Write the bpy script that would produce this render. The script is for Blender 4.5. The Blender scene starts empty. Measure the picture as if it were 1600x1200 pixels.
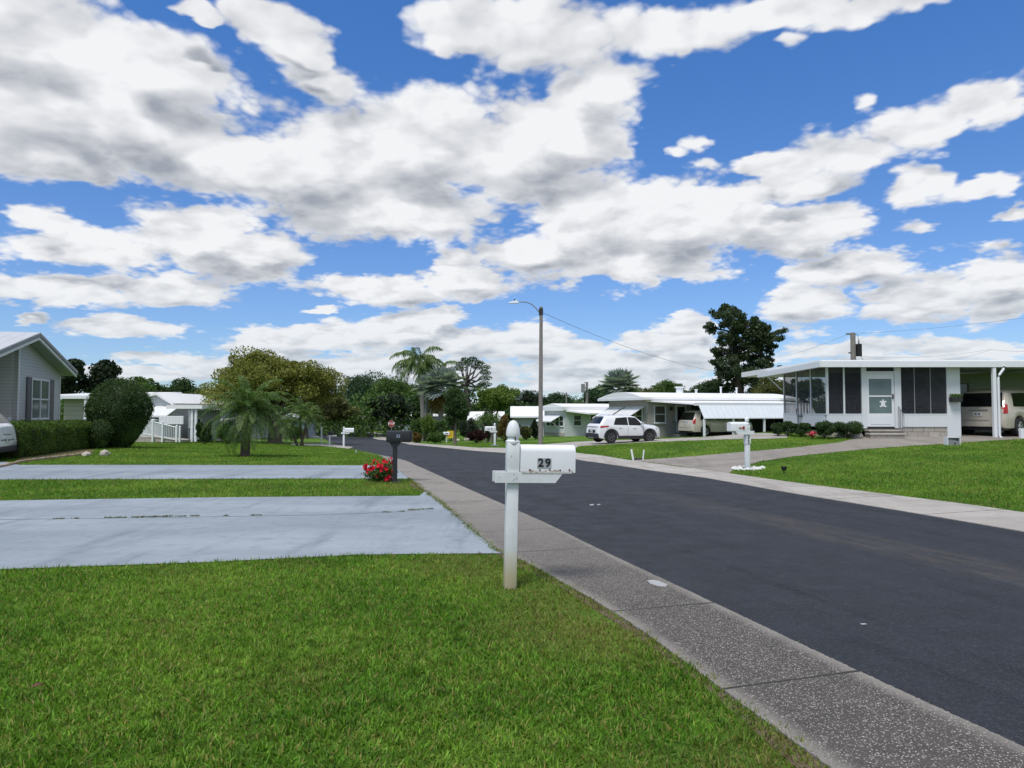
import bpy, math, random
import numpy as np
from mathutils import Vector, Matrix
R = math.radians
SC = bpy.context.scene
COL = SC.collection
F = 1100.0; W0, H0 = 1600.0, 1200.0; CAMZ = 1.6
PITCH = math.atan(42.0 / F)

# ---------------------------------------------------------------- camera
cam_d = bpy.data.cameras.new("camera"); cam = bpy.data.objects.new("camera", cam_d); COL.objects.link(cam)
cam_d.sensor_width = 36; cam_d.lens = 36 * F / W0; cam_d.clip_start = 0.05; cam_d.clip_end = 6000
cam.location = (0, 0, CAMZ); cam.rotation_euler = (math.pi / 2 + PITCH, 0, 0)
SC.camera = cam
SC.render.resolution_x, SC.render.resolution_y = 1024, 768

def ray(px, py):
    cx = (px - W0 / 2) / F; cy = (H0 / 2 - py) / F
    return Vector((cx, math.cos(PITCH) - cy * math.sin(PITCH), math.sin(PITCH) + cy * math.cos(PITCH)))
def pt(px, py, Y):
    """the world point seen at this place of the photograph, Y metres away"""
    d = ray(px, py); return Vector((d.x * Y / d.y, Y, CAMZ + d.z * Y / d.y))

# ---------------------------------------------------------------- view / render
SC.view_settings.view_transform = 'Standard'; SC.view_settings.look = 'None'
SC.view_settings.gamma = 1.0; SC.view_settings.use_curve_mapping = False
SC.view_settings.exposure = 0.15
SC.render.engine = 'CYCLES'
cy_ = SC.cycles
cy_.use_denoising = True
try: cy_.denoiser = 'OPENIMAGEDENOISE'
except Exception: pass
cy_.max_bounces = 6; cy_.diffuse_bounces = 3; cy_.glossy_bounces = 3; cy_.transmission_bounces = 4
cy_.transparent_max_bounces = 12; cy_.caustics_reflective = False; cy_.caustics_refractive = False
cy_.sample_clamp_indirect = 4.0

# ---------------------------------------------------------------- node helpers
class NT:
    def __init__(s, tree): s.t = tree; s.n = tree.nodes; s.l = tree.links
    def new(s, typ, **kw):
        n = s.n.new(typ)
        for k, v in kw.items(): setattr(n, k, v)
        return n
    def put(s, sock, v):
        if isinstance(v, bpy.types.NodeSocket): s.l.new(v, sock)
        elif v is not None:
            if isinstance(v, (tuple, list)) and sock.type == 'RGBA' and len(v) == 3: v = (*v, 1)
            sock.default_value = v
    def math(s, op, a, b=None, c=None, clamp=False):
        n = s.new('ShaderNodeMath', operation=op, use_clamp=clamp); s.put(n.inputs[0], a)
        if b is not None: s.put(n.inputs[1], b)
        if c is not None: s.put(n.inputs[2], c)
        return n.outputs[0]
    def vec(s, op, a, b=None):
        n = s.new('ShaderNodeVectorMath', operation=op); s.put(n.inputs[0], a)
        if b is not None:
            if op == 'SCALE': s.put(n.inputs['Scale'], b)
            else: s.put(n.inputs[1], b)
        return n.outputs['Value'] if op in ('LENGTH', 'DOT_PRODUCT', 'DISTANCE') else n.outputs['Vector']
    def mix(s, fac, a, b, blend='MIX'):
        n = s.new('ShaderNodeMix', data_type='RGBA', blend_type=blend)
        s.put(n.inputs[0], fac); s.put(n.inputs[6], a); s.put(n.inputs[7], b); return n.outputs[2]
    def ramp(s, fac, a, b, lo=0.0, hi=1.0, smooth=True):
        n = s.new('ShaderNodeMapRange', interpolation_type='SMOOTHSTEP' if smooth else 'LINEAR', clamp=True)
        s.put(n.inputs[0], fac); s.put(n.inputs[1], a); s.put(n.inputs[2], b); s.put(n.inputs[3], lo); s.put(n.inputs[4], hi)
        return n.outputs[0]
    def noise(s, vec, scale, detail=4, rough=0.5, dist=0.0, out='Fac'):
        n = s.new('ShaderNodeTexNoise'); s.put(n.inputs['Vector'], vec); s.put(n.inputs['Scale'], scale)
        s.put(n.inputs['Detail'], detail); s.put(n.inputs['Roughness'], rough); s.put(n.inputs['Distortion'], dist)
        return n.outputs[out]
    def voro(s, vec, scale, feature='F1', out='Distance', rand=1.0):
        n = s.new('ShaderNodeTexVoronoi', feature=feature); s.put(n.inputs['Vector'], vec); s.put(n.inputs['Scale'], scale)
        s.put(n.inputs['Randomness'], rand)
        return n.outputs[out]
    def xyz(s, v):
        n = s.new('ShaderNodeSeparateXYZ'); s.put(n.inputs[0], v); return n.outputs
    def comb(s, x, y, z):
        n = s.new('ShaderNodeCombineXYZ'); s.put(n.inputs[0], x); s.put(n.inputs[1], y); s.put(n.inputs[2], z); return n.outputs[0]
    def fresh(s, typ): return s.new(typ)
# ---------------------------------------------------------------- sky and sun
SUN_EL, SUN_AZ = R(62), R(-150)      # azimuth from +Y towards +X: the sun stands high, behind the camera to the left
def make_world():
    w = bpy.data.worlds.new("World"); SC.world = w; w.use_nodes = True
    t = NT(w.node_tree); t.n.clear()
    out = t.new('ShaderNodeOutputWorld')
    sky = t.new('ShaderNodeTexSky', sky_type='NISHITA'); sky.sun_disc = False
    sky.sun_elevation = SUN_EL; sky.sun_rotation = SUN_AZ; sky.air_density = 1.0; sky.dust_density = 0.2; sky.ozone_density = 3.0
    tc = t.new('ShaderNodeTexCoord'); D = t.vec('NORMALIZE', tc.outputs['Generated'])
    X, Y, Z = t.xyz(D)[:3]
    az = t.math('MULTIPLY', t.math('ARCTAN2', X, Y), 57.2958)
    el = t.math('MULTIPLY', t.math('ARCSINE', Z), 57.2958)
    P = t.comb(az, el, 0.0)
    skyc = t.mix(1.0, sky.outputs[0], t.mix(t.ramp(el, 2, 34), SKY_LOW, SKY_TINT), 'MULTIPLY')
    # noise domain: a curved cloud deck, so puffs get smaller and flatter towards the horizon
    inv = t.math('DIVIDE', 1.0, t.math('ADD', t.math('MAXIMUM', Z, 0.0), 0.25))
    Q = t.vec('SCALE', D, inv)
    def background(col):
        bg = t.new('ShaderNodeBackground'); bg.inputs['Strength'].default_value = 0.1; t.l.new(col, bg.inputs['Color']); return bg.outputs[0]
    def ae(px, py):
        d = ray(px, py).normalized(); return math.degrees(math.atan2(d.x, d.y)), math.degrees(math.asin(d.z))
    banks = []
    for (cx, cy, rx, ru, rd, *thin) in CLOUDS:
        a, e = ae(cx, cy); a1, _ = ae(cx + rx, cy); a0, _ = ae(cx - rx, cy); _, eu = ae(cx, cy - ru); _, ed = ae(cx, cy + rd)
        banks.append((a, e, max((a1 - a0) / 2, .2), max(eu - e, .2), max(e - ed, .2), thin[0] if thin else 0.0))
    # elsewhere in the sky clouds come from noise alone
    farn = t.noise(Q, 1.1, 2, 0.5)
    f0o = t.math('MULTIPLY_ADD', t.math('SUBTRACT', farn, 0.5), 4.0, 0.2)
    outside = t.math('MAXIMUM', t.ramp(t.math('ABSOLUTE', az), 39, 47), t.ramp(el, 33, 42))
    warp = t.new('ShaderNodeTexNoise'); t.put(warp.inputs['Vector'], Q); warp.inputs['Scale'].default_value = 3.2
    warp.inputs['Detail'].default_value = 4.0; warp.inputs['Roughness'].default_value = 0.6
    wv = t.vec('SUBTRACT', warp.outputs['Color'], (0.5, 0.5, 0.5))
    P1 = t.vec('ADD', P, t.vec('SCALE', t.vec('MULTIPLY', wv, (1.0, .6, 0.0)), t.math('DIVIDE', 13.0, inv)))
    up = t.math('DIVIDE', 4.2, inv)
    P2 = t.vec('ADD', P1, t.comb(t.math('MULTIPLY', up, -0.3), up, 0.0))
    Qw = t.vec('ADD', Q, t.vec('SCALE', wv, 0.10))
    def detail(Qv, oct):
        """billowing heads: round puffs of four sizes, with a little ragged noise"""
        d = t.math('MULTIPLY', t.math('SUBTRACT', t.noise(Qv, 6.0, oct, 0.62), 0.5), 0.75)
        for sc, am in ((4.6, .50), (10.0, .38), (22.0, .25), (47.0, .15)):
            d = t.math('MULTIPLY_ADD', t.math('SUBTRACT', 0.47, t.voro(Qv, sc)), am, d)
        return d
    det = detail(Qw, 8)
    detu = detail(t.vec('ADD', Qw, (-0.014, -0.012, 0.024)), 6)
    def heads(Qv):
        d = t.math('MULTIPLY', t.math('SUBTRACT', t.noise(Qv, 3.4, 3, 0.55), 0.5), 0.9)
        for sc, am in ((4.6, .62), (10.0, .40)): d = t.math('MULTIPLY_ADD', t.math('SUBTRACT', 0.47, t.voro(Qv, sc)), am, d)
        return d
    big = t.math('SUBTRACT', heads(t.vec('ADD', Qw, (-0.030, -0.024, 0.050))), heads(Qw))
    relief = t.math('ADD', t.math('MULTIPLY', t.math('SUBTRACT', detu, det), 0.55), t.math('MULTIPLY', big, 0.95))
    soft = t.noise(Q, 1.7, 4, 0.55)
    def cloudy(fA, fB):
        f = t.math('ADD', fA, det)
        mask = t.ramp(f, -0.05, 0.30)
        grad = t.math('SUBTRACT', fB, fA)                     # below zero on the sunlit tops, above zero on the flat undersides
        base = t.math('MULTIPLY', t.ramp(grad, -0.28, 0.42), t.ramp(f, 0.05, 0.6, 0.25, 1.0))
        dark = t.math('ADD', t.math('MULTIPLY', base, 0.78), t.math('MULTIPLY', t.math('SUBTRACT', soft, 0.30), 0.42))
        dark = t.math('ADD', dark, t.math('MULTIPLY', relief, 1.0), clamp=True)
        cl = t.mix(dark, CLOUD_HI, CLOUD_LO)
        cl = t.mix(t.ramp(el, 0.0, 11.0, 0.45, 0.0), cl, CLOUD_FAR)
        return t.mix(t.math('MULTIPLY', mask, 0.97), skyc, cl)
    rest = background(cloudy(f0o, f0o))
    def sector(lo, hi):
        g = bpy.data.node_groups.new("cloud_banks", 'ShaderNodeTree')
        g.interface.new_socket("P", in_out='INPUT', socket_type='NodeSocketVector')
        g.interface.new_socket("Field", in_out='OUTPUT', socket_type='NodeSocketFloat')
        q = NT(g); gi = q.new('NodeGroupInput'); go = q.new('NodeGroupOutput'); acc = None; Pv = gi.outputs[0]
        for (a, e, hx, hu, hd, thin) in banks:
            if a + hx < lo - 7 or a - hx > hi + 7: continue
            m1 = q.new('ShaderNodeVectorMath', operation='MULTIPLY_ADD'); q.put(m1.inputs[0], Pv); m1.inputs[1].default_value = (1 / hx, 1 / hu, 0); m1.inputs[2].default_value = (-a / hx, -e / hu, 0)
            m2 = q.new('ShaderNodeVectorMath', operation='MULTIPLY_ADD'); q.put(m2.inputs[0], Pv); m2.inputs[1].default_value = (-1 / hx, -1 / hd, 0); m2.inputs[2].default_value = (a / hx, e / hd, 0)
            L = q.vec('LENGTH', q.vec('MAXIMUM', m1.outputs[0], m2.outputs[0]))
            if thin: L = q.math('ADD', L, thin)
            acc = L if acc is None else q.math('SMOOTH_MIN', acc, L, 0.22)
        q.l.new(q.math('SUBTRACT', 1.06, acc), go.inputs[0])
        def field(Pv):
            n1 = t.new('ShaderNodeGroup'); n1.node_tree = g; t.put(n1.inputs[0], Pv)
            n = t.new('ShaderNodeMix', data_type='FLOAT'); t.put(n.inputs[0], outside); t.put(n.inputs[2], n1.outputs[0]); t.put(n.inputs[3], f0o)
            return n.outputs[0]
        return background(cloudy(field(P1), field(P2)))
    def pick(fac, a, b):
        m = t.new('ShaderNodeMixShader'); t.put(m.inputs[0], fac); t.l.new(a, m.inputs[1]); t.l.new(b, m.inputs[2]); return m.outputs[0]
    cuts = [-24, -8, 8, 22]
    cur = sector(-47, cuts[0])
    for i, c in enumerate(cuts):
        cur = pick(t.math('GREATER_THAN', az, c), cur, sector(c, cuts[i + 1] if i + 1 < len(cuts) else 47))
    cur = pick(t.math('GREATER_THAN', outside, 0.999), cur, rest)
    t.l.new(cur, out.inputs[0])
    w.cycles.sampling_method = 'NONE'
CLOUD_HI = (8.3, 8.35, 8.45, 1); CLOUD_LO = (3.2, 3.45, 3.9, 1); CLOUD_FAR = (5.4, 6.2, 7.1, 1); SKY_TINT = (0.52, 0.98, 1.48, 1); SKY_LOW = (0.72, 0.88, 1.18, 1)
CLOUDS = [
 # upper left mass
 (60,60,260,120,110),(150,190,330,150,85),(250,105,130,90,90),(300,10,60,22,14),(440,40,95,40,28),(480,85,50,30,30),(515,135,70,45,42),(330,30,60,30,14,.3),(380,270,260,70,50),(90,250,140,60,35),
 # middle mass
 (520,260,150,110,100),(660,215,170,85,130),(820,240,130,105,90),(600,330,230,50,60),
 # upper centre
 (730,45,100,60,55),(860,70,150,90,80),(950,150,85,70,60),(880,210,100,50,60),(1040,40,170,60,55),(1200,20,170,40,28),(1400,0,160,25,28),
 # centre cumulus with the flat dark base
 (930,345,150,85,100),(1040,360,160,95,82),(1160,355,120,65,60),(1260,360,95,45,50),(1230,300,90,30,30),(820,395,90,55,50),(1000,425,150,60,20),
 # left cumulus with the dark base
 (310,360,120,45,80),(400,395,85,45,55),(130,395,150,45,30),(60,455,200,30,28),(260,450,125,30,28),(65,345,75,30,25),
 # low left
 (200,515,115,24,24),(55,497,35,10,10),
 # middle low
 (600,452,125,30,32),(720,430,90,30,40),(500,480,45,10,8),
 # low band in the centre
 (420,540,90,32,34),(470,530,60,26,35),(560,525,90,30,40),(655,508,60,28,40),(740,540,110,30,40),(840,530,60,25,40),(900,555,80,25,40),(330,570,80,18,20),(640,575,250,26,30),(200,585,200,14,16),(1000,600,300,18,20),(1010,530,60,20,24),(690,490,40,20,20),
 # right side
 (1540,150,105,58,55,.06),(1430,195,100,48,46,.08),(1300,245,105,44,42,.08),(1200,262,60,26,24,.12),(1420,285,60,36,44,.12),(1520,292,120,24,28,.25),(1455,352,80,20,20,.5),(1575,335,70,18,18,.45),(1105,222,60,26,26,.55),(1062,230,40,22,22,.6),(1108,262,50,28,24,.55),(1350,160,60,30,30,.6),(1240,60,60,25,25,.6),
 # low right
 (1255,480,85,40,42),(1330,420,120,38,40),(1440,470,130,50,50),(1550,440,90,55,70),(1060,535,75,28,35),(1080,503,25,14,20),(1330,545,150,20,25),(960,570,180,16,25),(1520,545,120,20,22),(1040,560,90,22,20,.05),(1130,548,60,18,18,.05),(250,560,120,14,14,.15),(1400,570,200,14,16,.1),(560,595,200,12,14,.1)]
make_world()
sun_d = bpy.data.lights.new("sun", 'SUN'); sun_d.energy = 3.0; sun_d.angle = R(20); sun_d.color = (1.0, 0.95, 0.88)
sun = bpy.data.objects.new("sun", sun_d); COL.objects.link(sun)
sdir = Vector((math.sin(SUN_AZ) * math.cos(SUN_EL), math.cos(SUN_AZ) * math.cos(SUN_EL), math.sin(SUN_EL)))
sun.rotation_euler = sdir.to_track_quat('Z', 'Y').to_euler()
# ---------------------------------------------------------------- terrain heights (thin plate through measured spots)
TP = np.array([
 (-6,3,0),(0,3,0),(6,3,0),(12,5,.02),(-12,6,0),(-6,8,0),(0,8,0),(6,8,0),(-12,12,0),(0,12,0),(5,14,0),(6.6,19.7,0),(-2,20,-.02),(-10,20,0),
 (-20,20,.03),(-16,25,.08),(-19,30,.12),(-9,25,-.05),(2,22.7,-.06),(14,25.6,.62),(11.4,26.5,.66),(17,25,.62),(17,22,.58),(12,31.5,.66),(22,26,.62),(14,14,.2),
 (22,12,.35),(10,20,.2),(0,33,-.38),(-1.1,46,-.6),(-11.3,47,-.78),(-13.5,45,-.62),(-18,50,-.6),(-18,38,-.2),(-28,38,-.1),(6,41.5,-.35),(9.7,50,-.31),(13,47,-.12),(16.5,49,-.05),
 (5.2,70,-.95),(-3.5,52,-.8),(-6,33,-.42),(-16,95,-2.2),(-28,130,-2.3),(-12,70,-1.4),(0,200,-2.6),(-150,200,-2.6),(150,200,-2.4),(100,60,.2),(-100,60,-.2),
 (60,25,.6),(-60,25,.1),(-60,0,0),(60,0,.4),(0,-40,0),(-60,-40,0),(60,-40,0),(20,80,-.7),(-40,80,-1.2),(60,120,-1.8),(-60,130,-2.2),(-30,50,-.3)], float)
def _phi(r2): return 0.5 * r2 * np.log(r2 + 1e-9)
_n = len(TP); _A = np.zeros((_n + 3, _n + 3))
_d2 = ((TP[:, None, :2] - TP[None, :, :2]) ** 2).sum(-1)
_A[:_n, :_n] = _phi(_d2) + np.eye(_n) * 2.0; _A[:_n, _n] = 1; _A[:_n, _n + 1:] = TP[:, :2]; _A[_n, :_n] = 1; _A[_n + 1:, :_n] = TP[:, :2].T
_w = np.linalg.solve(_A, np.concatenate([TP[:, 2], [0, 0, 0]]))
def tzv(x, y):
    x = np.asarray(x, float); y = np.asarray(y, float); xs = np.clip(x, -140, 140); ys = np.clip(y, -40, 190)
    sh = xs.shape; q = np.stack([xs.ravel(), ys.ravel()], 1); o = np.empty(len(q))
    for i in range(0, len(q), 20000):
        c = q[i:i + 20000]; r2 = ((c[:, None, :] - TP[None, :, :2]) ** 2).sum(-1)
        o[i:i + 20000] = _phi(r2) @ _w[:_n] + _w[_n] + c @ _w[_n + 1:]
    return np.clip(o, -3.2, 1.2).reshape(sh)
def tz(x, y): return float(tzv([x], [y])[0])
def gp(px, py):
    """where the sight line through this place of the photograph meets the ground"""
    d = ray(px, py); s = np.concatenate([np.arange(2, 60, .1), np.arange(60, 240, .4)]) ; Y = s
    zz = CAMZ + d.z / d.y * Y; g = tzv(d.x / d.y * Y, Y); k = np.where(zz <= g)[0]
    y = Y[k[0]] if len(k) else 200.0
    if len(k) and k[0] > 0:
        i = k[0]; a = zz[i - 1] - g[i - 1]; b = zz[i] - g[i]; y = Y[i - 1] + (Y[i] - Y[i - 1]) * a / (a - b)
    x = d.x / d.y * y; return Vector((x, y, tz(x, y)))

# ---------------------------------------------------------------- mesh helpers
class MB:
    def __init__(s): s.v = []; s.f = []; s.m = []; s.cur = 0
    def add(s, vs, fs):
        o = len(s.v); s.v += [tuple(v) for v in vs]; s.f += [tuple(i + o for i in f) for f in fs]; s.m += [s.cur] * len(fs); return s
    def box(s, x0, y0, z0, x1, y1, z1):
        if x0 > x1: x0, x1 = x1, x0
        if y0 > y1: y0, y1 = y1, y0
        if z0 > z1: z0, z1 = z1, z0
        return s.add([(x0,y0,z0),(x1,y0,z0),(x1,y1,z0),(x0,y1,z0),(x0,y0,z1),(x1,y0,z1),(x1,y1,z1),(x0,y1,z1)],
                     [(0,3,2,1),(4,5,6,7),(0,1,5,4),(1,2,6,5),(2,3,7,6),(3,0,4,7)])
    def bevbox(s, x0, y0, z0, x1, y1, z1, b=.01):
        """a box whose edges are chamfered"""
        bm = bmesh.new(); bmesh.ops.create_cube(bm, size=1)
        for v in bm.verts: v.co = Vector(((x0 + x1) / 2 + v.co.x * (x1 - x0), (y0 + y1) / 2 + v.co.y * (y1 - y0), (z0 + z1) / 2 + v.co.z * (z1 - z0)))
        bmesh.ops.bevel(bm, geom=bm.edges[:] + bm.verts[:], offset=b, segments=2, affect='EDGES', profile=.5)
        bm.verts.index_update(); s.add([v.co for v in bm.verts], [[v.index for v in f.verts] for f in bm.faces]); bm.free(); return s
    def hexa(s, p):      # 8 corner points: bottom 4 counter-clockwise then top 4
        return s.add(p, [(0,3,2,1),(4,5,6,7),(0,1,5,4),(1,2,6,5),(2,3,7,6),(3,0,4,7)])
    def quad(s, a, b, c, d): return s.add([a, b, c, d], [(0, 1, 2, 3)])
    def slab(s, pts, th):
        """a plate on 3 or 4 points, thickened downwards"""
        n = len(pts); lo = [(p[0], p[1], p[2] - th) for p in pts]
        return s.add(list(pts) + lo, [tuple(range(n)), tuple(range(2 * n - 1, n - 1, -1))] + [(i, i + n, (i + 1) % n + n, (i + 1) % n) for i in range(n)])
    def prism(s, poly, axis, a, b):
        """extrude a 2-D outline along an axis from a to b; outline coordinates are the other two axes in order"""
        def P(p, t): return {'x': (t, p[0], p[1]), 'y': (p[0], t, p[1]), 'z': (p[0], p[1], t)}[axis]
        n = len(poly)
        return s.add([P(p, a) for p in poly] + [P(p, b) for p in poly],
                     [tuple(range(n - 1, -1, -1)), tuple(range(n, 2 * n))] + [(i, (i + 1) % n, (i + 1) % n + n, i + n) for i in range(n)])
    def tube(s, pts, rad, n=8, cap=True):
        pts = [Vector(p) for p in pts]; rad = list(rad) if isinstance(rad, (list, tuple)) else [rad] * len(pts); o = len(s.v); vs = []; fs = []
        for i, p in enumerate(pts):
            d = (pts[min(i + 1, len(pts) - 1)] - pts[max(i - 1, 0)]).normalized()
            u = d.cross(Vector((0, 0, 1)) if abs(d.z) < .95 else Vector((1, 0, 0))).normalized(); w = d.cross(u)
            for k in range(n):
                a = 2 * math.pi * k / n; vs.append(p + (u * math.cos(a) + w * math.sin(a)) * rad[i])
        for i in range(len(pts) - 1):
            for k in range(n): fs.append((i * n + k, i * n + (k + 1) % n, (i + 1) * n + (k + 1) % n, (i + 1) * n + k))
        if cap: fs += [tuple(range(n - 1, -1, -1)), tuple((len(pts) - 1) * n + k for k in range(n))]
        return s.add(vs, fs)
    def lathe(s, prof, n=24, c=(0, 0, 0), axis='z', cap=True):
        vs = []; fs = []
        for (r, h) in prof:
            for k in range(n):
                a = 2 * math.pi * (k + .5) / n; x, y = r * math.cos(a), r * math.sin(a)
                if axis == 'z': vs.append((c[0] + x, c[1] + y, c[2] + h))
                elif axis == 'y': vs.append((c[0] + x, c[1] + h, c[2] + y))
                else: vs.append((c[0] + h, c[1] + x, c[2] + y))
        m = len(prof)
        for i in range(m - 1):
            for k in range(n): fs.append((i * n + k, i * n + (k + 1) % n, (i + 1) * n + (k + 1) % n, (i + 1) * n + k))
        if cap: fs += [tuple(range(n - 1, -1, -1)), tuple((m - 1) * n + k for k in range(n))]
        return s.add(vs, fs)
    def blob(s, c, r, seed=0, amp=.25, sub=2):
        bm = bmesh.new(); bmesh.ops.create_icosphere(bm, subdivisions=sub, radius=1); rr = random.Random(seed)
        ph = [rr.uniform(0, 6) for _ in range(6)]
        for v in bm.verts:
            k = 1 + amp * (math.sin(3 * v.co.x + ph[0]) * math.sin(3 * v.co.y + ph[1]) + .6 * math.sin(5 * v.co.z + ph[2]) * math.sin(4 * v.co.x + ph[3]))
            v.co = Vector((c[0] + v.co.x * r[0] * k, c[1] + v.co.y * r[1] * k, c[2] + v.co.z * r[2] * k))
        bm.verts.index_update(); s.add([v.co for v in bm.verts], [[v.index for v in f.verts] for f in bm.faces]); bm.free(); return s
    def move(s, M, start=0):
        for i in range(start, len(s.v)): s.v[i] = tuple(M @ Vector(s.v[i]))
        return s
    def build(s, name, mats, parent=None, smooth=False, loc=None, rotz=0):
        me = bpy.data.meshes.new(name); me.from_pydata(s.v, [], s.f); mats = mats if isinstance(mats, (list, tuple)) else [mats]
        for m in mats: me.materials.append(m)
        if len(mats) > 1: me.polygons.foreach_set('material_index', s.m)
        me.update()
        if smooth:
            me.polygons.foreach_set('use_smooth', [True] * len(me.polygons))
            if smooth != 'all':
                try: me.set_sharp_from_angle(angle=R(35 if smooth is True else smooth))
                except Exception: pass
        o = bpy.data.objects.new(name, me); COL.objects.link(o)
        if parent is not None: o.parent = parent
        if loc is not None: o.location = loc
        o.rotation_euler.z = rotz
        return o
import bmesh
def np_mesh(name, V, Fc, mat, parent=None, nv=4):
    """quads or triangles straight from arrays"""
    me = bpy.data.meshes.new(name); V = np.ascontiguousarray(V, np.float32); Fc = np.ascontiguousarray(Fc, np.int32)
    me.vertices.add(len(V)); me.vertices.foreach_set('co', V.ravel()); me.loops.add(Fc.size); me.loops.foreach_set('vertex_index', Fc.ravel())
    me.polygons.add(len(Fc)); me.polygons.foreach_set('loop_start', np.arange(0, Fc.size, Fc.shape[1], dtype=np.int32))
    try: me.polygons.foreach_set('loop_total', np.full(len(Fc), Fc.shape[1], np.int32))
    except Exception: pass
    me.materials.append(mat); me.update(calc_edges=True)
    o = bpy.data.objects.new(name, me); COL.objects.link(o)
    if parent is not None: o.parent = parent
    return o
def thing(name, label, cat, loc=(0, 0, 0), rotz=0, group=None):
    o = bpy.data.objects.new(name, None); COL.objects.link(o); o.empty_display_size = .2
    o.location = loc; o.rotation_euler = (0, 0, rotz); tag(o, label, cat, group); return o
def tag(o, label, cat, group=None):
    o['label'] = label; o['category'] = cat
    if group: o['group'] = group
    return o
def copy_tree(o, parent=None):
    c = o.copy(); COL.objects.link(c); c.parent = parent
    for ch in list(o.children): copy_tree(ch, c)
    return c
def structure(o): o['kind'] = 'structure'; return o
def text_mesh(txt, size, name, mat, parent, M, extrude=.002, bold=0.0):
    cu = bpy.data.curves.new(name, 'FONT'); cu.body = txt; cu.size = size; cu.extrude = extrude; cu.align_x = 'CENTER'; cu.align_y = 'CENTER'; cu.offset = bold
    ob = bpy.data.objects.new(name + "_curve", cu); COL.objects.link(ob)
    bpy.context.view_layer.update()
    me = bpy.data.meshes.new_from_object(ob.evaluated_get(bpy.context.evaluated_depsgraph_get()))
    bpy.data.objects.remove(ob); bpy.data.curves.remove(cu); me.transform(M); me.materials.clear(); me.materials.append(mat); me.name = name
    o = bpy.data.objects.new(name, me); COL.objects.link(o); o.parent = parent; return o

# ---------------------------------------------------------------- materials
def base_mat(name):
    m = bpy.data.materials.new(name); m.use_nodes = True; t = NT(m.node_tree); b = t.n['Principled BSDF']; return m, t, b
_MC = {}
def paint(name, col, rough=.5, var=.08, scale=2.5, metal=0.0, bump=0.0, bscale=60, spec=.5, streak=0.0, dirt=(.35, .33, .28)):
    """painted or plain surface with uneven tone, fine grain and, if asked, rain streaks"""
    if name in _MC: return _MC[name]
    m, t, b = base_mat(name); tc = t.new('ShaderNodeTexCoord').outputs['Object']
    n1 = t.noise(tc, scale, 5, .6); n2 = t.noise(tc, scale * 14, 3, .6)
    f = t.math('ADD', t.math('MULTIPLY', t.math('SUBTRACT', n1, .5), 2 * var), t.math('MULTIPLY', t.math('SUBTRACT', n2, .5), var))
    c = t.mix(1.0, col, t.comb(t.math('ADD', 1, f), t.math('ADD', 1, f), t.math('ADD', 1, f)), 'MULTIPLY')
    if streak:
        sv = t.vec('MULTIPLY', tc, (9, 9, .7)); c = t.mix(t.math('MULTIPLY', t.ramp(t.noise(sv, 1.0, 5, .6), .52, .75), streak), c, dirt)
    t.put(b.inputs['Base Color'], c); b.inputs['Metallic'].default_value = metal; b.inputs['Specular IOR Level'].default_value = spec
    t.put(b.inputs['Roughness'], t.math('ADD', rough, t.math('MULTIPLY', t.math('SUBTRACT', n1, .5), .2)))
    if bump:
        bn = t.new('ShaderNodeBump'); bn.inputs['Strength'].default_value = bump; bn.inputs['Distance'].default_value = .01
        t.put(bn.inputs['Height'], t.noise(tc, bscale, 4, .6)); t.l.new(bn.outputs[0], b.inputs['Normal'])
    _MC[name] = m; return m
def siding(name, col, pitch=.115, rough=.5, gap=.45, axis=2):
    """horizontal lap boards: each board leans out a little and drops to a narrow dark joint"""
    if name in _MC: return _MC[name]
    m, t, b = base_mat(name); tc = t.new('ShaderNodeTexCoord').outputs['Object']; z = t.xyz(tc)[axis]
    fr = t.math('FRACT', t.math('DIVIDE', z, pitch)); n = t.noise(tc, 1.5, 5, .6)
    k = t.math('ADD', .93, t.math('MULTIPLY', n, .14))
    c = t.mix(1.0, col, t.comb(k, k, k), 'MULTIPLY'); c = t.mix(t.math('MULTIPLY', t.math('LESS_THAN', fr, .1), gap), c, (.03, .03, .035, 1))
    t.put(b.inputs['Base Color'], c); b.inputs['Roughness'].default_value = rough
    bn = t.new('ShaderNodeBump'); bn.inputs['Strength'].default_value = .7; bn.inputs['Distance'].default_value = .012
    t.put(bn.inputs['Height'], t.math('SUBTRACT', 1, fr)); t.l.new(bn.outputs[0], b.inputs['Normal'])
    _MC[name] = m; return m
def ribbed(name, col, pitch=.3, axis=0, rough=.35, width=.08):
    """sheet metal with standing ribs"""
    if name in _MC: return _MC[name]
    m, t, b = base_mat(name); tc = t.new('ShaderNodeTexCoord').outputs['Object']; x = t.xyz(tc)[axis]
    fr = t.math('FRACT', t.math('DIVIDE', x, pitch)); n = t.noise(tc, 1.2, 5, .6); k = t.math('ADD', .9, t.math('MULTIPLY', n, .18))
    c = t.mix(1.0, col, t.comb(k, k, k), 'MULTIPLY'); c = t.mix(t.math('MULTIPLY', t.math('LESS_THAN', fr, width), .35), c, (.25, .27, .3, 1))
    t.put(b.inputs['Base Color'], c); b.inputs['Roughness'].default_value = rough
    bn = t.new('ShaderNodeBump'); bn.inputs['Strength'].default_value = .6; bn.inputs['Distance'].default_value = .02
    t.put(bn.inputs['Height'], t.ramp(t.math('ABSOLUTE', t.math('SUBTRACT', fr, .5)), .38, .5)); t.l.new(bn.outputs[0], b.inputs['Normal'])
    _MC[name] = m; return m
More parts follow.
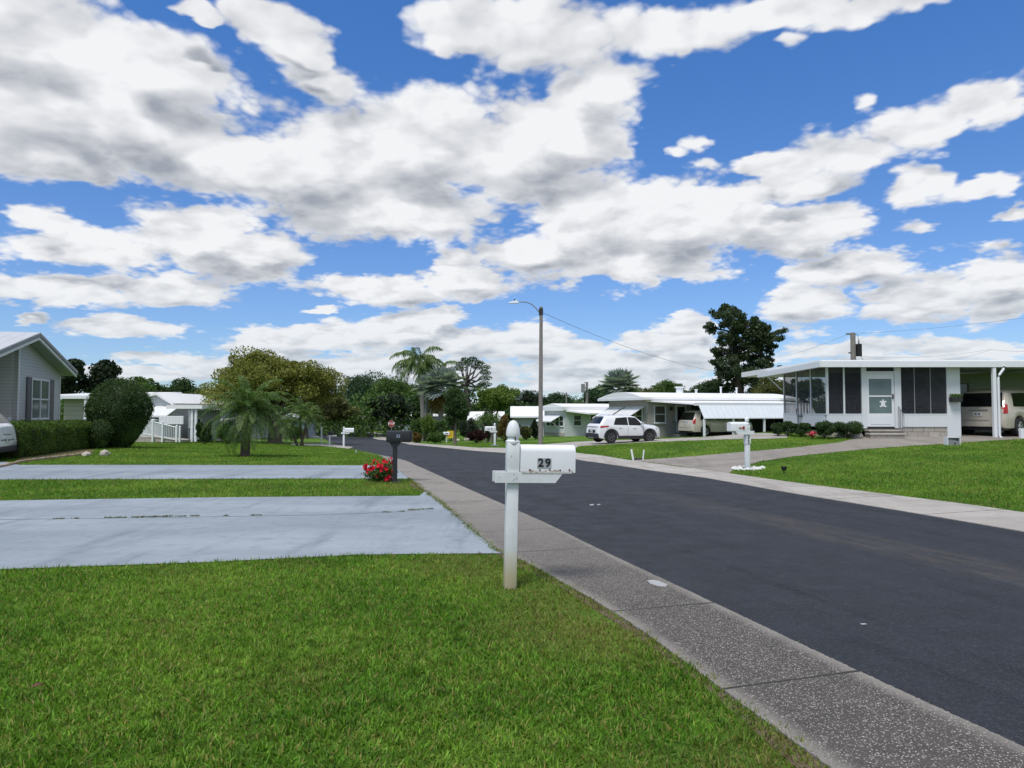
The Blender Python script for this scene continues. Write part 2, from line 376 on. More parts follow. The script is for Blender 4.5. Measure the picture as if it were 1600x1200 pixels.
def leaf_mat(name, cols, trans=.3, rough=.5, spec=.3):
    """foliage: every leaf takes its own tone, clumps drift between the given colours"""
    if name in _MC: return _MC[name]
    m, t, b = base_mat(name); g = t.new('ShaderNodeNewGeometry'); r = g.outputs['Random Per Island']
    tc = t.new('ShaderNodeTexCoord').outputs['Object']; n = t.noise(tc, .9, 3, .6)
    cr = t.new('ShaderNodeValToRGB'); e = cr.color_ramp.elements
    while len(e) < len(cols): e.new(.5)
    for i, c in enumerate(cols): e[i].position = .15 + .7 * i / max(1, len(cols) - 1); e[i].color = (*c, 1)
    t.put(cr.inputs[0], t.math('ADD', t.math('MULTIPLY', r, .55), t.math('MULTIPLY', t.ramp(n, .3, .7), .5)))
    k = t.math('ADD', .75, t.math('MULTIPLY', t.math('FRACT', t.math('MULTIPLY', r, 17.3)), .5))
    c = t.mix(1.0, cr.outputs[0], t.comb(k, k, k), 'MULTIPLY')
    t.put(b.inputs['Base Color'], c); b.inputs['Roughness'].default_value = rough; b.inputs['Specular IOR Level'].default_value = spec
    tr = t.new('ShaderNodeBsdfTranslucent'); t.put(tr.inputs[0], t.mix(1.0, c, (1.1, 1.25, .6, 1), 'MULTIPLY'))
    ms = t.new('ShaderNodeMixShader'); ms.inputs[0].default_value = trans; t.l.new(b.outputs[0], ms.inputs[1]); t.l.new(tr.outputs[0], ms.inputs[2])
    t.l.new(ms.outputs[0], t.n['Material Output'].inputs[0]); _MC[name] = m; return m
def bark(name, col, scale=14):
    if name in _MC: return _MC[name]
    m, t, b = base_mat(name); tc = t.new('ShaderNodeTexCoord').outputs['Object']; v = t.vec('MULTIPLY', tc, (1, 1, .35))
    n = t.noise(v, scale, 6, .65); c = t.mix(n, tuple(x * .45 for x in col), tuple(min(1, x * 1.5) for x in col)); t.put(b.inputs['Base Color'], c); b.inputs['Roughness'].default_value = .9
    bn = t.new('ShaderNodeBump'); bn.inputs['Strength'].default_value = .7; bn.inputs['Distance'].default_value = .03; t.put(bn.inputs['Height'], n); t.l.new(bn.outputs[0], b.inputs['Normal'])
    _MC[name] = m; return m

# ---- ground covers
def grass_colour(t, pos):
    n1 = t.noise(pos, .55, 4, .6); n2 = t.noise(pos, 3.2, 5, .65); n3 = t.noise(pos, 26, 4, .7)
    c = t.mix(t.ramp(n1, .35, .68), (.090, .208, .018, 1), (.180, .308, .037, 1))
    c = t.mix(t.math('MULTIPLY', t.ramp(n2, .56, .74), .6), c, (.21, .22, .055, 1))
    return c, n1, n2, n3
def make_lawn_mat():
    m, t, b = base_mat("lawn_turf"); pos = t.new('ShaderNodeNewGeometry').outputs['Position']
    c, n1, n2, n3 = grass_colour(t, pos)
    n4 = t.noise(pos, 70, 3, .7)
    k = t.ramp(t.math('ADD', t.math('MULTIPLY', n3, .5), t.math('MULTIPLY', n4, .5)), .32, .66, .32, 1.0, False)
    c = t.mix(1.0, c, t.comb(k, k, k), 'MULTIPLY'); c = t.mix(t.math('MULTIPLY', t.ramp(n4, .55, .75), .22), c, (.14, .11, .05, 1))
    t.put(b.inputs['Base Color'], c); b.inputs['Roughness'].default_value = .9; b.inputs['Specular IOR Level'].default_value = .15
    bn = t.new('ShaderNodeBump'); bn.inputs['Strength'].default_value = .8; bn.inputs['Distance'].default_value = .05; t.put(bn.inputs['Height'], n3); t.l.new(bn.outputs[0], b.inputs['Normal']); return m
def make_blade_mat():
    m, t, b = base_mat("grass_blade"); g = t.new('ShaderNodeNewGeometry'); pos = g.outputs['Position']; r = g.outputs['Random Per Island']
    c, n1, n2, n3 = grass_colour(t, t.vec('MULTIPLY', pos, (1, 1, 0)))
    k = t.math('ADD', .42, t.math('MULTIPLY', r, 1.15)); c = t.mix(1.0, c, t.comb(k, k, k), 'MULTIPLY')
    c = t.mix(t.math('MULTIPLY', t.math('GREATER_THAN', t.math('FRACT', t.math('MULTIPLY', r, 31.7)), .85), .8), c, (.34, .28, .10, 1))
    n8 = t.noise(t.vec('MULTIPLY', pos, (1, 1, 0)), 9, 3, .65); k8 = t.ramp(n8, .3, .7, .62, 1.32, False); c = t.mix(1.0, c, t.comb(k8, k8, t.math('MULTIPLY', k8, .9)), 'MULTIPLY')
    # the strip of turf along the pavement is dry
    dry = t.new('ShaderNodeAttribute'); dry.attribute_name = 'dry'
    c = t.mix(t.math('MULTIPLY', dry.outputs['Fac'], .9), c, (.22, .165, .065, 1))
    t.put(b.inputs['Base Color'], c); b.inputs['Roughness'].default_value = .55; b.inputs['Specular IOR Level'].default_value = .25
    tr = t.new('ShaderNodeBsdfTranslucent'); t.put(tr.inputs[0], t.mix(1.0, c, (1.1, 1.3, .5, 1), 'MULTIPLY'))
    ms = t.new('ShaderNodeMixShader'); ms.inputs[0].default_value = .35; t.l.new(b.outputs[0], ms.inputs[1]); t.l.new(tr.outputs[0], ms.inputs[2]); t.l.new(ms.outputs[0], t.n['Material Output'].inputs[0]); return m
def make_asphalt():
    m, t, b = base_mat("asphalt"); pos = t.new('ShaderNodeNewGeometry').outputs['Position']; uv = t.new('ShaderNodeUVMap'); uv.uv_map = 'UVMap'; u, v = t.xyz(uv.outputs[0])[:2]
    n1 = t.noise(pos, .35, 4, .6); n2 = t.noise(pos, 2.2, 5, .65); gr = t.noise(pos, 130, 3, .8); agg = t.voro(pos, 95, 'F1', 'Color')
    c = t.mix(n1, (.0135, .0155, .019, 1), (.0225, .025, .029, 1))
    st = t.noise(t.comb(t.math('MULTIPLY', u, 2.2), t.math('MULTIPLY', v, .09), 0), 1.0, 6, .65)
    c = t.mix(t.math('MULTIPLY', t.ramp(st, .52, .66), .75), c, (.009, .0105, .013, 1)); c = t.mix(t.math('MULTIPLY', t.ramp(st, .46, .3), .45), c, (.034, .037, .042, 1))
    # old, worn band down the middle where the sealer has gone
    wob = t.math('MULTIPLY', t.math('SUBTRACT', t.noise(t.comb(0, t.math('MULTIPLY', v, .25), 0), 1, 3, .6), .5), .9)
    band = t.ramp(t.math('ABSOLUTE', t.math('SUBTRACT', t.math('ADD', u, wob), 3.45)), .62, .22)
    br = t.math('MULTIPLY', band, t.ramp(t.math('ADD', t.math('MULTIPLY', t.noise(t.comb(t.math('MULTIPLY', u, 7), t.math('MULTIPLY', v, 1.3), 0), 1.0, 6, .75), .7), t.math('MULTIPLY', gr, .3)), .40, .58)); br = t.math('MULTIPLY', br, t.ramp(v, 22, 12))
    c = t.mix(t.math('MULTIPLY', br, .9), c, (.052, .046, .039, 1))
    # tyre-dark line near the pavement
    tl = t.math('MULTIPLY', t.ramp(t.math('ABSOLUTE', t.math('SUBTRACT', t.math('ADD', u, t.math('MULTIPLY', wob, .35)), .95)), .09, .02), t.ramp(n2, .35, .6))
    c = t.mix(t.math('MULTIPLY', tl, .75), c, (.010, .011, .013, 1))
    g1 = t.noise(pos, 22, 4, .75); g2 = t.noise(t.comb(t.math('MULTIPLY', u, 9), t.math('MULTIPLY', v, 1.1), 0), 1.0, 5, .7); k1 = t.math('MULTIPLY', t.ramp(g1, .3, .7, .74, 1.28, False), t.ramp(g2, .3, .7, .84, 1.18, False)); c = t.mix(1.0, c, t.comb(k1, k1, k1), 'MULTIPLY')
    spv = t.voro(t.vec('ADD', pos, t.vec('SCALE', t.noise(pos, 1.7, 3, .6, out='Color'), .5)), .33); c = t.mix(t.math('MULTIPLY', t.ramp(spv, .20, .08), .7), c, (.016, .016, .017, 1))
    k = t.math('ADD', .66, t.math('MULTIPLY', gr, .68)); c = t.mix(1.0, c, t.comb(k, k, k), 'MULTIPLY'); c = t.mix(t.math('MULTIPLY', t.math('GREATER_THAN', t.xyz(agg)[0], .86), .22), c, (.11, .12, .14, 1))
    t.put(b.inputs['Base Color'], c); t.put(b.inputs['Roughness'], t.ramp(n2, .3, .7, .62, .85)); b.inputs['Specular IOR Level'].default_value = .42
    bn = t.new('ShaderNodeBump'); bn.inputs['Strength'].default_value = .55; bn.inputs['Distance'].default_value = .012; t.put(bn.inputs['Height'], t.math('ADD', gr, t.math('MULTIPLY', t.xyz(agg)[1], .4))); t.l.new(bn.outputs[0], b.inputs['Normal']); return m
def make_pavement():
    m, t, b = base_mat("exposed_aggregate"); pos = t.new('ShaderNodeNewGeometry').outputs['Position']; uv = t.new('ShaderNodeUVMap'); uv.uv_map = 'UVMap'; u, v = t.xyz(uv.outputs[0])[:2]
    vc = t.new('ShaderNodeTexVoronoi'); t.put(vc.inputs['Vector'], pos); vc.inputs['Scale'].default_value = 98
    d = vc.outputs['Distance']; cr = t.xyz(vc.outputs['Color']); n1 = t.noise(pos, 1.1, 5, .65); n2 = t.noise(pos, 6, 4, .6); n3 = t.noise(pos, 180, 2, .6)
    matrix = t.mix(n2, (.048, .043, .037, 1), (.105, .095, .081, 1))
    stone = t.mix(t.math('POWER', cr[0], 1.8), (.15, .137, .118, 1), (.56, .525, .47, 1))
    isst = t.math('MULTIPLY', t.math('GREATER_THAN', cr[1], .30), t.ramp(d, .48, .34))
    agg = t.mix(isst, matrix, stone)
    # smooth pale cement: along the rims, and over the whole walk farther up the street
    edge = t.ramp(t.math('ABSOLUTE', t.math('SUBTRACT', u, .5)), .34, .50)
    far = t.ramp(t.math('ADD', v, t.math('MULTIPLY', t.math('SUBTRACT', n1, .5), 6)), 9.0, 19)
    pale = t.mix(n2, (.25, .23, .198, 1), (.37, .342, .297, 1))
    w = t.math('MAXIMUM', t.math('MULTIPLY', edge, t.ramp(n1, .2, .7, .30, .80)), t.math('MULTIPLY', far, .8))
    c = t.mix(w, agg, pale)
    c = t.mix(t.math('MULTIPLY', t.ramp(n1, .5, .72), .45), c, (.05, .047, .044, 1))
    k = t.math('ADD', .8, t.math('MULTIPLY', n3, .4)); c = t.mix(1.0, c, t.comb(k, k, k), 'MULTIPLY')
    t.put(b.inputs['Base Color'], c); b.inputs['Roughness'].default_value = .85; b.inputs['Specular IOR Level'].default_value = .3
    bn = t.new('ShaderNodeBump'); bn.inputs['Strength'].default_value = .6; bn.inputs['Distance'].default_value = .008; t.put(bn.inputs['Height'], t.math('SUBTRACT', isst, t.math('MULTIPLY', d, .5))); t.l.new(bn.outputs[0], b.inputs['Normal']); return m
def make_concrete(name, c0, c1, stain, sc=1.0, crack=True, roughgrain=.12):
    m, t, b = base_mat(name); pos = t.new('ShaderNodeNewGeometry').outputs['Position']
    n1 = t.noise(t.vec('MULTIPLY', pos, (.25, 1, 1)), .8 * sc, 5, .6); n2 = t.noise(pos, 3.5 * sc, 6, .65); n3 = t.noise(pos, 120, 3, .7)
    c = t.mix(t.ramp(n1, .3, .7), c0, c1); c = t.mix(t.math('MULTIPLY', t.ramp(n2, .5, .75), .4), c, stain)
    st = t.noise(t.vec('MULTIPLY', pos, (1.1, .16, 1)), 1.6, 5, .65); c = t.mix(t.math('MULTIPLY', t.ramp(st, .48, .70), .55), c, stain)
    if crack:
        e = t.new('ShaderNodeTexVoronoi', feature='DISTANCE_TO_EDGE'); t.put(e.inputs['Vector'], t.vec('ADD', pos, t.vec('SCALE', t.noise(pos, 2.5, 4, .6, out='Color'), .8))); e.inputs['Scale'].default_value = .22
        c = t.mix(t.math('MULTIPLY', t.ramp(e.outputs['Distance'], .0035, .0012), t.ramp(n2, .42, .6)), c, (.10, .11, .12, 1))
    k = t.math('ADD', 1 - roughgrain, t.math('MULTIPLY', n3, 2 * roughgrain)); c = t.mix(1.0, c, t.comb(k, k, k), 'MULTIPLY')
    t.put(b.inputs['Base Color'], c); t.put(b.inputs['Roughness'], t.ramp(n2, .3, .7, .6, .85)); b.inputs['Specular IOR Level'].default_value = .35
    bn = t.new('ShaderNodeBump'); bn.inputs['Strength'].default_value = .3; bn.inputs['Distance'].default_value = .006; t.put(bn.inputs['Height'], n3); t.l.new(bn.outputs[0], b.inputs['Normal']); return m
M_LAWN = make_lawn_mat(); M_BLADE = make_blade_mat(); M_ASPH = make_asphalt(); M_PAVE = make_pavement()
M_DRIVE = make_concrete("blue_grey_drive", (.225, .260, .286, 1), (.305, .345, .372, 1), (.130, .153, .175, 1), crack=False)
M_WALK = make_concrete("pale_cement", (.33, .305, .265, 1), (.44, .41, .36, 1), (.19, .175, .15, 1), crack=False)
M_PATH = make_concrete("tan_drive", (.225, .20, .168, 1), (.31, .28, .24, 1), (.15, .13, .11, 1))
M_GREY = make_concrete("grey_drive", (.15, .155, .165, 1), (.21, .215, .225, 1), (.11, .11, .115, 1), crack=False)
M_JOINT2 = paint('drive_joint_line', (.17, .19, .205, 1), .9, .4, 12); M_DIRT = paint('dry_soil', (.13, .098, .062, 1), .95, .5, 9, bump=.9, bscale=60); M_SPOT = paint('old_white_paint', (.36, .36, .35, 1), .85, .8, 40)
M_SOIL = paint("soil", (.07, .05, .035, 1), .95, .4, 6, bump=.6, bscale=40)

# ---------------------------------------------------------------- ground sheet
def axis_pts(lo, hi, knots):
    out = []; 
    for (a, b, st) in knots: out += list(np.arange(a, b, st))
    return np.array(sorted(set([lo] + [round(x, 3) for x in out if lo < x < hi] + [hi])))
gx = axis_pts(-2500, 2500, [(-2500, -200, 230), (-200, -40, 5), (-40, 40, .6), (40, 200, 5), (200, 2500, 230)])
gy = axis_pts(-400, 3500, [(-400, -30, 40), (-30, 0, 3), (0, 70, .6), (70, 200, 3), (200, 3500, 300)])
GX, GY = np.meshgrid(gx, gy); GZ = tzv(GX, GY); nx, ny = len(gx), len(gy)
ii = np.arange(nx * ny).reshape(ny, nx)
gf = np.stack([ii[:-1, :-1].ravel(), ii[:-1, 1:].ravel(), ii[1:, 1:].ravel(), ii[1:, :-1].ravel()], 1)
ground = structure(np_mesh("lawn_ground", np.stack([GX.ravel(), GY.ravel(), GZ.ravel()], 1), gf, M_LAWN))
ground.data.polygons.foreach_set('use_smooth', [True] * len(ground.data.polygons))

def catmull(P, step=.4):
    P = [Vector((p[0], p[1])) for p in P]; out = []
    for i in range(len(P) - 1):
        p0 = P[max(i - 1, 0)]; p1 = P[i]; p2 = P[i + 1]; p3 = P[min(i + 2, len(P) - 1)]; n = max(1, int((p2 - p1).length / step))
        for k in range(n):
            s = k / n; out.append(.5 * ((2 * p1) + (p2 - p0) * s + (2 * p0 - 5 * p1 + 4 * p2 - p3) * s * s + (3 * p1 - p0 - 3 * p2 + p3) * s ** 3))
    out.append(P[-1]); return out
def resample(P, n):
    L = [0]
    for a, b in zip(P, P[1:]): L.append(L[-1] + (b - a).length)
    out = []; j = 0
    for k in range(n):
        t = L[-1] * k / (n - 1)
        while j < len(P) - 2 and L[j + 1] < t: j += 1
        s = (t - L[j]) / max(1e-6, L[j + 1] - L[j]); out.append(P[j].lerp(P[j + 1], min(1, max(0, s))))
    return out
COVERS = []
def strip(name, A, B, lift, mat, across=6, thick=0.0, uvu=None, jag=0.0, gaps=None, along=None, nearest=False, gapy=None):
    """a sheet laid on the ground between two edge lines (lists of points), with metres across / along as UV"""
    n = along or max(8, int(sum((b - a).length for a, b in zip(A, A[1:])) / .35)); A = resample(A, n); Bf = B; B = resample(B, n); rr = random.Random(5)
    if nearest:      # opposite points straight across the walk
        bd = np.array([tuple(p) for p in resample(Bf, 6000)]); B = [Vector(bd[((bd - np.array(tuple(a))) ** 2).sum(1).argmin()]) for a in A]
    us = np.linspace(0, 1, across + 1); XY = np.zeros((n, across + 1, 2))
    for i in range(n):
        j1 = Vector((rr.uniform(-1, 1), rr.uniform(-1, 1))) * jag
        for j, u in enumerate(us):
            p = A[i].lerp(B[i], u)
            if j in (0, across): p = p + j1
            XY[i, j] = p
    Z = tzv(XY[..., 0], XY[..., 1]) + lift; mid = [(A[i] + B[i]) / 2 for i in range(n)]; vv = [0]
    for a, b in zip(mid, mid[1:]): vv.append(vv[-1] + (b - a).length)
    mb = MB(); mb.v = [(XY[i, j, 0], XY[i, j, 1], Z[i, j]) for i in range(n) for j in range(across + 1)]; w = across + 1
    gaps = gaps or []
    if gapy: gaps = [vv[min(range(n), key=lambda i: abs(mid[i].y - g))] for g in gapy]
    def ingap(i): return any(vv[i] <= g < vv[i + 1] for g in gaps)
    mb.f = [(i * w + j, i * w + j + 1, (i + 1) * w + j + 1, (i + 1) * w + j) for i in range(n - 1) for j in range(across)]
    mb.m = [1 if ingap(i) else 0 for i in range(n - 1) for j in range(across)]
    if thick:
        o = len(mb.v)
        for j in (0, across):
            for i in range(n): x, y, z = mb.v[i * w + j]; mb.v.append((x, y, z - thick))
        for i in range(n - 1):
            mb.f.append((i * w, (i + 1) * w, o + i + 1, o + i)); mb.f.append(((i + 1) * w + across, i * w + across, o + n + i, o + n + i + 1)); mb.m += [0, 0]
    COVERS.append([(p.x, p.y) for p in A] + [(p.x, p.y) for p in reversed(B)])
    ob = mb.build(name, mat); me = ob.data; uvl = me.uv_layers.new(name='UVMap')
    wid = uvu
    def uvof(k):
        if k < n * w: i, j = divmod(k, w)
        else: k -= n * w; i = k % n; j = 0 if k < n else across
        x = us[j] * ((A[i] - B[i]).length if wid is None else wid); return (x, vv[i])
    for lp in me.loops: uvl.data[lp.index].uv = uvof(lp.vertex_index)
    if me.polygons and me.polygons[0].normal.z < 0: me.flip_normals()
    return structure(ob)
def GPL(px): return [Vector(gp(*p)[:2]) for p in px]

# road edges measured on the photograph, laid on the ground
LE = GPL([(1335,1050),(1115,945),(925,855),(850,818),(740,769),(690,746),(652,729),(635,721),(606,714),(577,707),(547,701),(525,694.5),(512,689),(507,684),(508,680)])
LE = [Vector((4.55, -4.0)), Vector((3.5, -.4)), Vector((2.65, 2.6))] + LE
RE = GPL([(1600,832),(1425,802),(1230,770),(1100,747),(1020,736),(932,723),(897,717.6),(789,708),(740,704.5),(690,699.5),(659,696.5),(632,693),(605,688),(590,684)])
RE = [Vector((10.4, -2.5)), Vector((9.1, 1.5)), Vector((7.9, 5.2))] + RE
def polyfill(name, px, lift, mat, world=False, step=.5, cover=True):
    """a flat-lying polygon sheet cut into a fine net so it follows the ground"""
    P = [Vector(p) for p in px] if world else GPL(px)
    if cover: COVERS.append([(p.x, p.y) for p in P])
    bm = bmesh.new(); vs = [bm.verts.new((p.x, p.y, 0)) for p in P]; f = bm.faces.new(vs)
    x0, x1 = min(p.x for p in P), max(p.x for p in P); y0, y1 = min(p.y for p in P), max(p.y for p in P)
    for ax, lo, hi in ((0, x0, x1), (1, y0, y1)):
        c = lo + step
        while c < hi:
            no = (1, 0, 0) if ax == 0 else (0, 1, 0); co = (c, 0, 0) if ax == 0 else (0, c, 0)
            bmesh.ops.bisect_plane(bm, geom=bm.verts[:] + bm.edges[:] + bm.faces[:], plane_co=co, plane_no=no); c += step * (1 if ax == 0 else 1)
    bm.verts.ensure_lookup_table(); z = tzv([v.co.x for v in bm.verts], [v.co.y for v in bm.verts])
    for v, h in zip(bm.verts, z): v.co.z = h + lift
    me = bpy.data.meshes.new(name); bm.to_mesh(me); bm.free(); me.materials.append(mat)
    if len(me.polygons) and me.polygons[0].normal.z < 0: me.flip_normals()
    o = bpy.data.objects.new(name, me); COL.objects.link(o); return structure(o), P
LEs = catmull(LE); REs = catmull(RE)
strip("road", LEs, REs, .006, M_ASPH, across=12)
# left pavement: outer line
LO = GPL([(1290,1200),(1100,1060),(960,960),(816,878),(781,864),(700,795),(655,761),(614,728),(600,716),(585,710.5),(560,705.5),(540,701)])
LO = [Vector((3.55, -4.3)), Vector((2.6, -.7)), Vector((1.78, 2.0))] + LO
LEp = [p for p in LEs if p.y < 28.5]
_la = catmull(LO)
JOINTS = []
M_JOINT = paint("joint_dirt", (.03, .028, .025, 1), .95, .3, 8)
# joint positions along the walk: measured at y = 4.27, 5.77, 8.07, 9.46 m, then every 1.6 m
pav = strip("pavement", _la, LEp, .020, [M_PAVE, M_JOINT], across=7, thick=.08, uvu=1.0, jag=.006, along=2600, nearest=True,
            gapy=[1.2, 2.7, 4.2, 5.75, 8.05, 9.42, 10.9, 12.4, 13.9, 15.4, 16.9, 18.4, 19.9, 21.3, 22.7, 24.1, 25.5])
# right pavement
RO = GPL([(1600,802),(1400,775),(1250,756),(1130,739),(1040,727),(980,719),(940,712.5),(900,708),(850,704),(790,700.5),(740,699.5),(700,696.2),(660,693.2),(640,690.8)])
RO = [Vector((11.3, -2.1)), Vector((10.1, 1.9)), Vector((9.0, 5.4))] + RO
strip("pavement", catmull(RO), REs, .016, [M_WALK, M_JOINT], across=4, thick=.07, uvu=1.0, jag=.01, along=2200, nearest=True, gapy=[1.5 + 1.9 * k for k in range(16)])
# trodden soil along the left pavement, joints and paint spots
_rv = random.Random(12); _so = []
for _i, _p in enumerate([p for p in _la if p.y < 18]):
    _q = _la[min(_i + 1, len(_la) - 1)]; _dir = (_q - _p).normalized(); _wid = .03 + .07 * (.5 + .5 * math.sin(_p.y * 2.7 + 1.2 * math.sin(_p.y * 1.1))) + .05 * _rv.random(); _so.append(_p + Vector((-_dir.y, _dir.x)) * _wid)
strip("verge_soil", _so, [p for p in _la if p.y < 18], .004, M_DIRT, across=3); COVERS.pop()
polyfill('paint_spot', [(1011,911),(1020,909.5),(1031,912),(1043,917),(1040,921),(1029,920),(1016,916)], .0235, M_SPOT, step=5)
polyfill('paint_spot', [(921,789),(927,788.2),(928,790),(922,790.6)], .009, M_SPOT, step=5); polyfill('paint_spot', [(933,788.6),(938,788.2),(938,789.6),(933,790)], .009, M_SPOT, step=5); polyfill('paint_spot', [(1344,976),(1352,975.6),(1355,977.2),(1347,978)], .009, M_SPOT, step=5)
# far junction
strip("road", GPL([(380,683),(440,679.5),(505,680.5),(520,684)]), GPL([(380,677),(440,675.2),(483,674),(540,673)]), .010, M_ASPH, across=4)
strip("road", GPL([(505,685),(540,688),(590,686),(606,684.5),(640,685)]), GPL([(483,674),(535,673.2),(600,678),(640,681),(690,683)]), .012, M_ASPH, across=4)
strip("kerb", GPL([(440,674.6),(483,673.2),(535,672.2),(560,674.3),(600,677.6),(640,680.4)]), GPL([(440,675.3),(483,674.1),(535,673.1),(560,675.1),(600,678.5),(640,681.2)]), .05, M_WALK, across=2, thick=.1)
polyfill("kerb_corner", [(582,684.2),(600,682.6),(612,685),(640,691.5),(632,693.4),(604,688.6)], .03, M_WALK)
# drives
polyfill("driveway", [(-500,915),(0,891),(330,879.5),(560,868),(700,866.5),(784,866),(790,861),(664,768),(655,775.5),(330,778),(0,783),(-500,790)], .011, M_DRIVE)
polyfill("driveway", [(-400,760),(0,750),(300,749),(560,748.5),(640,749),(622,729),(606,727.3),(575,727.6),(300,727),(30,727),(10,722),(-60,716),(-400,714)], .011, M_DRIVE)
polyfill("driveway", [(985,719.6),(1060,728.5),(1138,741),(1150,731),(1190,721),(1240,713.5),(1350,702.5),(1480,694),(1560,688.5),(1640,684.5),(1700,683),(1700,670),(1480,670),(1400,677),(1345,684),(1310,692),(1240,700),(1150,707.3),(1060,715),(1006,718.6)], .010, M_PATH)
polyfill("driveway", [(800,702.5),(888,708.2),(905,697.3),(960,694.5),(1040,690.6),(1090,688.5),(1200,686),(1230,684.5),(1230,680),(1090,683.5),(1000,687),(930,689),(896,690.6),(840,695)], .010, M_WALK)
polyfill("driveway", [(455,695.3),(500,696.6),(545,701.5),(552,698.5),(512,693.2),(455,693.5)], .012, M_WALK)
polyfill("driveway", [(455,684.3),(506,684.8),(507,681.8),(455,681.3)], .012, M_GREY)

strip("drive_joint", GPL([(-300,818.4),(0,813.3),(250,810.2),(480,806.4),(610,801.8),(680,796.0)]), GPL([(-300,817.6),(0,812.7),(250,809.7),(480,805.9),(610,801.4),(680,795.8)]), .0135, M_JOINT2, across=1); COVERS.pop()
# ---------------------------------------------------------------- grass blades
def inside(poly, x, y):
    p = np.array(poly); c = np.zeros(len(x), bool); j = len(p) - 1
    bx = (x > p[:, 0].min()) & (x < p[:, 0].max()) & (y > p[:, 1].min()) & (y < p[:, 1].max()); k = np.where(bx)[0]; xs, ys = x[k], y[k]; cc = np.zeros(len(k), bool)
    for i in range(len(p)):
        (xi, yi), (xj, yj) = p[i], p[j]
        if yi != yj:
            hit = ((yi > ys) != (yj > ys)) & (xs < (xj - xi) * (ys - yi) / (yj - yi) + xi); cc ^= hit
        j = i
    c[k] = cc; return c
def grass():
    rng = np.random.default_rng(3); XS = []; YS = []
    y = 2.2
    while y < 46:
        dy = max(.25, y * .06); half = (.80 if y > 30 else .98) * (y + dy) + 1.0; area = 2 * half * dy
        dens = 7000 * (4.5 / max(y, 4.5)) ** 1.55
        n = int(area * dens); XS.append(rng.uniform(-half, half, n)); YS.append(rng.uniform(y, y + dy, n)); y += dy
    x = np.concatenate(XS); y = np.concatenate(YS); keep = np.ones(len(x), bool)
    for poly in COVERS:
        keep &= ~inside(poly, x, y)
    x, y = x[keep], y[keep]
    # distance to the left pavement's grass side
    la = np.array([(p.x, p.y) for p in _la]); d = np.full(len(x), 9.0); near = np.where((y < 18) & (x > -4) & (x < 4))[0]
    for i in range(0, len(near), 20000):
        q = near[i:i + 20000]; d[q] = np.sqrt(((np.stack([x[q], y[q]], 1)[:, None] - la[None, ::6]) ** 2).sum(-1)).min(1)
    patch = .5 + .5 * np.sin(x * 2.1 + 1.3 * np.sin(y * 1.7)) * np.sin(y * 2.6 + 1.1 * np.sin(x * 2.3))
    dry = np.clip(1.35 - d / (.45 + 1.1 * patch), 0, 1) * rng.uniform(.3, 1, len(x))
    dry = np.maximum(dry, np.clip((patch - .78) * 2.2, 0, .55) * (rng.random(len(x)) < .6))
    bare = (rng.random(len(x)) < np.clip(.95 - d * 2.0, 0, .72) * (.35 + .65 * (patch > .4))); x, y, dry = x[~bare], y[~bare], dry[~bare]
    # runners that creep out over the pavement's edge
    seg = np.array([(p.x, p.y) for p in _la if p.y < 17]); m = 9000; i = rng.integers(0, len(seg) - 1, m); f = rng.random(m)[:, None]; c = seg[i] * (1 - f) + seg[i + 1] * f; dv = seg[i + 1] - seg[i]; nv = np.stack([dv[:, 1], -dv[:, 0]], 1); nv /= np.linalg.norm(nv, axis=1, keepdims=True) + 1e-9
    wv = .5 + .5 * np.sin(c[:, 1] * 5.1 + np.sin(c[:, 1] * 2.3) * 2); c = c + nv * (rng.normal(0, .03, m) + .035 * (wv - .45))[:, None]; x = np.concatenate([x, c[:, 0]]); y = np.concatenate([y, c[:, 1]]); dry = np.concatenate([dry, rng.uniform(.1, 1, m)])
    z = tzv(x, y); n = len(x); k = np.maximum(1, y / 6) ** .36
    w = rng.uniform(.0026, .0052, n) * k; h = rng.uniform(.018, .052, n) * (1 - .35 * dry) * np.minimum(1.25, k)
    h *= .62 + .76 * (.5 + .5 * np.sin(17.3 * x + 2 * np.sin(11.1 * y)) * np.sin(15.7 * y + 2 * np.sin(9.3 * x)))
    a = rng.uniform(0, 2 * np.pi, n); lean = rng.uniform(.15, 1.25, n); la_ = rng.uniform(0, 2 * np.pi, n)
    dx, dyy = np.cos(la_) * np.sin(lean), np.sin(la_) * np.sin(lean); dz = np.cos(lean)
    px, py = np.cos(a) * w, np.sin(a) * w
    b0 = np.stack([x - px, y - py, z], 1); b1 = np.stack([x + px, y + py, z], 1)
    mx, my, mz = x + dx * h * .5, y + dyy * h * .5, z + h * .58 * np.maximum(dz, .45)
    m0 = np.stack([mx - px * .8, my - py * .8, mz], 1); m1 = np.stack([mx + px * .8, my + py * .8, mz], 1)
    tip = np.stack([x + dx * h * 1.15, y + dyy * h * 1.15, z + h * np.maximum(dz, .3)], 1)
    V = np.stack([b0, b1, m1, m0, tip], 1).reshape(-1, 3); o = np.arange(n)[:, None] * 5
    T = np.concatenate([o + [0, 1, 2], o + [0, 2, 3], o + [3, 2, 4]], 1).reshape(-1, 3)
    ob = np_mesh("grass", V, T, M_BLADE); at = ob.data.attributes.new('dry', 'FLOAT', 'POINT'); at.data.foreach_set('value', np.repeat(dry, 5).astype(np.float32))
    ob['kind'] = 'stuff'; ob['label'] = 'short green lawn grass, drying to brown beside the pavement'
    return n
N_GRASS = grass()

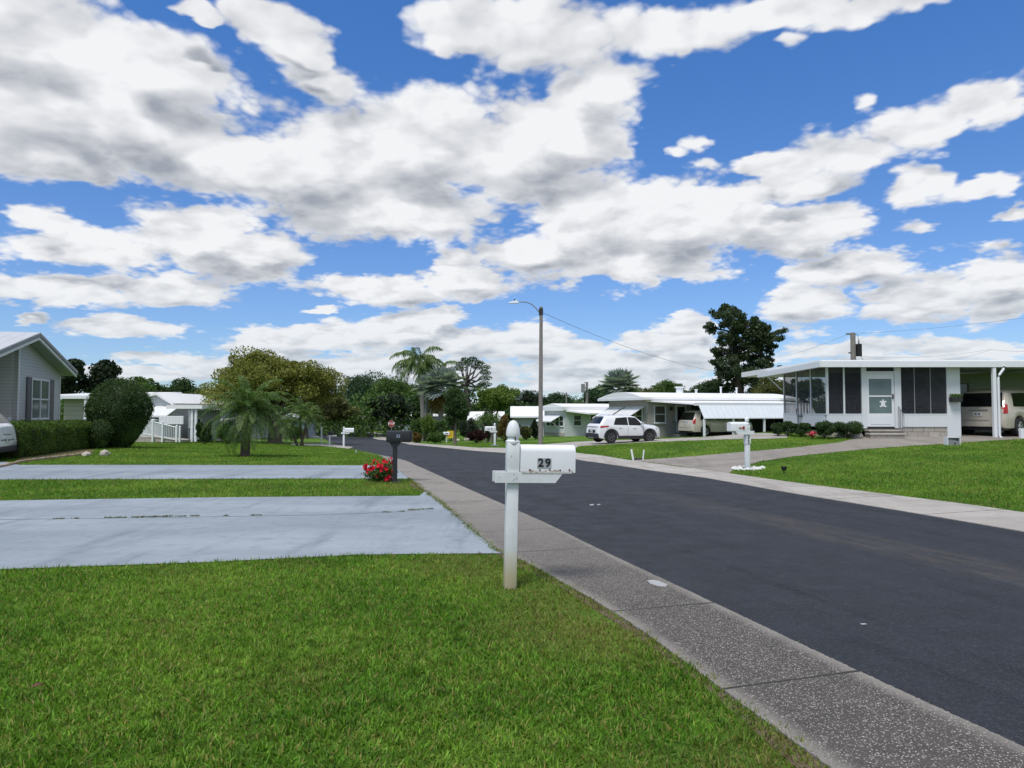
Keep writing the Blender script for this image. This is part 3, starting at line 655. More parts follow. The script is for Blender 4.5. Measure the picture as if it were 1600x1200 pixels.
# ---------------------------------------------------------------- foliage
def unit(rng, n): v = rng.normal(size=(n, 3)); return v / np.linalg.norm(v, axis=1, keepdims=True)
def leaf_quads(rng, P, size, asp=.5, flat=0.0):
    n = len(P); a = unit(rng, n); a[:, 2] *= (1 - flat); a /= np.linalg.norm(a, axis=1, keepdims=True)
    b = np.cross(a, unit(rng, n)); b /= np.linalg.norm(b, axis=1, keepdims=True) + 1e-9
    s = (size * rng.uniform(.6, 1.35, n))[:, None]
    V = np.stack([P - a * s * .5, P + b * s * asp * .5, P + a * s * .5, P - b * s * asp * .5], 1).reshape(-1, 3)
    return V, np.arange(n)[:, None] * 4 + [[0, 1, 2, 3]]
def blob_pts(rng, c, r, n, shell=.35):
    u = unit(rng, n); k = np.where(rng.random(n) < .75, 1 - shell * rng.random(n) ** 1.3, rng.random(n) ** .5)
    return np.array(c) + u * k[:, None] * np.array(r)
def leaves(name, parent, mat, P, size, rng, asp=.5, flat=0.0):
    V, Fq = leaf_quads(rng, P, size, asp, flat); return np_mesh(name, V, Fq, mat, parent)
CLR = {
 'yellowish': [(0.094,0.122,0.020),(0.156,0.181,0.030),(0.231,0.231,0.045),(0.180,0.190,0.044)],
 'dark': [(0.026,0.057,0.018),(0.044,0.086,0.025),(0.072,0.120,0.034)],
 'blackish': [(0.014,0.027,0.015),(0.023,0.041,0.019),(0.038,0.059,0.026)],
 'mid': [(0.045,0.095,0.022),(0.077,0.144,0.030),(0.115,0.185,0.043)],
 'fresh': [(0.071,0.136,0.021),(0.127,0.201,0.032),(0.178,0.247,0.048)],
 'olive': [(0.056,0.077,0.024),(0.106,0.122,0.035),(0.163,0.163,0.056)],
 'bluish': [(0.030,0.070,0.033),(0.050,0.100,0.045),(0.077,0.130,0.060)],
 'hedge': [(0.048,0.100,0.015),(0.077,0.144,0.022),(0.125,0.194,0.035)],
 'palm': [(0.048,0.102,0.024),(0.084,0.150,0.036),(0.144,0.198,0.058)],
 'silver': [(0.158,0.200,0.200),(0.252,0.304,0.304),(0.357,0.399,0.389)],
 'rust': [(0.096,0.060,0.018),(0.168,0.108,0.024),(0.120,0.120,0.030)],
 'maroon': [(0.054,0.014,0.017),(0.084,0.019,0.024),(0.036,0.024,0.014)],
}
def LM(k): return leaf_mat("leaf_" + k, CLR[k])
M_BARK = bark("bark_brown", (.13, .105, .08)); M_BARKG = bark("bark_grey", (.24, .225, .20)); M_BARKD = bark("bark_dark", (.055, .045, .04)); M_FIBRE = bark("palm_fibre", (.09, .07, .05), 30)
def tree(name, label, box, Y, col, base=None,  cat='tree', group=None, nclump=60, per=150, leaf=.28, clump=.30, trunk_r=.25, limbs=7, seed=1, depth=None, fill=.55, barkm=None, asp=.55, trunks=1, squash=.75, skew=0.0, lean=0.0):
    """a tree whose crown fills the box (x0, x1, y top, y bottom) of the photograph at distance Y: clumps of leaves on limbs that reach them"""
    x0, x1, yt, yb = box; rng = np.random.default_rng(seed); rr = random.Random(seed); leaf *= .78; per = int(per * 1.6)
    A = pt(x0, yb, Y); B = pt(x1, yt, Y); rx = (B.x - A.x) / 2; rz = (B.z - A.z) / 2; ry = depth if depth else rx * .9
    cx = (A.x + B.x) / 2; cz = (A.z + B.z) / 2; bx = cx if base is None else pt(base, 640, Y).x; gz = tz(bx, Y)
    root = thing(name, label, cat, (bx, Y, gz), 0, group); C = np.array([cx - bx, 0, cz - gz])
    cl = []; tries = 0
    rc0 = clump * min(rx, rz); lobes = []
    for _ in range(max(5, nclump // 9)):
        u = unit(rng, 1)[0]; u[2] = u[2] * .9 + .08; lobes.append((u * rng.uniform(.35, .72), rng.uniform(.30, .52)))
    while len(cl) < nclump and tries < nclump * 40:
        tries += 1; u = unit(rng, 1)[0]; k = rr.random() ** (.28 if rr.random() > 1 - fill else .55)
        if u[2] < -.55: continue
        lc, lr = lobes[len(cl) % len(lobes)]; u = lc + u * lr * (.55 + .45 * k); u *= min(1.0, 1.02 / (np.linalg.norm(u) + 1e-6)) if np.linalg.norm(u) > 1.02 else 1.0
        rc = rc0 * rr.uniform(.55, 1.3); e = u * (np.array([rx, ry, rz]) - rc * .6); e[0] += skew * e[2]; cl.append((C + e, rc))
    PP = []
    for c, rc in cl: PP.append(blob_pts(rng, c, (rc * 1.15, rc * 1.15, rc * squash), int(per * rr.uniform(.7, 1.3))))
    leaves("crown", root, LM(col), np.concatenate(PP), leaf, rng, asp)
    tb = MB(); top = C + np.array([0, 0, rz * .25])
    for q in range(trunks):
        ox = (q - (trunks - 1) / 2) * trunk_r * 2.2; f1 = Vector((ox, 0, -.05)); mid = Vector((ox * 1.6 + lean * .5, 0, max(.2, (C[2] - rz * .7)))); tp = Vector((top[0] + ox * 3, 0, top[2]))
        tb.tube([f1, f1.lerp(mid, .12), f1.lerp(mid, .6), mid, mid.lerp(tp, .5), tp], [trunk_r * 1.5, trunk_r * 1.08, trunk_r * .95, trunk_r * .85, trunk_r * .55, trunk_r * .15], 10)
        for k in range(limbs):
            c, rc = cl[(k * 7 + q) % len(cl)]; s = mid.lerp(tp, rr.uniform(0, .45)); e = Vector(c); m = s.lerp(e, .5) + Vector((0, 0, rc * .4 * rr.uniform(-.6, .8)))
            tb.tube([s, m, e], [trunk_r * .42, trunk_r * .26, trunk_r * .08], 6)
    tb.build("trunk", barkm or M_BARK, root, True); return root
def shrub(name, label, box, Y, col, cat='shrub', group=None, n=2500, leaf=.07, seed=1, lumps=7, ry=None, boxy=False, stems=True, shell=.3, asp=.55, core=True):
    """a bush that stands on the ground and fills the box (x0, x1, y top, y bottom) of the photograph"""
    x0, x1, yt, yb = box; rng = np.random.default_rng(seed); A = pt(x0, yb, Y); B = pt(x1, yt, Y); cx = (A.x + B.x) / 2; gz = tz(cx, Y)
    rx = (B.x - A.x) / 2; z0 = min(A.z, gz) - gz + .02; z1 = B.z - gz; rz = max(.1, (z1 - z0) / 2); ry = ry or rx * .85
    root = thing(name, label, cat, (cx, Y, gz), 0, group); C = np.array([0, 0, z0 + rz]); PP = []; m = n // (lumps + 2)
    if shell < .25: PP.append(blob_pts(rng, C, (rx * .97, ry * .97, rz * .97), 5 * m, shell)); PP.append(np.array(C) + unit(rng, m) * np.array([rx, ry, rz]) * rng.uniform(.95, 1.03, (m, 1)))
    else: PP.append(blob_pts(rng, C - np.array([0, 0, rz * .25]), (rx * .7, ry * .7, rz * .7), m, shell))
    for k in range(lumps if shell < .25 else lumps + 5):
        u = unit(rng, 1)[0]; u[2] = u[2] * .8 + .1; rl = rng.uniform(.22, .5); c = C + u * np.array([rx, ry, rz]) * (1.02 - rl * .8) * (.9 if shell < .25 else 1.0); PP.append(blob_pts(rng, c, (rx * rl, ry * rl, rz * rl), int(m * (.5 + 1.6 * rl)), .6))
    P = np.concatenate(PP); P[:, 2] = np.maximum(P[:, 2], .02)
    if 'tall clipped' in label: kk = np.clip(P[:, 2] / (z1 * .55), 0, 1); P[:, 0] = P[:, 0] * (.55 + .45 * kk) - .10 * (1 - kk); P[:, 1] *= .6 + .4 * kk
    leaves("foliage", root, LM(col), P, leaf, rng, asp)
    if shell < .25: MB().blob(C + np.array([0, 0, .08 * rz]), (rx * .74, ry * .74, rz * .78), seed, .06, 3).build('solid_core', leaf_mat('inner_' + col, [tuple(v * .6 for v in c) for c in CLR[col]], 0.0), root, True)  # added darkened core that keeps light from leaking through the leaves
    sb = MB()
    for k in range(5): sb.tube([(rng.uniform(-.12, .12) * rx, rng.uniform(-.1, .1) * ry, -.03), (rng.uniform(-.35, .35) * rx, rng.uniform(-.3, .3) * ry, C[2] * .9), (rng.uniform(-.6, .6) * rx, rng.uniform(-.4, .4) * ry, C[2] * 1.5)], [max(.012, rx * .03), max(.01, rx * .022), .006], 6)
    sb.build("stem", M_BARKD, root, True); return root
def frond(rng, V, o, az, e0, L, droop, nl, ll, lw, hang=.4, up=.35, rachis=.02):
    """one feather frond: an arching rachis with leaflets on both sides"""
    d = np.array([math.cos(az), math.sin(az), 0]); side = np.array([-math.sin(az), math.cos(az), 0]); p = np.array(o, float); N = 16; pts = [p.copy()]; e = e0
    for i in range(N):
        t = (i + 1) / N; e = e0 - droop * t ** 1.4; p = p + (d * math.cos(e) + np.array([0, 0, math.sin(e)])) * (L / N); pts.append(p.copy())
    pts = np.array(pts)
    for i in range(N):
        w = rachis * (1 - i / N) + .004; V.append(np.stack([pts[i] - side * w, pts[i] + side * w, pts[i + 1] + side * w * .9, pts[i + 1] - side * w * .9]))
    t = np.repeat(np.linspace(.14, 1, nl), 2); sg = np.tile([-1., 1.], nl); q = t * N; i0 = np.minimum(q.astype(int), N - 1); fr = (q - i0)[:, None]; P = pts[i0] * (1 - fr) + pts[i0 + 1] * fr
    T = pts[np.minimum(i0 + 1, N)] - pts[i0]; T /= np.linalg.norm(T, axis=1, keepdims=True) + 1e-9
    ln = ll * np.sin(np.clip(.12 + .88 * t, 0, 1) ** .8 * np.pi * .97 + .03) ** .6 * rng.uniform(.8, 1.15, len(t)); upv = np.cross(side[None], T); upv *= np.sign(upv[:, 2:3] + 1e-6)
    D = sg[:, None] * side * .85 + T * .55 + upv * rng.uniform(-.2, up, len(t))[:, None]; D /= np.linalg.norm(D, axis=1, keepdims=True)
    M = P + D * (ln * .55)[:, None]; E = P + D * (ln * .92)[:, None] + np.array([0, 0, -1.]) * (ln * hang * rng.uniform(.6, 1.3, len(t)))[:, None]
    wv = T * lw
    V += [np.stack([a, b, c, f]) for a, b, c, f in zip(P, M - wv, E, M + wv)]
def palm(name, label, bpx, Y, top_px, col, group=None, nf=30, L=1.7, nl=44, ll=.28, lw=.010, droop=1.7, emin=-.5, emax=1.35, hang=.35, trunk=(.13, .1), seed=1, cat='palm tree', lean=0.0, boots=True, base_y=None, up=.35):
    rng = np.random.default_rng(seed); B = pt(bpx, 640, Y); gz = tz(B.x, Y); tp = pt(top_px[0], top_px[1], Y); h = tp.z - gz; dx = tp.x - B.x
    root = thing(name, label, cat, (B.x, Y, gz), 0, group); V = []
    for k in range(nf):
        f = (k + .5) / nf; frond(rng, V, (dx, 0, h), k * 2.39996 + rng.uniform(-.2, .2), emax + (emin - emax) * f ** .8 + rng.uniform(-.12, .12), L * rng.uniform(.82, 1.1), droop * rng.uniform(.75, 1.15), nl, ll, lw, hang, up)
    V = np.concatenate(V); np_mesh("crown", V, np.arange(len(V)).reshape(-1, 4), LM(col), root)
    tb = MB(); n = 14; prof = []
    P = [Vector((dx * (i / n) ** 1.5 + lean * math.sin(i / n * 3.1), 0, -.05 + (h + .1) * i / n)) for i in range(n + 1)]
    rad = [trunk[0] * (1.25 if i == 0 else 1) * (1 - i / n) + trunk[1] * i / n + (.012 if boots and i % 2 else 0) for i in range(n + 1)]; tb.tube(P, rad, 12)
    if boots:
        rb = random.Random(seed)
        for k in range(40):
            t = .35 + .62 * rb.random(); c = P[int(t * n)]; a = rb.uniform(0, 6.28); r = trunk[1]; tb.tube([(c.x + math.cos(a) * r * .8, math.sin(a) * r * .8, c.z), (c.x + math.cos(a) * (r + .05), math.sin(a) * (r + .05), c.z + .09)], [.025, .012], 5)
    tb.build("trunk", M_FIBRE if boots else M_BARKG, root, True); return root
def fan_palm(name, label, bpx, Y, top_px, rad, col='silver', nf=26, seed=1, group=None, trunk=.25, dead=0, fr=None):
    rng = np.random.default_rng(seed); B = pt(bpx, 640, Y); gz = tz(B.x, Y); tp = pt(top_px[0], top_px[1], Y); h = tp.z - gz; dx = tp.x - B.x
    root = thing(name, label, 'palm tree', (B.x, Y, gz), 0, group); V = []; R_ = fr or rad * .62; DV = []
    for k in range(nf + dead):
        isd = k >= nf; az = k * 2.39996; e = 1.25 - 1.75 * (min(k, nf) + .5) / nf if not isd else -1.1; d = np.array([math.cos(az) * math.cos(e), math.sin(az) * math.cos(e), math.sin(e)]); pl = rad * rng.uniform(.4, .6)
        o = np.array([dx, 0, h]); c = o + d * pl; side = np.cross(d, [0, 0, 1.]); side /= np.linalg.norm(side); nrm = np.cross(side, d); W = DV if isd else V
        W.append(np.stack([o - side * .04, o + side * .04, c + side * .02, c - side * .02]))
        for j in range(26):
            a = -2.1 + 4.2 * j / 25; dd = d * math.cos(a) + side * math.sin(a); fold = nrm * (.25 * abs(math.sin(a)) + (.04 if j % 2 else -.04)); ln = R_ * rng.uniform(.8, 1.08) * (1 - .18 * abs(a) / 2.1)
            pv = (d * -math.sin(a) + side * math.cos(a)) * ln * .085; tip = c + (dd + fold) * ln + np.array([0, 0, -.12 * ln]); m = c + (dd + fold) * ln * .5; W.append(np.stack([c, m - pv, tip, m + pv]))
    np_mesh("crown", np.concatenate(V), np.arange(len(V) * 4).reshape(-1, 4), LM(col), root)
    if DV: np_mesh("dead_frond_skirt", np.concatenate(DV), np.arange(len(DV) * 4).reshape(-1, 4), LM('rust'), root)
    tb = MB(); n = 8; tb.tube([(dx * i / n, 0, -.05 + (h + .05) * i / n) for i in range(n + 1)], [trunk * (1.2 if i == 0 else 1) * (1 - .25 * i / n) for i in range(n + 1)], 12); tb.build("trunk", M_BARKG, root, True); return root

# --- left side
tree("shade_tree", "big spreading yellow green shade tree with a thick trunk on the left lawn", (296, 552, 540, 676), 49, 'yellowish', base=430, nclump=150, per=260, leaf=.21, clump=.26, trunk_r=.45, limbs=26, seed=4, depth=4.6, fill=.75, squash=.7)
shrub("ball_shrub", "tall clipped ball shaped dark green shrub behind the hedge", (134, 239, 590, 716), 29.5, 'dark', n=30000, leaf=.07, seed=5, lumps=3, shell=.10)
shrub("ball_shrub", "low rounded dark bush between the hedge and the tall clipped ball shrub", (137, 177, 654, 708), 28.2, 'dark', n=7000, leaf=.06, seed=6, lumps=5, shell=.15)
def hedge():
    a = Vector((-15.75, 22.7)); b = Vector((-16.95, 29.0)); L = (b - a).length; ang = math.atan2(b.y - a.y, b.x - a.x); root = thing("hedge", "long box clipped green hedge along the front of the grey house", 'hedge', (a.x, a.y, .06), ang); rng = np.random.default_rng(9)
    n = 60000; x = rng.uniform(0, L, n); W, Hh = 1.3, 1.03; face = rng.integers(0, 5, n); u = rng.random(n); v = rng.random(n); y = np.where(face < 2, (face == 0) * W, u * W); z = np.where(face == 4, Hh, v * Hh); z = np.where(face >= 3, Hh, z)
    en = rng.random(n) < .12; x = np.where(en, rng.choice([0, L], n), x); y = np.where(en, u * W, y); z = np.where(en, v * Hh, z)
    P = np.stack([x, y, z], 1); k = .05 * np.sin(x * 3 + y * 2) + .04 * np.sin(x * 7.1 + z * 5) ; c = np.array([L / 2, W / 2, Hh / 2]); r = np.abs((P - c) / np.array([L / 2, W / 2, Hh / 2])); rn = (r[:, 1] ** 6 + r[:, 2] ** 6) ** (1 / 6); P[:, 1:] = c[1:] + (P[:, 1:] - c[1:]) / np.maximum(rn, .9)[:, None]
    P += rng.normal(0, .025, (n, 3)); P[:, 2] += k * (P[:, 2] / Hh) + .05; P[:, 1] += k * .6; P[:, 2] = np.maximum(P[:, 2], .03)
    leaves("foliage", root, LM('hedge'), P, .055, rng, .55)
    mb = MB(); mb.bevbox(.12, .14, .02, L - .12, W - .14, Hh - .12, .15); mb.build("solid_core", M_BARKD, root)  # solid dark box filling the hedge behind its leaves
hedge()
palm("date_palm", "small bushy date palm with arching fronds alone on the left lawn", 384, 25.6, (388, 641), 'palm', nf=58, L=1.85, nl=50, ll=.29, lw=.016, droop=1.55, emin=-.42, emax=1.45, trunk=(.17, .13), seed=3)
def clump_palm():
    root = None
    rng = np.random.default_rng(12); B = pt(470, 640, 44); gz = tz(B.x, 44); root = thing("clump_palm", "small three stemmed date palm past the shade tree trunk", 'palm tree', (B.x, 44, gz))
    tops = [(452, 662), (482, 650), (466, 640)]; V = []
    for i, (a, b) in enumerate(tops):
        t = pt(a, b, 44); o = (t.x - B.x, (i - 1) * .4, t.z - gz)
        for k in range(24): frond(rng, V, o, k * 2.4 + i, 1.4 - 1.9 * (k / 24) ** .8, 1.25 * rng.uniform(.8, 1.1), 1.6, 26, .3, .016, .4)
        tb = MB(); tb.tube([((i - 1) * .12, (i - 1) * .1, -.05), (o[0] * .55, o[1] * .6, o[2] * .5), o], [.09, .075, .065], 8); tb.build("trunk", M_FIBRE, root, True)
    V = np.concatenate(V); np_mesh("crown", V, np.arange(len(V)).reshape(-1, 4), LM('palm'), root)
clump_palm()
tree("magnolia", "dark broad leaved tree rising over the flat roof left of the ball shrub", (122, 188, 553, 632), 60, 'blackish', nclump=80, per=90, leaf=.34, clump=.34, trunk_r=.2, limbs=8, seed=21, asp=.6)
tree("magnolia", "dark broad leaved tree half hidden by the eave of the grey house", (80, 132, 549, 640), 58, 'blackish', nclump=70, per=90, leaf=.34, clump=.32, trunk_r=.2, limbs=8, seed=22, asp=.6)
g = "trees in the wood behind the left houses"
for i, (bx, Y, c, lb) in enumerate([((160, 258, 585, 676), 92, 'mid', "green tree rising behind the tall ball shrub"), ((200, 290, 587, 678), 96, 'dark', "dark rounded tree behind the white gable house"), ((240, 330, 588, 678), 99, 'dark', "dark tree between the white gable house and the yellow green shade tree"),
        ((268, 352, 600, 680), 90, 'olive', "low olive tree behind the white carport posts")]):
    tree("broadleaf_tree", lb, bx, Y, c, group=g, nclump=110, per=120, leaf=.42, clump=.28, trunk_r=.3, limbs=8, seed=30 + i)
shrub("garden_shrub", "dark tangled shrub behind the date palm beside the white carport post", (306, 334, 652, 696), 40, 'dark', n=3000, leaf=.10, seed=41)
shrub("garden_shrub", "low shrub under the right hand fronds of the date palm", (338, 376, 662, 694), 42, 'mid', n=2600, leaf=.10, seed=42)
shrub("garden_shrub", "round green shrub between the shade tree and the three stemmed palm", (436, 474, 664, 690), 60, 'mid', n=2600, leaf=.13, seed=43)
# --- far end of the street
g = "trees at the far end of the street"
for i, (bx, Y, c, lb, b) in enumerate([((452, 560, 612, 672), 88, 'olive', "low grey green tree hanging over the street beyond the shade tree", 478), ((522, 630, 576, 674), 150, 'bluish', "tall blue green tree behind the cream gable house", None), ((564, 664, 583, 674), 128, 'mid', "rich green tree just left of the tall queen palms", None),
        ((596, 706, 594, 676), 132, 'blackish', "dark tree filling the gap behind the queen palm trunks", None), ((626, 726, 606, 676), 112, 'dark', "dark low tree behind the silver fan palm", None), ((730, 820, 612, 676), 118, 'dark', "dark tree seen under the pale green tree", None)]):
    tree("broadleaf_tree", lb, bx, Y, c, base=b, group=g, nclump=120, per=120, leaf=.5 if Y > 110 else .35, clump=.3, trunk_r=.3, limbs=8, seed=50 + i)
tree("dense_oak", "nearly black dense round tree behind the stop sign", (571, 642, 612, 676), 106, 'blackish', nclump=90, per=170, leaf=.4, clump=.33, trunk_r=.3, seed=60, fill=.6)
palm("queen_palm", "tallest queen palm with drooping plumes at the bend", 662, 72, (655, 567), 'palm', nf=26, L=3.3, nl=44, ll=.75, lw=.045, droop=1.9, emin=-.3, emax=1.4, hang=.8, trunk=(.24, .17), seed=61, boots=False, up=.2)
palm("queen_palm", "second queen palm close right of the tallest one", 671, 75, (682, 586), 'palm', nf=20, L=2.9, nl=40, ll=.7, lw=.045, droop=1.9, emin=-.2, emax=1.3, hang=.8, trunk=(.22, .16), seed=62, boots=False, up=.2)
fan_palm("fan_palm", "silver grey fan palm in front of the queen palms", 686, 66, (692, 606), 2.3, 'silver', nf=30, seed=63, trunk=.28, dead=8)
fan_palm("fan_palm", "smaller silver fan palm between the queen palm trunks and the big silver one", 664, 68, (668, 606), 1.6, 'silver', nf=16, seed=64, trunk=.18)
tree("conical_evergreen", "dark narrow cone shaped evergreen at the bend of the street", (692, 735, 590, 692), 50, 'dark', base=711, nclump=70, per=170, leaf=.16, clump=.42, trunk_r=.13, limbs=6, seed=65, fill=.5)
def flat_pine():
    Y = 100; root_x = pt(733, 640, Y).x; gz = tz(root_x, Y); rng = np.random.default_rng(66); rr = random.Random(66); root = thing("flat_topped_pine", "umbrella topped pine with bare limbs showing behind the silver palm", 'tree', (root_x, Y, gz)); PP = []; tb = MB()
    def L(px, py, dy=0): p = pt(px, py, Y); return Vector((p.x - root_x, dy, p.z - gz))
    t0 = L(733, 668); fork = L(729, 615); tb.tube([Vector((0, 0, -.1)), L(733, 640), fork, L(728, 590)], [.55, .42, .34, .22], 9)
    for k, (px, py) in enumerate([(704,586),(709,578),(717,568),(727,562),(738,561),(748,566),(755,574),(759,583),(757,592),(744,572),(733,570),(722,576),(704,598),(712,606),(752,602),(760,600),(742,608),(720,612),(736,618)]):
        e = L(px, py, rr.uniform(-2.5, 2.5)); s = fork.lerp(L(728, 590), rr.uniform(.1, 1)); tb.tube([s, s.lerp(e, .55) + Vector((0, 0, -.4)), e], [.16, .11, .04], 6)
        PP.append(blob_pts(rng, e, (.85, .85, .42), 230))
        PP.append(blob_pts(rng, e + Vector((rr.uniform(-.6, .6), rr.uniform(-.6, .6), .1)), (.6, .6, .35), 120))
    leaves("crown", root, LM('dark'), np.concatenate(PP), .26, rng, .3); tb.build("trunk", M_BARKD, root, True)
flat_pine()
tree("pale_green_tree", "pale green rounded tree with a leaning forked trunk left of the street lamp", (738, 826, 597, 656), 57, 'fresh', base=772, nclump=90, per=170, leaf=.2, clump=.3, trunk_r=.11, limbs=14, seed=67, fill=.6, trunks=2)
g = "planting in the bed at the bend of the street"
for i, (bx, Y, c, lb) in enumerate([((638, 664, 652, 690), 60, 'palm', "leafy green shrub right of the dark mailbox box"), ((654, 684, 646, 690), 58, 'fresh', "light green arching shrub in front of the queen palm trunks"), ((676, 700, 654, 688), 56, 'palm', "green shrub under the big silver fan palm"),
        ((642, 662, 674, 694), 56, 'rust', "small orange tinged shrub by the right kerb corner"), ((666, 694, 672, 692), 54, 'mid', "low shrub just left of the yellow sign"),
        ((727, 764, 670, 690), 52, 'maroon', "dark red leaved low hedge behind the pale rocks"), ((752, 772, 640, 690), 54, 'dark', "dark spiky shrub behind the two thin pale stems"), ((776, 802, 648, 690), 51, 'rust', "orange variegated bush behind the wooden looking mailbox post"), ((811, 833, 664, 688), 58, 'olive', "olive bush in front of the white house end wall"), ((829, 846, 655, 688), 59, 'blackish', "dark upright shrub under the white awning"), ((684, 730, 644, 690), 63, 'dark', "dark shrub mass behind the yellow sign"), ((716, 752, 652, 689), 62, 'blackish', "dark shrub behind the red leaved hedge"), ((742, 792, 646, 690), 60, 'mid', "green shrub mass behind the two thin pale stems"), ((640, 690, 652, 690), 67, 'dark', "dark shrub mass behind the queen palm trunks"), ((786, 818, 660, 688), 63, 'dark', "low dark shrub before the broad white roofed wing")]):
    shrub("garden_shrub", lb, bx, Y, c, group=g, n=3200, leaf=.12, seed=70 + i)
def thin_tree(): # two pale leaning stems with strap leaves
    rng = np.random.default_rng(81); B = pt(764, 640, 53); gz = tz(B.x, 53); root = thing("strap_leaf_plant", "two thin pale leaning stems topped by strappy leaves", 'plant', (B.x, 53, gz)); V = []
    for i, (a, b, c) in enumerate([(754, 656, -.25), (770, 655, .12)]):
        t = pt(a, b, 53); o = (t.x - B.x, 0, t.z - gz); MB().tube([(c, 0, -.03), ((o[0] + c) / 2 + .05, 0, o[2] * .5), o], [.07, .06, .05], 7).build("stem", M_BARKG, root, True)
        for k in range(22): frond(rng, V, o, k * 2.4, 1.3 - 1.6 * k / 22, .9, 1.7, 6, .3, .03, .5, rachis=.04)
    V = np.concatenate(V); np_mesh("leaf_tuft", V, np.arange(len(V)).reshape(-1, 4), LM('palm'), root)
thin_tree()
# --- wood behind the right hand houses
g = "trees behind the right hand houses"
for i, (bx, Y, c, lb) in enumerate([((798, 868, 600, 664), 150, 'blackish', "dark tree behind the street lamp pole, left part"), ((830, 902, 610, 664), 160, 'bluish', "blue green tree right of the street lamp pole"), ((868, 934, 612, 664), 165, 'mid', "mid green tree by the thin far pole"), ((902, 966, 596, 660), 120, 'bluish', "rounded dark tree left of the far fan palm"),
        ((976, 1036, 596, 652), 118, 'olive', "small olive tree right of the far fan palm"), ((1010, 1070, 588, 652), 124, 'mid', "green tree with a domed top over the tan house roof"), ((1050, 1118, 590, 652), 122, 'dark', "dark feathery tree over the carport roof"), ((1086, 1142, 599, 652), 112, 'blackish', "low dark tree at the foot of the great dark oak"),
        ((1174, 1236, 582, 652), 66, 'olive', "olive tree glimpsed through the left end of the screened porch"), ((1206, 1290, 586, 640), 78, 'dark', "dark tree behind the screened porch")]):
    tree("broadleaf_tree", lb, bx, Y, c, group=g, nclump=95, per=120, leaf=.42 if Y > 100 else .22, clump=.3, trunk_r=.3, limbs=8, seed=90 + i)
fan_palm("fan_palm", "silver fan palm head over the roof left of the tan house", 966, 88, (968, 606), 2.7, 'silver', nf=34, seed=104, trunk=.3)
def great_oak():
    Y = 76; root_x = pt(1160, 640, Y).x; gz = tz(root_x, Y); rng = np.random.default_rng(105); rr = random.Random(105); root = thing("dark_oak", "great dark ragged tree standing over the carport roof", 'tree', (root_x, Y, gz)); PP = []; tb = MB()
    def L(px, py, dy=0): p = pt(px, py, Y); return Vector((p.x - root_x, dy, p.z - gz))
    spine = [Vector((0, 0, -.1)), L(1158, 640), L(1155, 600), L(1150, 560), L(1147, 520), L(1146, 490)]; tb.tube(spine, [.6, .5, .42, .33, .22, .08], 9)
    for k, (px, py, r) in enumerate([(1146,484,1.0),(1133,487,.9),(1158,486,.9),(1123,500,.85),(1140,500,1.1),(1160,499,1.0),(1117,511,.7),(1134,514,.9),(1150,513,1.0),(1168,511,.8),(1176,505,.6),(1190,512,.8),(1196,522,.9),(1183,524,.9),(1206,528,.8),(1214,523,.6),(1217,536,.6),(1203,540,.9),(1190,540,1.0),(1172,530,1.1),(1155,530,1.1),(1140,532,.8),(1124,530,.7),(1122,545,.6),(1136,550,.9),(1152,548,1.1),(1170,548,1.2),(1186,556,1.0),(1206,556,.6),(1116,566,.7),(1128,562,.9),(1144,568,1.1),(1160,566,1.2),(1178,572,1.1),(1196,574,.8),(1200,582,.7),(1124,590,.8),(1138,586,1.1),(1155,586,1.3),(1172,592,1.2),(1190,596,.9),(1120,604,.9),(1136,606,1.2),(1154,608,1.3),(1172,610,1.2),(1186,612,.9)]):
        e = L(px, py, rr.uniform(-2.2, 2.2)); i = min(range(len(spine)), key=lambda j: abs(spine[j].z - (e.z - .8))); s = spine[i]; tb.tube([s, s.lerp(e, .5) + Vector((0, 0, .1)), e], [.16, .1, .03], 6)
        for q in range(7): PP.append(blob_pts(rng, e + Vector((rr.uniform(-.95, .95), rr.uniform(-.9, .9), rr.uniform(-.75, .7))) * r, (r * .55, r * .55, r * .42), int(125 * r), .7))
    leaves("crown", root, LM('blackish2'), np.concatenate(PP), .25, rng, .6); tb.build("trunk", M_BARKD, root, True)
CLR['blackish2'] = [(.026,.046,.020),(.046,.072,.030),(.074,.102,.044)]
great_oak()
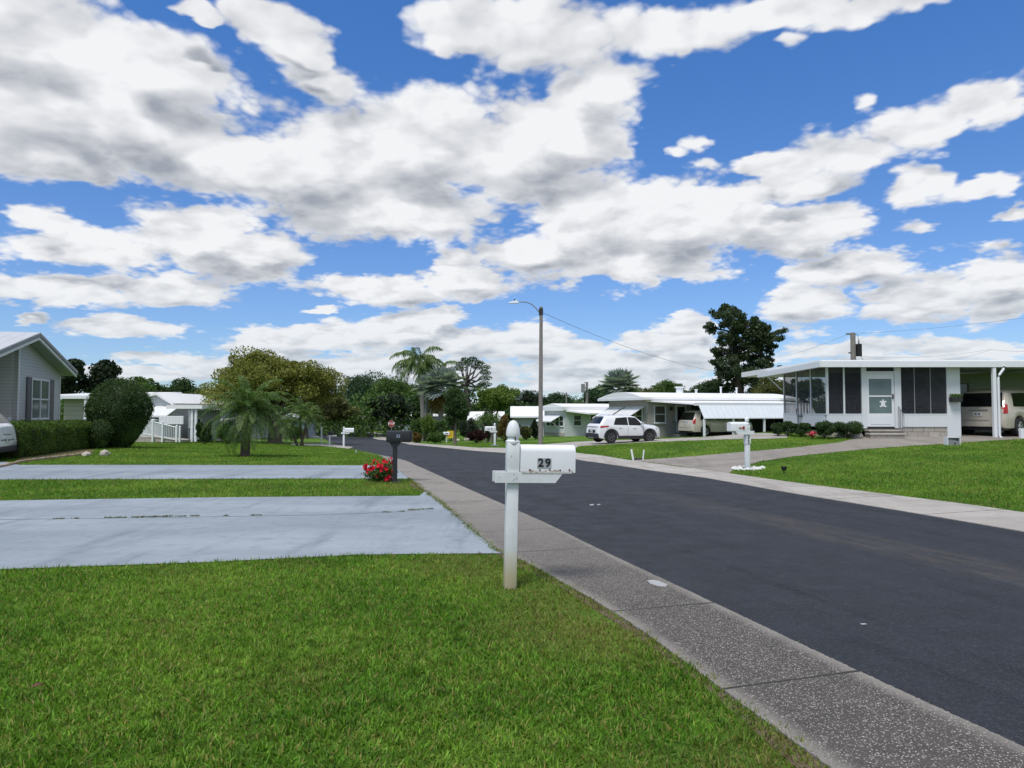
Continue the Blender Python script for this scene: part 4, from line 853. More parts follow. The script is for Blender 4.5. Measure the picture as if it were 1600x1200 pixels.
# --- right house bed
g = "clipped shrubs in the bed below the porch screens"
for i, (bx, Y, lb) in enumerate([((1205, 1226, 660, 679), 27.6, "first small dark shrub at the left end of the porch bed"), ((1220, 1243, 657, 680), 27.2, "second dark shrub from the left end of the porch bed"), ((1238, 1268, 659, 681), 26.6, "dark shrub left of the small red flowers"), ((1274, 1304, 657, 683), 25.5, "dark shrub right of the small red flowers"), ((1300, 1349, 656, 684), 25.4, "widest dark shrub against the porch steps")]):
    shrub("bed_shrub", lb, bx, Y, 'dark', group=g, n=5200, leaf=.05, seed=110 + i, shell=.3, ry=.42, lumps=9)
def flowering(name, label, box, Y, n, nfl, fsz, leaf, seed, col=(.62, .02, .04)):
    r = shrub(name, label, box, Y, 'mid', cat='flowering plant', n=n, leaf=leaf, seed=seed, lumps=5, shell=.5); rng = np.random.default_rng(seed); x0, x1, yt, yb = box; A = pt(x0, yb, Y); B = pt(x1, yt, Y); rx = (B.x - A.x) / 2; rz = (B.z - A.z) / 2
    m, t, b = base_mat("petal_" + name); rnd = t.new('ShaderNodeNewGeometry').outputs['Random Per Island']; t.put(b.inputs['Base Color'], t.mix(rnd, tuple(c * .45 for c in col), (col[0], .03, .05))); b.inputs['Roughness'].default_value = .5
    mb = MB()
    for k in range(nfl):
        u = unit(rng, 1)[0]; u[1] = -abs(u[1]) if rng.random() < .7 else u[1]; u[2] = u[2] * .8 + .25; c = Vector((u[0] * rx * .9, u[1] * rx * .7, rz * 1.15 + u[2] * rz * .75)); nrm = Vector(u).normalized(); s = nrm.cross(Vector((0, 0, 1))).normalized(); w = nrm.cross(s); z = fsz * rng.uniform(.7, 1.25)
        for q in range(5):
            a = q * 1.2566 + rng.uniform(-.1, .1); d = s * math.cos(a) + w * math.sin(a); e = s * -math.sin(a) + w * math.cos(a); mb.add([c, c + d * z * .6 + e * z * .42 + nrm * z * .25, c + d * z + nrm * z * .2, c + d * z * .6 - e * z * .42 + nrm * z * .25], [(0, 1, 2, 3)])
    mb.build("blossom", m, r); return r
def kerb_flowers():
    b = gp(598, 752.5); Y = b.y; root = thing("hibiscus", "red flowering bush at the foot of the black mailbox post", 'flowering plant', b); rng = np.random.default_rng(120); P = []; sb = MB(); fl = MB()
    m, t, bs = base_mat("crimson_petal"); rnd = t.new('ShaderNodeNewGeometry').outputs['Random Per Island']; t.put(bs.inputs['Base Color'], t.mix(rnd, (.30, .006, .012, 1), (.58, .012, .035, 1))); bs.inputs['Roughness'].default_value = .7; bs.inputs['Specular IOR Level'].default_value = .15
    L = lambda px, py, dy: Vector((pt(px, py, Y).x - b.x, dy, pt(px, py, Y).z - b.z))
    ends = [(568,736),(574,730),(581,733),(588,725),(588,736),(596,730),(599,740),(606,726),(604,733),(611,719),(613,729),(614,738),(606,742),(592,742),(580,741),(608,748),(598,747),(617,733),(612,724),(601,722),(572,742),(586,747)]
    for i, (px, py) in enumerate(ends):
        e = L(px, py, rng.uniform(-.28, .25)); s0 = Vector((rng.uniform(-.06, .08), rng.uniform(-.06, .06), 0)); sb.tube([s0, s0.lerp(e, .5) + Vector((0, 0, .05)), e], [.012, .009, .004], 5)
        P.append(blob_pts(rng, s0.lerp(e, .78), (.12, .12, .09), 60)); P.append(blob_pts(rng, s0.lerp(e, .45), (.09, .09, .08), 26))
        for k in range(5 if i < 17 else 2):
            u = Vector(unit(rng, 1)[0]); u.y = -abs(u.y); u.z = abs(u.z) * .7; u.normalize(); c = e + u * .085 * rng.uniform(.5, 1.2); s = u.cross(Vector((0, 0, 1))).normalized(); w = u.cross(s); z = .05 * rng.uniform(.7, 1.3)
            for q in range(5):
                a = q * 1.2566; d = s * math.cos(a) + w * math.sin(a); f = s * -math.sin(a) + w * math.cos(a); fl.add([c, c + d * z * .6 + f * z * .45 + u * z * .3, c + d * z + u * z * .2, c + d * z * .6 - f * z * .45 + u * z * .3], [(0, 1, 2, 3)])
    leaves("foliage", root, LM('mid'), np.concatenate(P), .06, rng); sb.build("stem", M_BARKD, root, True); fl.build("blossom", m, root)
kerb_flowers()
flowering("bed_flowers", "small red and white flowers between the porch shrubs", (1262, 1276, 670, 682), 25.6, 300, 26, .05, .04, 121, (.6, .05, .08))
flowering("hedge_flowers", "orange red flowers at the kerb corner by the stop sign", (640, 652, 664, 682), 62, 300, 40, .12, .10, 122, (.6, .06, .03))
# ---------------------------------------------------------------- building parts
M_WHITE = paint("white_metal", (.74, .76, .78), .4, .04, 1.5, streak=.12, dirt=(.45, .44, .40))
M_TRIM = paint("white_trim", (.70, .72, .74), .5, .05, 3)
M_ROOFW = paint("white_roof", (.80, .80, .79), .5, .05, .8, streak=.10, dirt=(.5, .49, .46))
M_GLASS = None
def make_glass(name, col, rough=.06, spec=.8):
    m, t, b = base_mat(name); tc = t.new('ShaderNodeTexCoord').outputs['Object']; n = t.noise(tc, 1.6, 3, .5)
    t.put(b.inputs['Base Color'], t.mix(n, tuple(x * .6 for x in col), tuple(min(1, x * 1.4) for x in col))); b.inputs['Roughness'].default_value = rough; b.inputs['Specular IOR Level'].default_value = spec; return m
M_GLASS = make_glass("window_glass_dark", (.018, .022, .026)); M_GLASSG = make_glass("window_blind_glass", (.12, .17, .17), .12, .5)
M_DARKIN = paint("shaded_interior", (.03, .032, .036), .8, .2, 2)
M_GREYP = paint("grey_trim", (.20, .21, .22), .5, .06, 3); M_SHUT = paint("dark_shutter", (.085, .085, .095), .5, .1, 4)
M_SOFFIT = siding("soffit_boards", (.46, .48, .47), .2, .6, .25, 0)
M_BLACK = paint("black_metal", (.02, .02, .022), .45, .1, 5); M_STONE = paint("block_stone", (.40, .37, .32), .85, .18, 5, bump=.6, bscale=30)
def brickwork(name, c1, c2, mortar, w=.4, h=.2):
    m, t, b = base_mat(name); tc = t.new('ShaderNodeTexCoord').outputs['Object']; x, y, z = t.xyz(tc)[:3]; br = t.new('ShaderNodeTexBrick'); t.put(br.inputs['Vector'], t.comb(t.math('ADD', x, y), z, 0)); br.inputs['Scale'].default_value = 1.0
    br.inputs['Brick Width'].default_value = w; br.inputs['Row Height'].default_value = h; br.inputs['Mortar Size'].default_value = .008; br.inputs['Color1'].default_value = (*c1, 1); br.inputs['Color2'].default_value = (*c2, 1); br.inputs['Mortar'].default_value = (*mortar, 1)
    n = t.noise(tc, 14, 4, .6); k = t.math('ADD', .7, t.math('MULTIPLY', n, .6)); t.put(b.inputs['Base Color'], t.mix(1.0, br.outputs['Color'], t.comb(k, k, k), 'MULTIPLY')); b.inputs['Roughness'].default_value = .9
    bn = t.new('ShaderNodeBump'); bn.inputs['Strength'].default_value = .6; bn.inputs['Distance'].default_value = .02; t.put(bn.inputs['Height'], t.math('SUBTRACT', n, br.outputs['Fac'])); t.l.new(bn.outputs[0], b.inputs['Normal']); return m
M_BLOCK = brickwork("pale_block", (.42, .39, .34), (.34, .31, .27), (.16, .15, .13)); M_BRICKR = brickwork("tan_brick", (.30, .20, .13), (.36, .26, .17), (.30, .27, .22), .22, .08)
def window(parent, loc, rotz, w, h, cols=1, rows=2, frame=M_TRIM, glass=None, ft=.06, name="window"):
    """frame standing proud of a wall that faces local -y, with a recessed pane; loc is the bottom centre"""
    mb = MB(); f = ft; d = .05
    mb.box(-w / 2, -d, 0, w / 2, 0, f); mb.box(-w / 2, -d, h - f, w / 2, 0, h); mb.box(-w / 2, -d, f, -w / 2 + f, 0, h - f); mb.box(w / 2 - f, -d, f, w / 2, 0, h - f)
    for c in range(1, cols): x = -w / 2 + w * c / cols; mb.box(x - f * .55, -d * .9, f, x + f * .55, 0, h - f)
    for r in range(1, rows):
        z = h * r / rows
        for c in range(cols):
            xa = -w / 2 + w * c / cols + (f if c == 0 else f * .55); xb = -w / 2 + w * (c + 1) / cols - (f if c == cols - 1 else f * .55); mb.box(xa, -d * .8, z - f * .4, xb, 0, z + f * .4)
    mb.box(-w / 2 - .04, -d - .04, -.05, w / 2 + .04, 0, -.001)
    o = mb.build(name, frame, parent, loc=loc, rotz=rotz); MB().box(-w / 2 + f * .9, -.014, f * .9, w / 2 - f * .9, -.008, h - f * .9).build("pane", glass or M_GLASS, o); return o
def awning(parent, loc, rotz, w, out, drop, mat=None, arms=True, label=None, side=.06):
    """a sloping metal awning hung on a wall facing local -y; loc is the top centre"""
    mb = MB(); mb.slab([(-w / 2, 0, 0), (-w / 2, -out, -drop), (w / 2, -out, -drop), (w / 2, 0, 0)][::-1], .03); mb.box(-w / 2, -out - .02, -drop - .10, w / 2, -out, -drop + .005)
    o = mb.build("awning", mat or M_AWN, parent, loc=loc, rotz=rotz)
    if arms:
        for s in (-1, 1): MB().tube([(s * (w / 2 - .05), -out + .03, -drop - .04), (s * (w / 2 - .05), -.01, -drop - out * .75)], .018, 6).build("arm", M_WHITE, o)
    return o
M_AWN = ribbed("white_awning", (.74, .75, .75), .2, 0, .4, .05)
def post(parent, x, y, z0, z1, r=.045, name="post", mat=None):
    return MB().bevbox(x - r, y - r, z0, x + r, y + r, z1, .008).build(name, mat or M_WHITE, parent)
def local(root):
    M = Matrix.Translation(root.location) @ Matrix.Rotation(root.rotation_euler.z, 4, 'Z'); I = M.inverted()
    return lambda px, py, Y: I @ pt(px, py, Y)

# ---------------------------------------------------------------- grey gabled house, left edge
def grey_house():
    z = tz(-18.5, 27.5); rot = math.atan2(.96, -.28); h = thing("grey_house", "grey lap sided house with a gabled end and dark shutters at the left edge", 'house', (-18.5, 27.5, z), rot)
    zr, ze, S = 4.57, 3.30, 4.8; zr -= (z - .1); ze -= (z - .1); sl = (zr - ze) / S; m = siding("grey_lap", (.47, .485, .49), .125)
    top = lambda x: zr - sl * abs(x) - .22
    mb = MB(); mb.prism([(-.4, 0), (4.3, 0), (4.3, top(4.3)), (0, top(0)), (-.4, top(.4))], 'y', .56, .72); mb.box(4.16, .72, 0, 4.3, 13, top(4.3)); mb.prism([(-4.3, 0), (-.4, 0), (-.4, top(.4)), (-4.3, top(4.3))], 'y', 2.0, 2.14); mb.box(-.54, .72, 0, -.4, 2.0, top(.54)); mb.box(-4.3, 2.14, 0, -4.16, 13, top(4.3))
    mb.build("wall", m, h)
    MB().box(4.302, .53, 0, 4.36, .74, top(4.36)).build("corner_board", M_TRIM, h); MB().box(-.47, .52, 0, -.37, .558, top(.5)).build("corner_board", M_TRIM, h)
    r = MB()
    for s in (-1, 1): r.slab([(0, -.02, zr), (s * (S + .02), -.02, ze), (s * (S + .02), 13.4, ze), (0, 13.4, zr)] if s < 0 else [(0, 13.4, zr), (S + .02, 13.4, ze), (S + .02, -.02, ze), (0, -.02, zr)], .05)
    roof = r.build("roof", ribbed("pale_roof", (.50, .51, .52), .4, 1, .5), h)
    f = MB()
    for s in (-1, 1): f.prism([(0, zr - .052), (s * S, ze - .052), (s * S, ze - .16), (0, zr - .16)][::s], 'y', -.03, .06)
    f.build("rake_board", M_GREYP, h)
    f = MB()
    for s in (-1, 1): f.prism([(0, zr - .163), (s * (S - .05), ze - .15), (s * (S - .05), ze - .27), (0, zr - .283)][::s], 'y', .01, .08)
    f.build("fascia", M_TRIM, h)
    f = MB()
    for s in (-1, 1): f.slab([(0, .08, zr - .2), (s * (S - .06), .08, ze - .2), (s * (S - .06), .57 if s > 0 else 2.0, ze - .2), (0, .57 if s > 0 else 2.0, zr - .2)], .02)
    f.build("soffit", M_SOFFIT, h)
    w = window(h, (1.92, .56, 1.24 - z), 0, 2.05, 1.68, 2, 2, M_TRIM, M_GLASSG, .075)
    for x in (.62, 3.22): MB().bevbox(x - .23, .50, 1.18 - z, x + .23, .555, 2.95 - z, .012).build("shutter", M_SHUT, h)
    d = MB(); d.box(-1.7, 1.93, .5, -.75, 2.0, .6).box(-1.7, 1.93, .6, -1.6, 2.0, 2.72).box(-.85, 1.93, .6, -.75, 2.0, 2.72).box(-1.7, 1.93, 2.72, -.75, 2.0, 2.84); do = d.build("door", M_TRIM, h)
    MB().box(-1.59, 1.965, .61, -.86, 1.985, 2.71).build("pane", M_GLASSG, do); MB().tube([(-.95, 1.92, 1.45), (-.95, 1.92, 1.75)], .03, 6).build("handle", M_BLACK, do)
    rl = MB(); rl.box(-3.6, .70, 1.12, -.62, .76, 1.18).box(-3.6, .70, .5, -.62, .76, .55)
    for k in range(22): x = -3.55 + k * .14; rl.box(x - .015, .715, .55, x + .015, .745, 1.12)
    rl.box(-.68, .68, 0, -.60, .78, 1.25); rl.build("porch_railing", M_WHITE, h)
    v = MB(); v.box(-4.2, 3.0, zr - .75, -3.4, 4.0, zr - .15); v.build("roof_vent", M_GREYP, h)
grey_house()
def cream_carport():
    Y = 46; a = pt(86, 640, Y); b = pt(190, 640, Y); z = tz(a.x, Y); h = thing("flat_roof_house", "low cream house with a white flat roof between the grey house and the ball shrub", 'house', (a.x, Y, z)); L = b.x - a.x; q = local(h); zt = q(100, 608, Y).z; zf = q(100, 622, Y).z
    MB().box(0, .9, 0, L, 7, zf - .02).build("wall", paint("cream_wall", (.38, .365, .30), .7, .06, 2), h)
    mb = MB(); mb.hexa([(-.4, 0, zf), (L + .4, 0, zf), (L + .4, 7.5, zf), (-.4, 7.5, zf), (-.4, 0, zf + .22), (L + .4, 0, zf + .22), (L + .4, 7.5, zt), (-.4, 7.5, zt)]); mb.build("roof", M_ROOFW, h)
    MB().box(-.4, -.06, zf - .04, L + .4, -.003, zf + .16).build("gutter", M_TRIM, h); x = q(133, 640, Y).x; post(h, x, .1, 0, zf - .05, .09); post(h, .05, .1, 0, zf - .05, .07)
    MB().box(x - 1.9, .86, .05, x - .3, .897, zf - .3).build("garage_panel", siding("cream_panel", (.40, .38, .31), .3, .6, .3), h)
cream_carport()
def gable_house():
    Y = 45; a = pt(193, 640, Y); z = tz(a.x, Y); h = thing("white_mobile_home", "white gabled mobile home with awnings and a carport right of the ball shrub", 'house', (a.x, Y, z)); q = local(h); L = q(274, 640, Y).x
    xa = q(247, 640, Y).x; za = q(247, 613, Y).z; z1 = q(240, 634, Y).z; ze = q(273, 630, Y).z
    MB().prism([(0, 0), (L - .3, 0), (L - .3, ze - .12), (xa, za - .2), (0, z1)], 'y', 0, 10).build("wall", siding("white_lap", (.58, .60, .62), .16, .5, .35), h)
    mb = MB(); mb.slab([(xa, -.35, za), (xa, 10.3, za), (-.4, 10.3, z1 + .1), (-.4, -.35, z1 + .1)], .16); mb.slab([(xa, 10.3, za), (xa, -.35, za), (L, -.35, ze), (L, 10.3, ze)], .16); mb.build("roof", M_ROOFW, h)
    w = window(h, (q(242, 640, Y).x, 0, q(242, 656, Y).z), 0, .6, .85, 1, 2, M_TRIM); window(h, (q(228, 640, Y).x, 0, q(242, 656, Y).z), 0, .6, .85, 1, 2, M_TRIM)
    awning(h, (q(248, 640, Y - 1).x, -.01, q(248, 634, Y).z), 0, q(268, 640, Y).x - q(226, 640, Y).x, 1.7, .62)
    # carport to the right
    c0 = q(262, 640, Y - 2); c1 = q(318, 640, Y - 2); zc = q(300, 633, Y - 2).z; MB().box(c0.x, -2.2, zc - .22, c1.x, 4, zc).build("carport_roof", M_ROOFW, h)
    for px in (300.5, 306.5): post(h, q(px, 640, Y - 2).x, -2.0, 0, zc - .223, .07)
    post(h, q(316, 640, Y - 2).x, 3.6, 0, zc - .223, .06)
    MB().box(q(284, 640, Y).x, .9, 0, q(306, 640, Y).x, 3.8, zc - .3).build("shed_wall", siding("blue_grey_lap", (.36, .41, .45), .16, .5, .4), h)
    p = q(269, 640, Y - 2); MB().bevbox(q(251, 640, Y - 2).x, -2.2, q(270, 663, Y - 2).z, q(289, 640, Y - 2).x, -2.1, q(270, 650, Y - 2).z, .02).build("awning_panel", M_AWN, h)
    window(h, (q(296, 640, Y).x, .9, q(296, 668, Y).z), 0, .8, .6, 1, 1, M_TRIM)
gable_house()
def ramp():
    Y = 41; a = pt(200, 640, Y); z = tz(a.x, Y); r = thing("access_ramp", "white block ramp with a sloping picket railing before the white gabled home", 'ramp', (a.x, Y, z)); q = local(r)
    zl = q(210, 685, Y).z; x1 = q(283, 640, Y).x; MB().prism([(0, 0), (x1, 0), (x1, .12), (q(235, 640, Y).x, max(.3, zl)), (0, max(.35, zl))], 'y', 0, 1.3).build("ramp_base", M_BLOCK, r)
    rail = MB(); pts = [(225, 656), (240, 659), (255, 662.5), (277, 668)]; P = [q(u, v, Y) for u, v in pts]
    for A, B in zip(P, P[1:]): rail.tube([(A.x, -.05, A.z), (B.x, -.05, B.z)], .03, 6)
    for A, B in zip(P, P[1:]): rail.tube([(A.x, -.05, max(.14, A.z - .78)), (B.x, -.05, max(.14, B.z - .78))], .02, 6)
    n = 26
    for k in range(n):
        t = k / (n - 1) * (len(P) - 1); i = min(int(t), len(P) - 2); c = P[i].lerp(P[i + 1], t - i); rail.box(c.x - .012, -.062, max(.13, c.z - .78), c.x + .012, -.038, c.z)
    rail.build("railing", M_WHITE, r)
    for u, v in ((240, 657), (255, 660), (277, 666), (282, 667)):
        c = q(u, v, Y); MB().bevbox(c.x - .05, -.12, 0, c.x + .05, -.02, c.z, .01).lathe([(.06, 0), (.06, .03), (.02, .07)], 8, (c.x, -.07, c.z)).build("railing_post", M_WHITE, r)
ramp()
def simple_house(name, label, x0, x1, ytop, yeave, ybase, Y, wallc, depth=6, wins=(), roof='shed', cat='house', rot=0, side_px=None, roofm=None):
    a = pt(x0, 640, Y); b = pt(x1, 640, Y); z = min(tz(a.x, Y), pt(x0, ybase, Y).z); h = thing(name, label, cat, (a.x, Y, z), rot); q = local(h); L = b.x - a.x; ze = pt(x0, yeave, Y).z - z; zt = pt(x0, ytop, Y).z - z
    m = siding("lap_" + "_".join(str(int(c * 100)) for c in wallc), wallc, .2, .6, .3)
    if roof == 'gable':
        MB().prism([(0, 0), (L, 0), (L, ze), (L / 2, zt - .12), (0, ze)], 'y', 0, depth).build("wall", m, h); r = MB(); r.slab([(L / 2, -.3, zt), (L / 2, depth + .3, zt), (-.3, depth + .3, ze), (-.3, -.3, ze)], .14); r.slab([(L / 2, depth + .3, zt), (L / 2, -.3, zt), (L + .3, -.3, ze), (L + .3, depth + .3, ze)], .14); r.build("roof", roofm or M_ROOFW, h)
    elif roof == 'ridge':   # ridge runs along the picture, sloping roof face towards us
        MB().box(0, 0, 0, L, depth, ze).build("wall", m, h); r = MB(); r.prism([(-.5, ze), (depth / 2, zt), (depth + .5, ze), (depth + .5, ze - .15), (-.5, ze - .15)], 'x', -.4, L + .4); r.build("roof", roofm or M_ROOFW, h)
    else:
        MB().box(0, 0, 0, L, depth, ze - .02).build("wall", m, h); MB().hexa([(-.3, -.4, ze), (L + .3, -.4, ze), (L + .3, depth, ze), (-.3, depth, ze), (-.3, -.4, ze + .15), (L + .3, -.4, ze + .15), (L + .3, depth, zt), (-.3, depth, zt)]).build("roof", roofm or M_ROOFW, h)
    for (wx, wt, wb, ww) in wins:
        c = q(wx, wb, Y); tq = q(wx, wt, Y); window(h, (c.x, -.004, c.z), 0, ww * Y / F, tq.z - c.z, 1, 2, M_TRIM, ft=.07)
    return h
simple_house("cream_gable_house", "cream house with a pale grey gable roof behind the dark blue truck", 546, 574, 638.5, 646.5, 671, 136, (.46, .43, .34), 8, wins=[(557, 649, 659, 3), (562, 649, 659, 3), (549, 648, 653, 4)], roof='gable', rot=R(-14), roofm=paint("pale_grey_shingle", (.45, .46, .48), .8, .08, 2))
simple_house("white_roof_shed", "low white roofed building left of the cream gable house", 531, 545, 646, 654, 671, 146, (.36, .36, .34), 6)
simple_house("aqua_house", "pale aqua house with a white roof behind the stop sign", 611, 641, 640, 654, 674, 118, (.26, .34, .35), 7, wins=[(628, 658, 664, 5)], roof='ridge')
simple_house("white_roof_house", "white roofed house showing between the palm trunks at the bend", 664, 694, 640, 649, 676, 108, (.30, .31, .30), 7, roof='ridge', wins=[(674, 653, 660, 5)])
simple_house("hidden_house", "pale house with a steep white awning roof behind the pale green tree", 736, 782, 643, 655, 686, 74, (.34, .34, .31), 6, wins=[(757, 660, 668, 10)], roof='ridge')
simple_house("yellow_house", "pale yellow house glimpsed under the shade tree", 388, 424, 646, 654, 690, 74, (.50, .44, .27), 7, wins=[(398, 658, 668, 5), (414, 658, 668, 6)], roof='ridge')
simple_house("blue_grey_house", "blue grey house glimpsed behind the three stemmed palm", 446, 474, 646, 653, 682, 94, (.36, .42, .44), 6, wins=[(459, 658, 665, 6)], roof='ridge')
simple_house("white_far_house", "white low house at the far left of the side street", 495, 530, 650, 656, 674, 150, (.46, .46, .45), 6, wins=[(505, 660, 667, 5), (518, 660, 667, 5)], roof='ridge')
simple_house("grey_shed", "grey walled shed behind the date palm", 312, 352, 652, 661, 694, 50, (.33, .35, .36), 4, wins=[(340, 668, 678, 8)])
simple_house("far_left_house", "pale house behind the date palm fronds on the left", 340, 384, 645, 655, 688, 66, (.42, .42, .40), 7, wins=[(356, 660, 670, 7)], roof='ridge')

# ---------------------------------------------------------------- white house in the middle
def white_house():
    X, Y = 5.25, 70; z = tz(X, Y); h = thing("white_house", "low white house with a sloped window awning behind the street lamp", 'house', (X, Y, z), R(30)); ze = 2.62; m = siding("bright_lap", (.60, .64, .64), .2, .5, .25)
    MB().box(0, 0, 0, 15, 3.75, ze).build("wall", m, h)
    MB().prism([(-.25, ze + .003), (4.0, ze + .003), (4.0, ze + .35), (1.9, ze + .68), (-.25, ze + .35)], 'x', -.35, 15.3).build("roof", M_ROOFW, h)
    MB().box(-.42, -.3, ze - .06, -.352, 4.05, ze + .34).build("fascia", M_WHITE, h)
    awning(h, (-.01, 2.1, 2.15), R(-90), 3.1, 1.25, .62)
    for y in (.55, 1.35, 2.15, 2.95): window(h, (-.004, y, 1.0), R(-90), .72, 1.05, 1, 2, M_TRIM)
    window(h, (1.5, -.004, 1.05), 0, .95, 1.1, 1, 2, M_TRIM)
    d = MB().box(3.0, -.05, .25, 3.9, -.003, 2.3).build("door", M_WHITE, h); MB().box(3.15, -.062, 1.2, 3.75, -.052, 2.1).build("pane", M_GLASS, d)
    MB().slab([(1.2, -2.4, 2.35), (15.2, -2.4, 2.35), (15.2, -.02, ze + .02), (-.1, -.02, ze + .02)], .14).build("carport_roof", M_ROOFW, h)
    for x in (3.4, 7, 10.5, 14): post(h, x, -2.2, 0, 2.25, .06)
    mb = MB(); mb.box(6.5, -.03, 1.05, 7.6, -.004, 2.1).build("dark_window", M_GLASS, h)
    MB().box(-.05, .02, 0, -.006, 3.7, .35).build("skirting", M_STONE, h)
white_house()
simple_house('white_roof_wing', 'grey walled low house with a broad white roof left of the street lamp', 803, 850, 634.5, 650.5, 684, 77, (.42, .43, .42), 7, roof='ridge', wins=[(838, 655, 663, 7)])
# ---------------------------------------------------------------- tan house with the carport
def tan_house():
    X, Y = 9.66, 50; z = tz(X, Y); h = thing("tan_house", "tan sided house with a white awning fronted carport", 'house', (X, Y, z), R(20)); ze = 2.70; m = siding("tan_lap", (.36, .335, .305), .15, .55, .4)
    MB().box(0, 0, 0, 12.5, 5.9, ze).build("wall", m, h)
    n = 9; arc = [(-.45, ze + .003), (6.35, ze + .003)] + [(6.35 - 6.8 * k / n, ze + .18 + .42 * math.sin(math.pi * k / n)) for k in range(n + 1)]
    MB().prism(arc, 'x', -.7, 13).build("roof", M_ROOFW, h)
    MB().prism([(-.5, ze - .02), (6.4, ze - .02), (6.4, ze + .16), (-.5, ze + .16)], 'x', -.75, -.703).build("fascia", M_WHITE, h)
    for i, (x, y, hh, r) in enumerate([(4.6, 3, .5, .28), (6.1, 3, .32, .09), (8.4, 3, .55, .07), (9.9, 3, .5, .07)]): MB().lathe([(r, ze + .4), (r, ze + .5 + hh), (r * 1.4, ze + .5 + hh), (r * 1.4, ze + .58 + hh)], 12, (x, y, 0)).build("roof_vent", M_WHITE, h)
    # end wall facing left: two awnings over dark windows
    awning(h, (-.01, 4.55, 2.25), R(-90), 2.35, 1.5, .85); awning(h, (-.01, 1.75, 2.25), R(-90), 2.6, 1.5, .85)
    for y in (1.2, 2.2, 4.1, 5.0): window(h, (-.004, y, .95), R(-90), .9, 1.15, 1, 2, M_TRIM)
    window(h, (.95, -.004, 1.05), 0, .95, 1.25, 1, 2, M_TRIM, make_glass("curtained_glass", (.09, .085, .075), .1, .5))
    d = MB().box(2.25, -.05, .35, 3.15, -.003, 2.35).build("door", M_TRIM, h); MB().box(2.38, -.062, .95, 3.02, -.052, 2.2).build("pane", M_GLASS, d); MB().bevbox(1.75, -.14, 1.95, 1.95, -.003, 2.2, .02).build("porch_lamp", M_BLACK, h)
    MB().box(1.9, -1.0, 0, 3.3, -.003, .28).build("door_step", M_BLOCK, h)
    for x in (1.95, 3.25):
        rl = MB(); rl.tube([(x, -.95, .28), (x, -.95, 1.1), (x, -.06, 1.15)], .02, 6); rl.tube([(x, -.5, .28), (x, -.5, 1.12)], .014, 6); rl.build("hand_rail", M_BLACK, h)
    MB().box(3.6, -.03, 0, 12.4, -.004, 2.3).build("painted_shade_panel", paint("carport_back_wall", (.10, .10, .10), .8, .1, 2), h)  # carport shade put into the colour: dark sheet over the tan wall
    # carport
    z0 = 2.42; MB().slab([(1.5, -3.5, z0), (11.2, -3.5, z0), (11.2, -.004, ze - .01), (-.2, -.004, ze - .01)], .1).build("carport_roof", M_ROOFW, h); MB().bevbox(1.4, -3.62, z0 - .16, 11.3, -3.504, z0 + .05, .01).build("gutter", M_TRIM, h)
    mb = MB(); mb.slab([(1.7, -4.2, z0 - .95), (11.2, -4.2, z0 - .95), (11.2, -3.63, z0 - .12), (1.7, -3.63, z0 - .12)], .03); aw = mb.build("hanging_awning", M_AWNR, h)
    MB().bevbox(1.7, -4.24, z0 - 1.04, 11.2, -4.17, z0 - .96, .01).build("awning_rail", M_WHITE, aw)
    for x in (1.78, 4.1, 6.65, 9.0, 11.0): post(h, x, -4.12, -.1, z0 - 1.04, .06)
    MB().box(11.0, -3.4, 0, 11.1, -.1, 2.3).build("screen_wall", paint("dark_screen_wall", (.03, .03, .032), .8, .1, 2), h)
M_AWNR = ribbed("ribbed_awning", (.66, .70, .73), .42, 0, .4, .04)
tan_house()
def screen_mat():
    m, t, b = base_mat("insect_screen"); tc = t.new('ShaderNodeTexCoord').outputs['Object']; n = t.noise(tc, 2.0, 3, .5)
    t.put(b.inputs['Base Color'], (.040, .043, .050, 1)); b.inputs['Roughness'].default_value = .7; b.inputs['Specular IOR Level'].default_value = .15; tr = t.new('ShaderNodeBsdfTransparent'); tr.inputs[0].default_value = (1, 1, 1, 1); ms = t.new('ShaderNodeMixShader'); t.put(ms.inputs[0], t.ramp(n, .2, .8, .42, .52)); t.l.new(tr.outputs[0], ms.inputs[1]); t.l.new(b.outputs[0], ms.inputs[2]); t.l.new(ms.outputs[0], t.n['Material Output'].inputs[0]); return m
M_SCREEN = screen_mat()
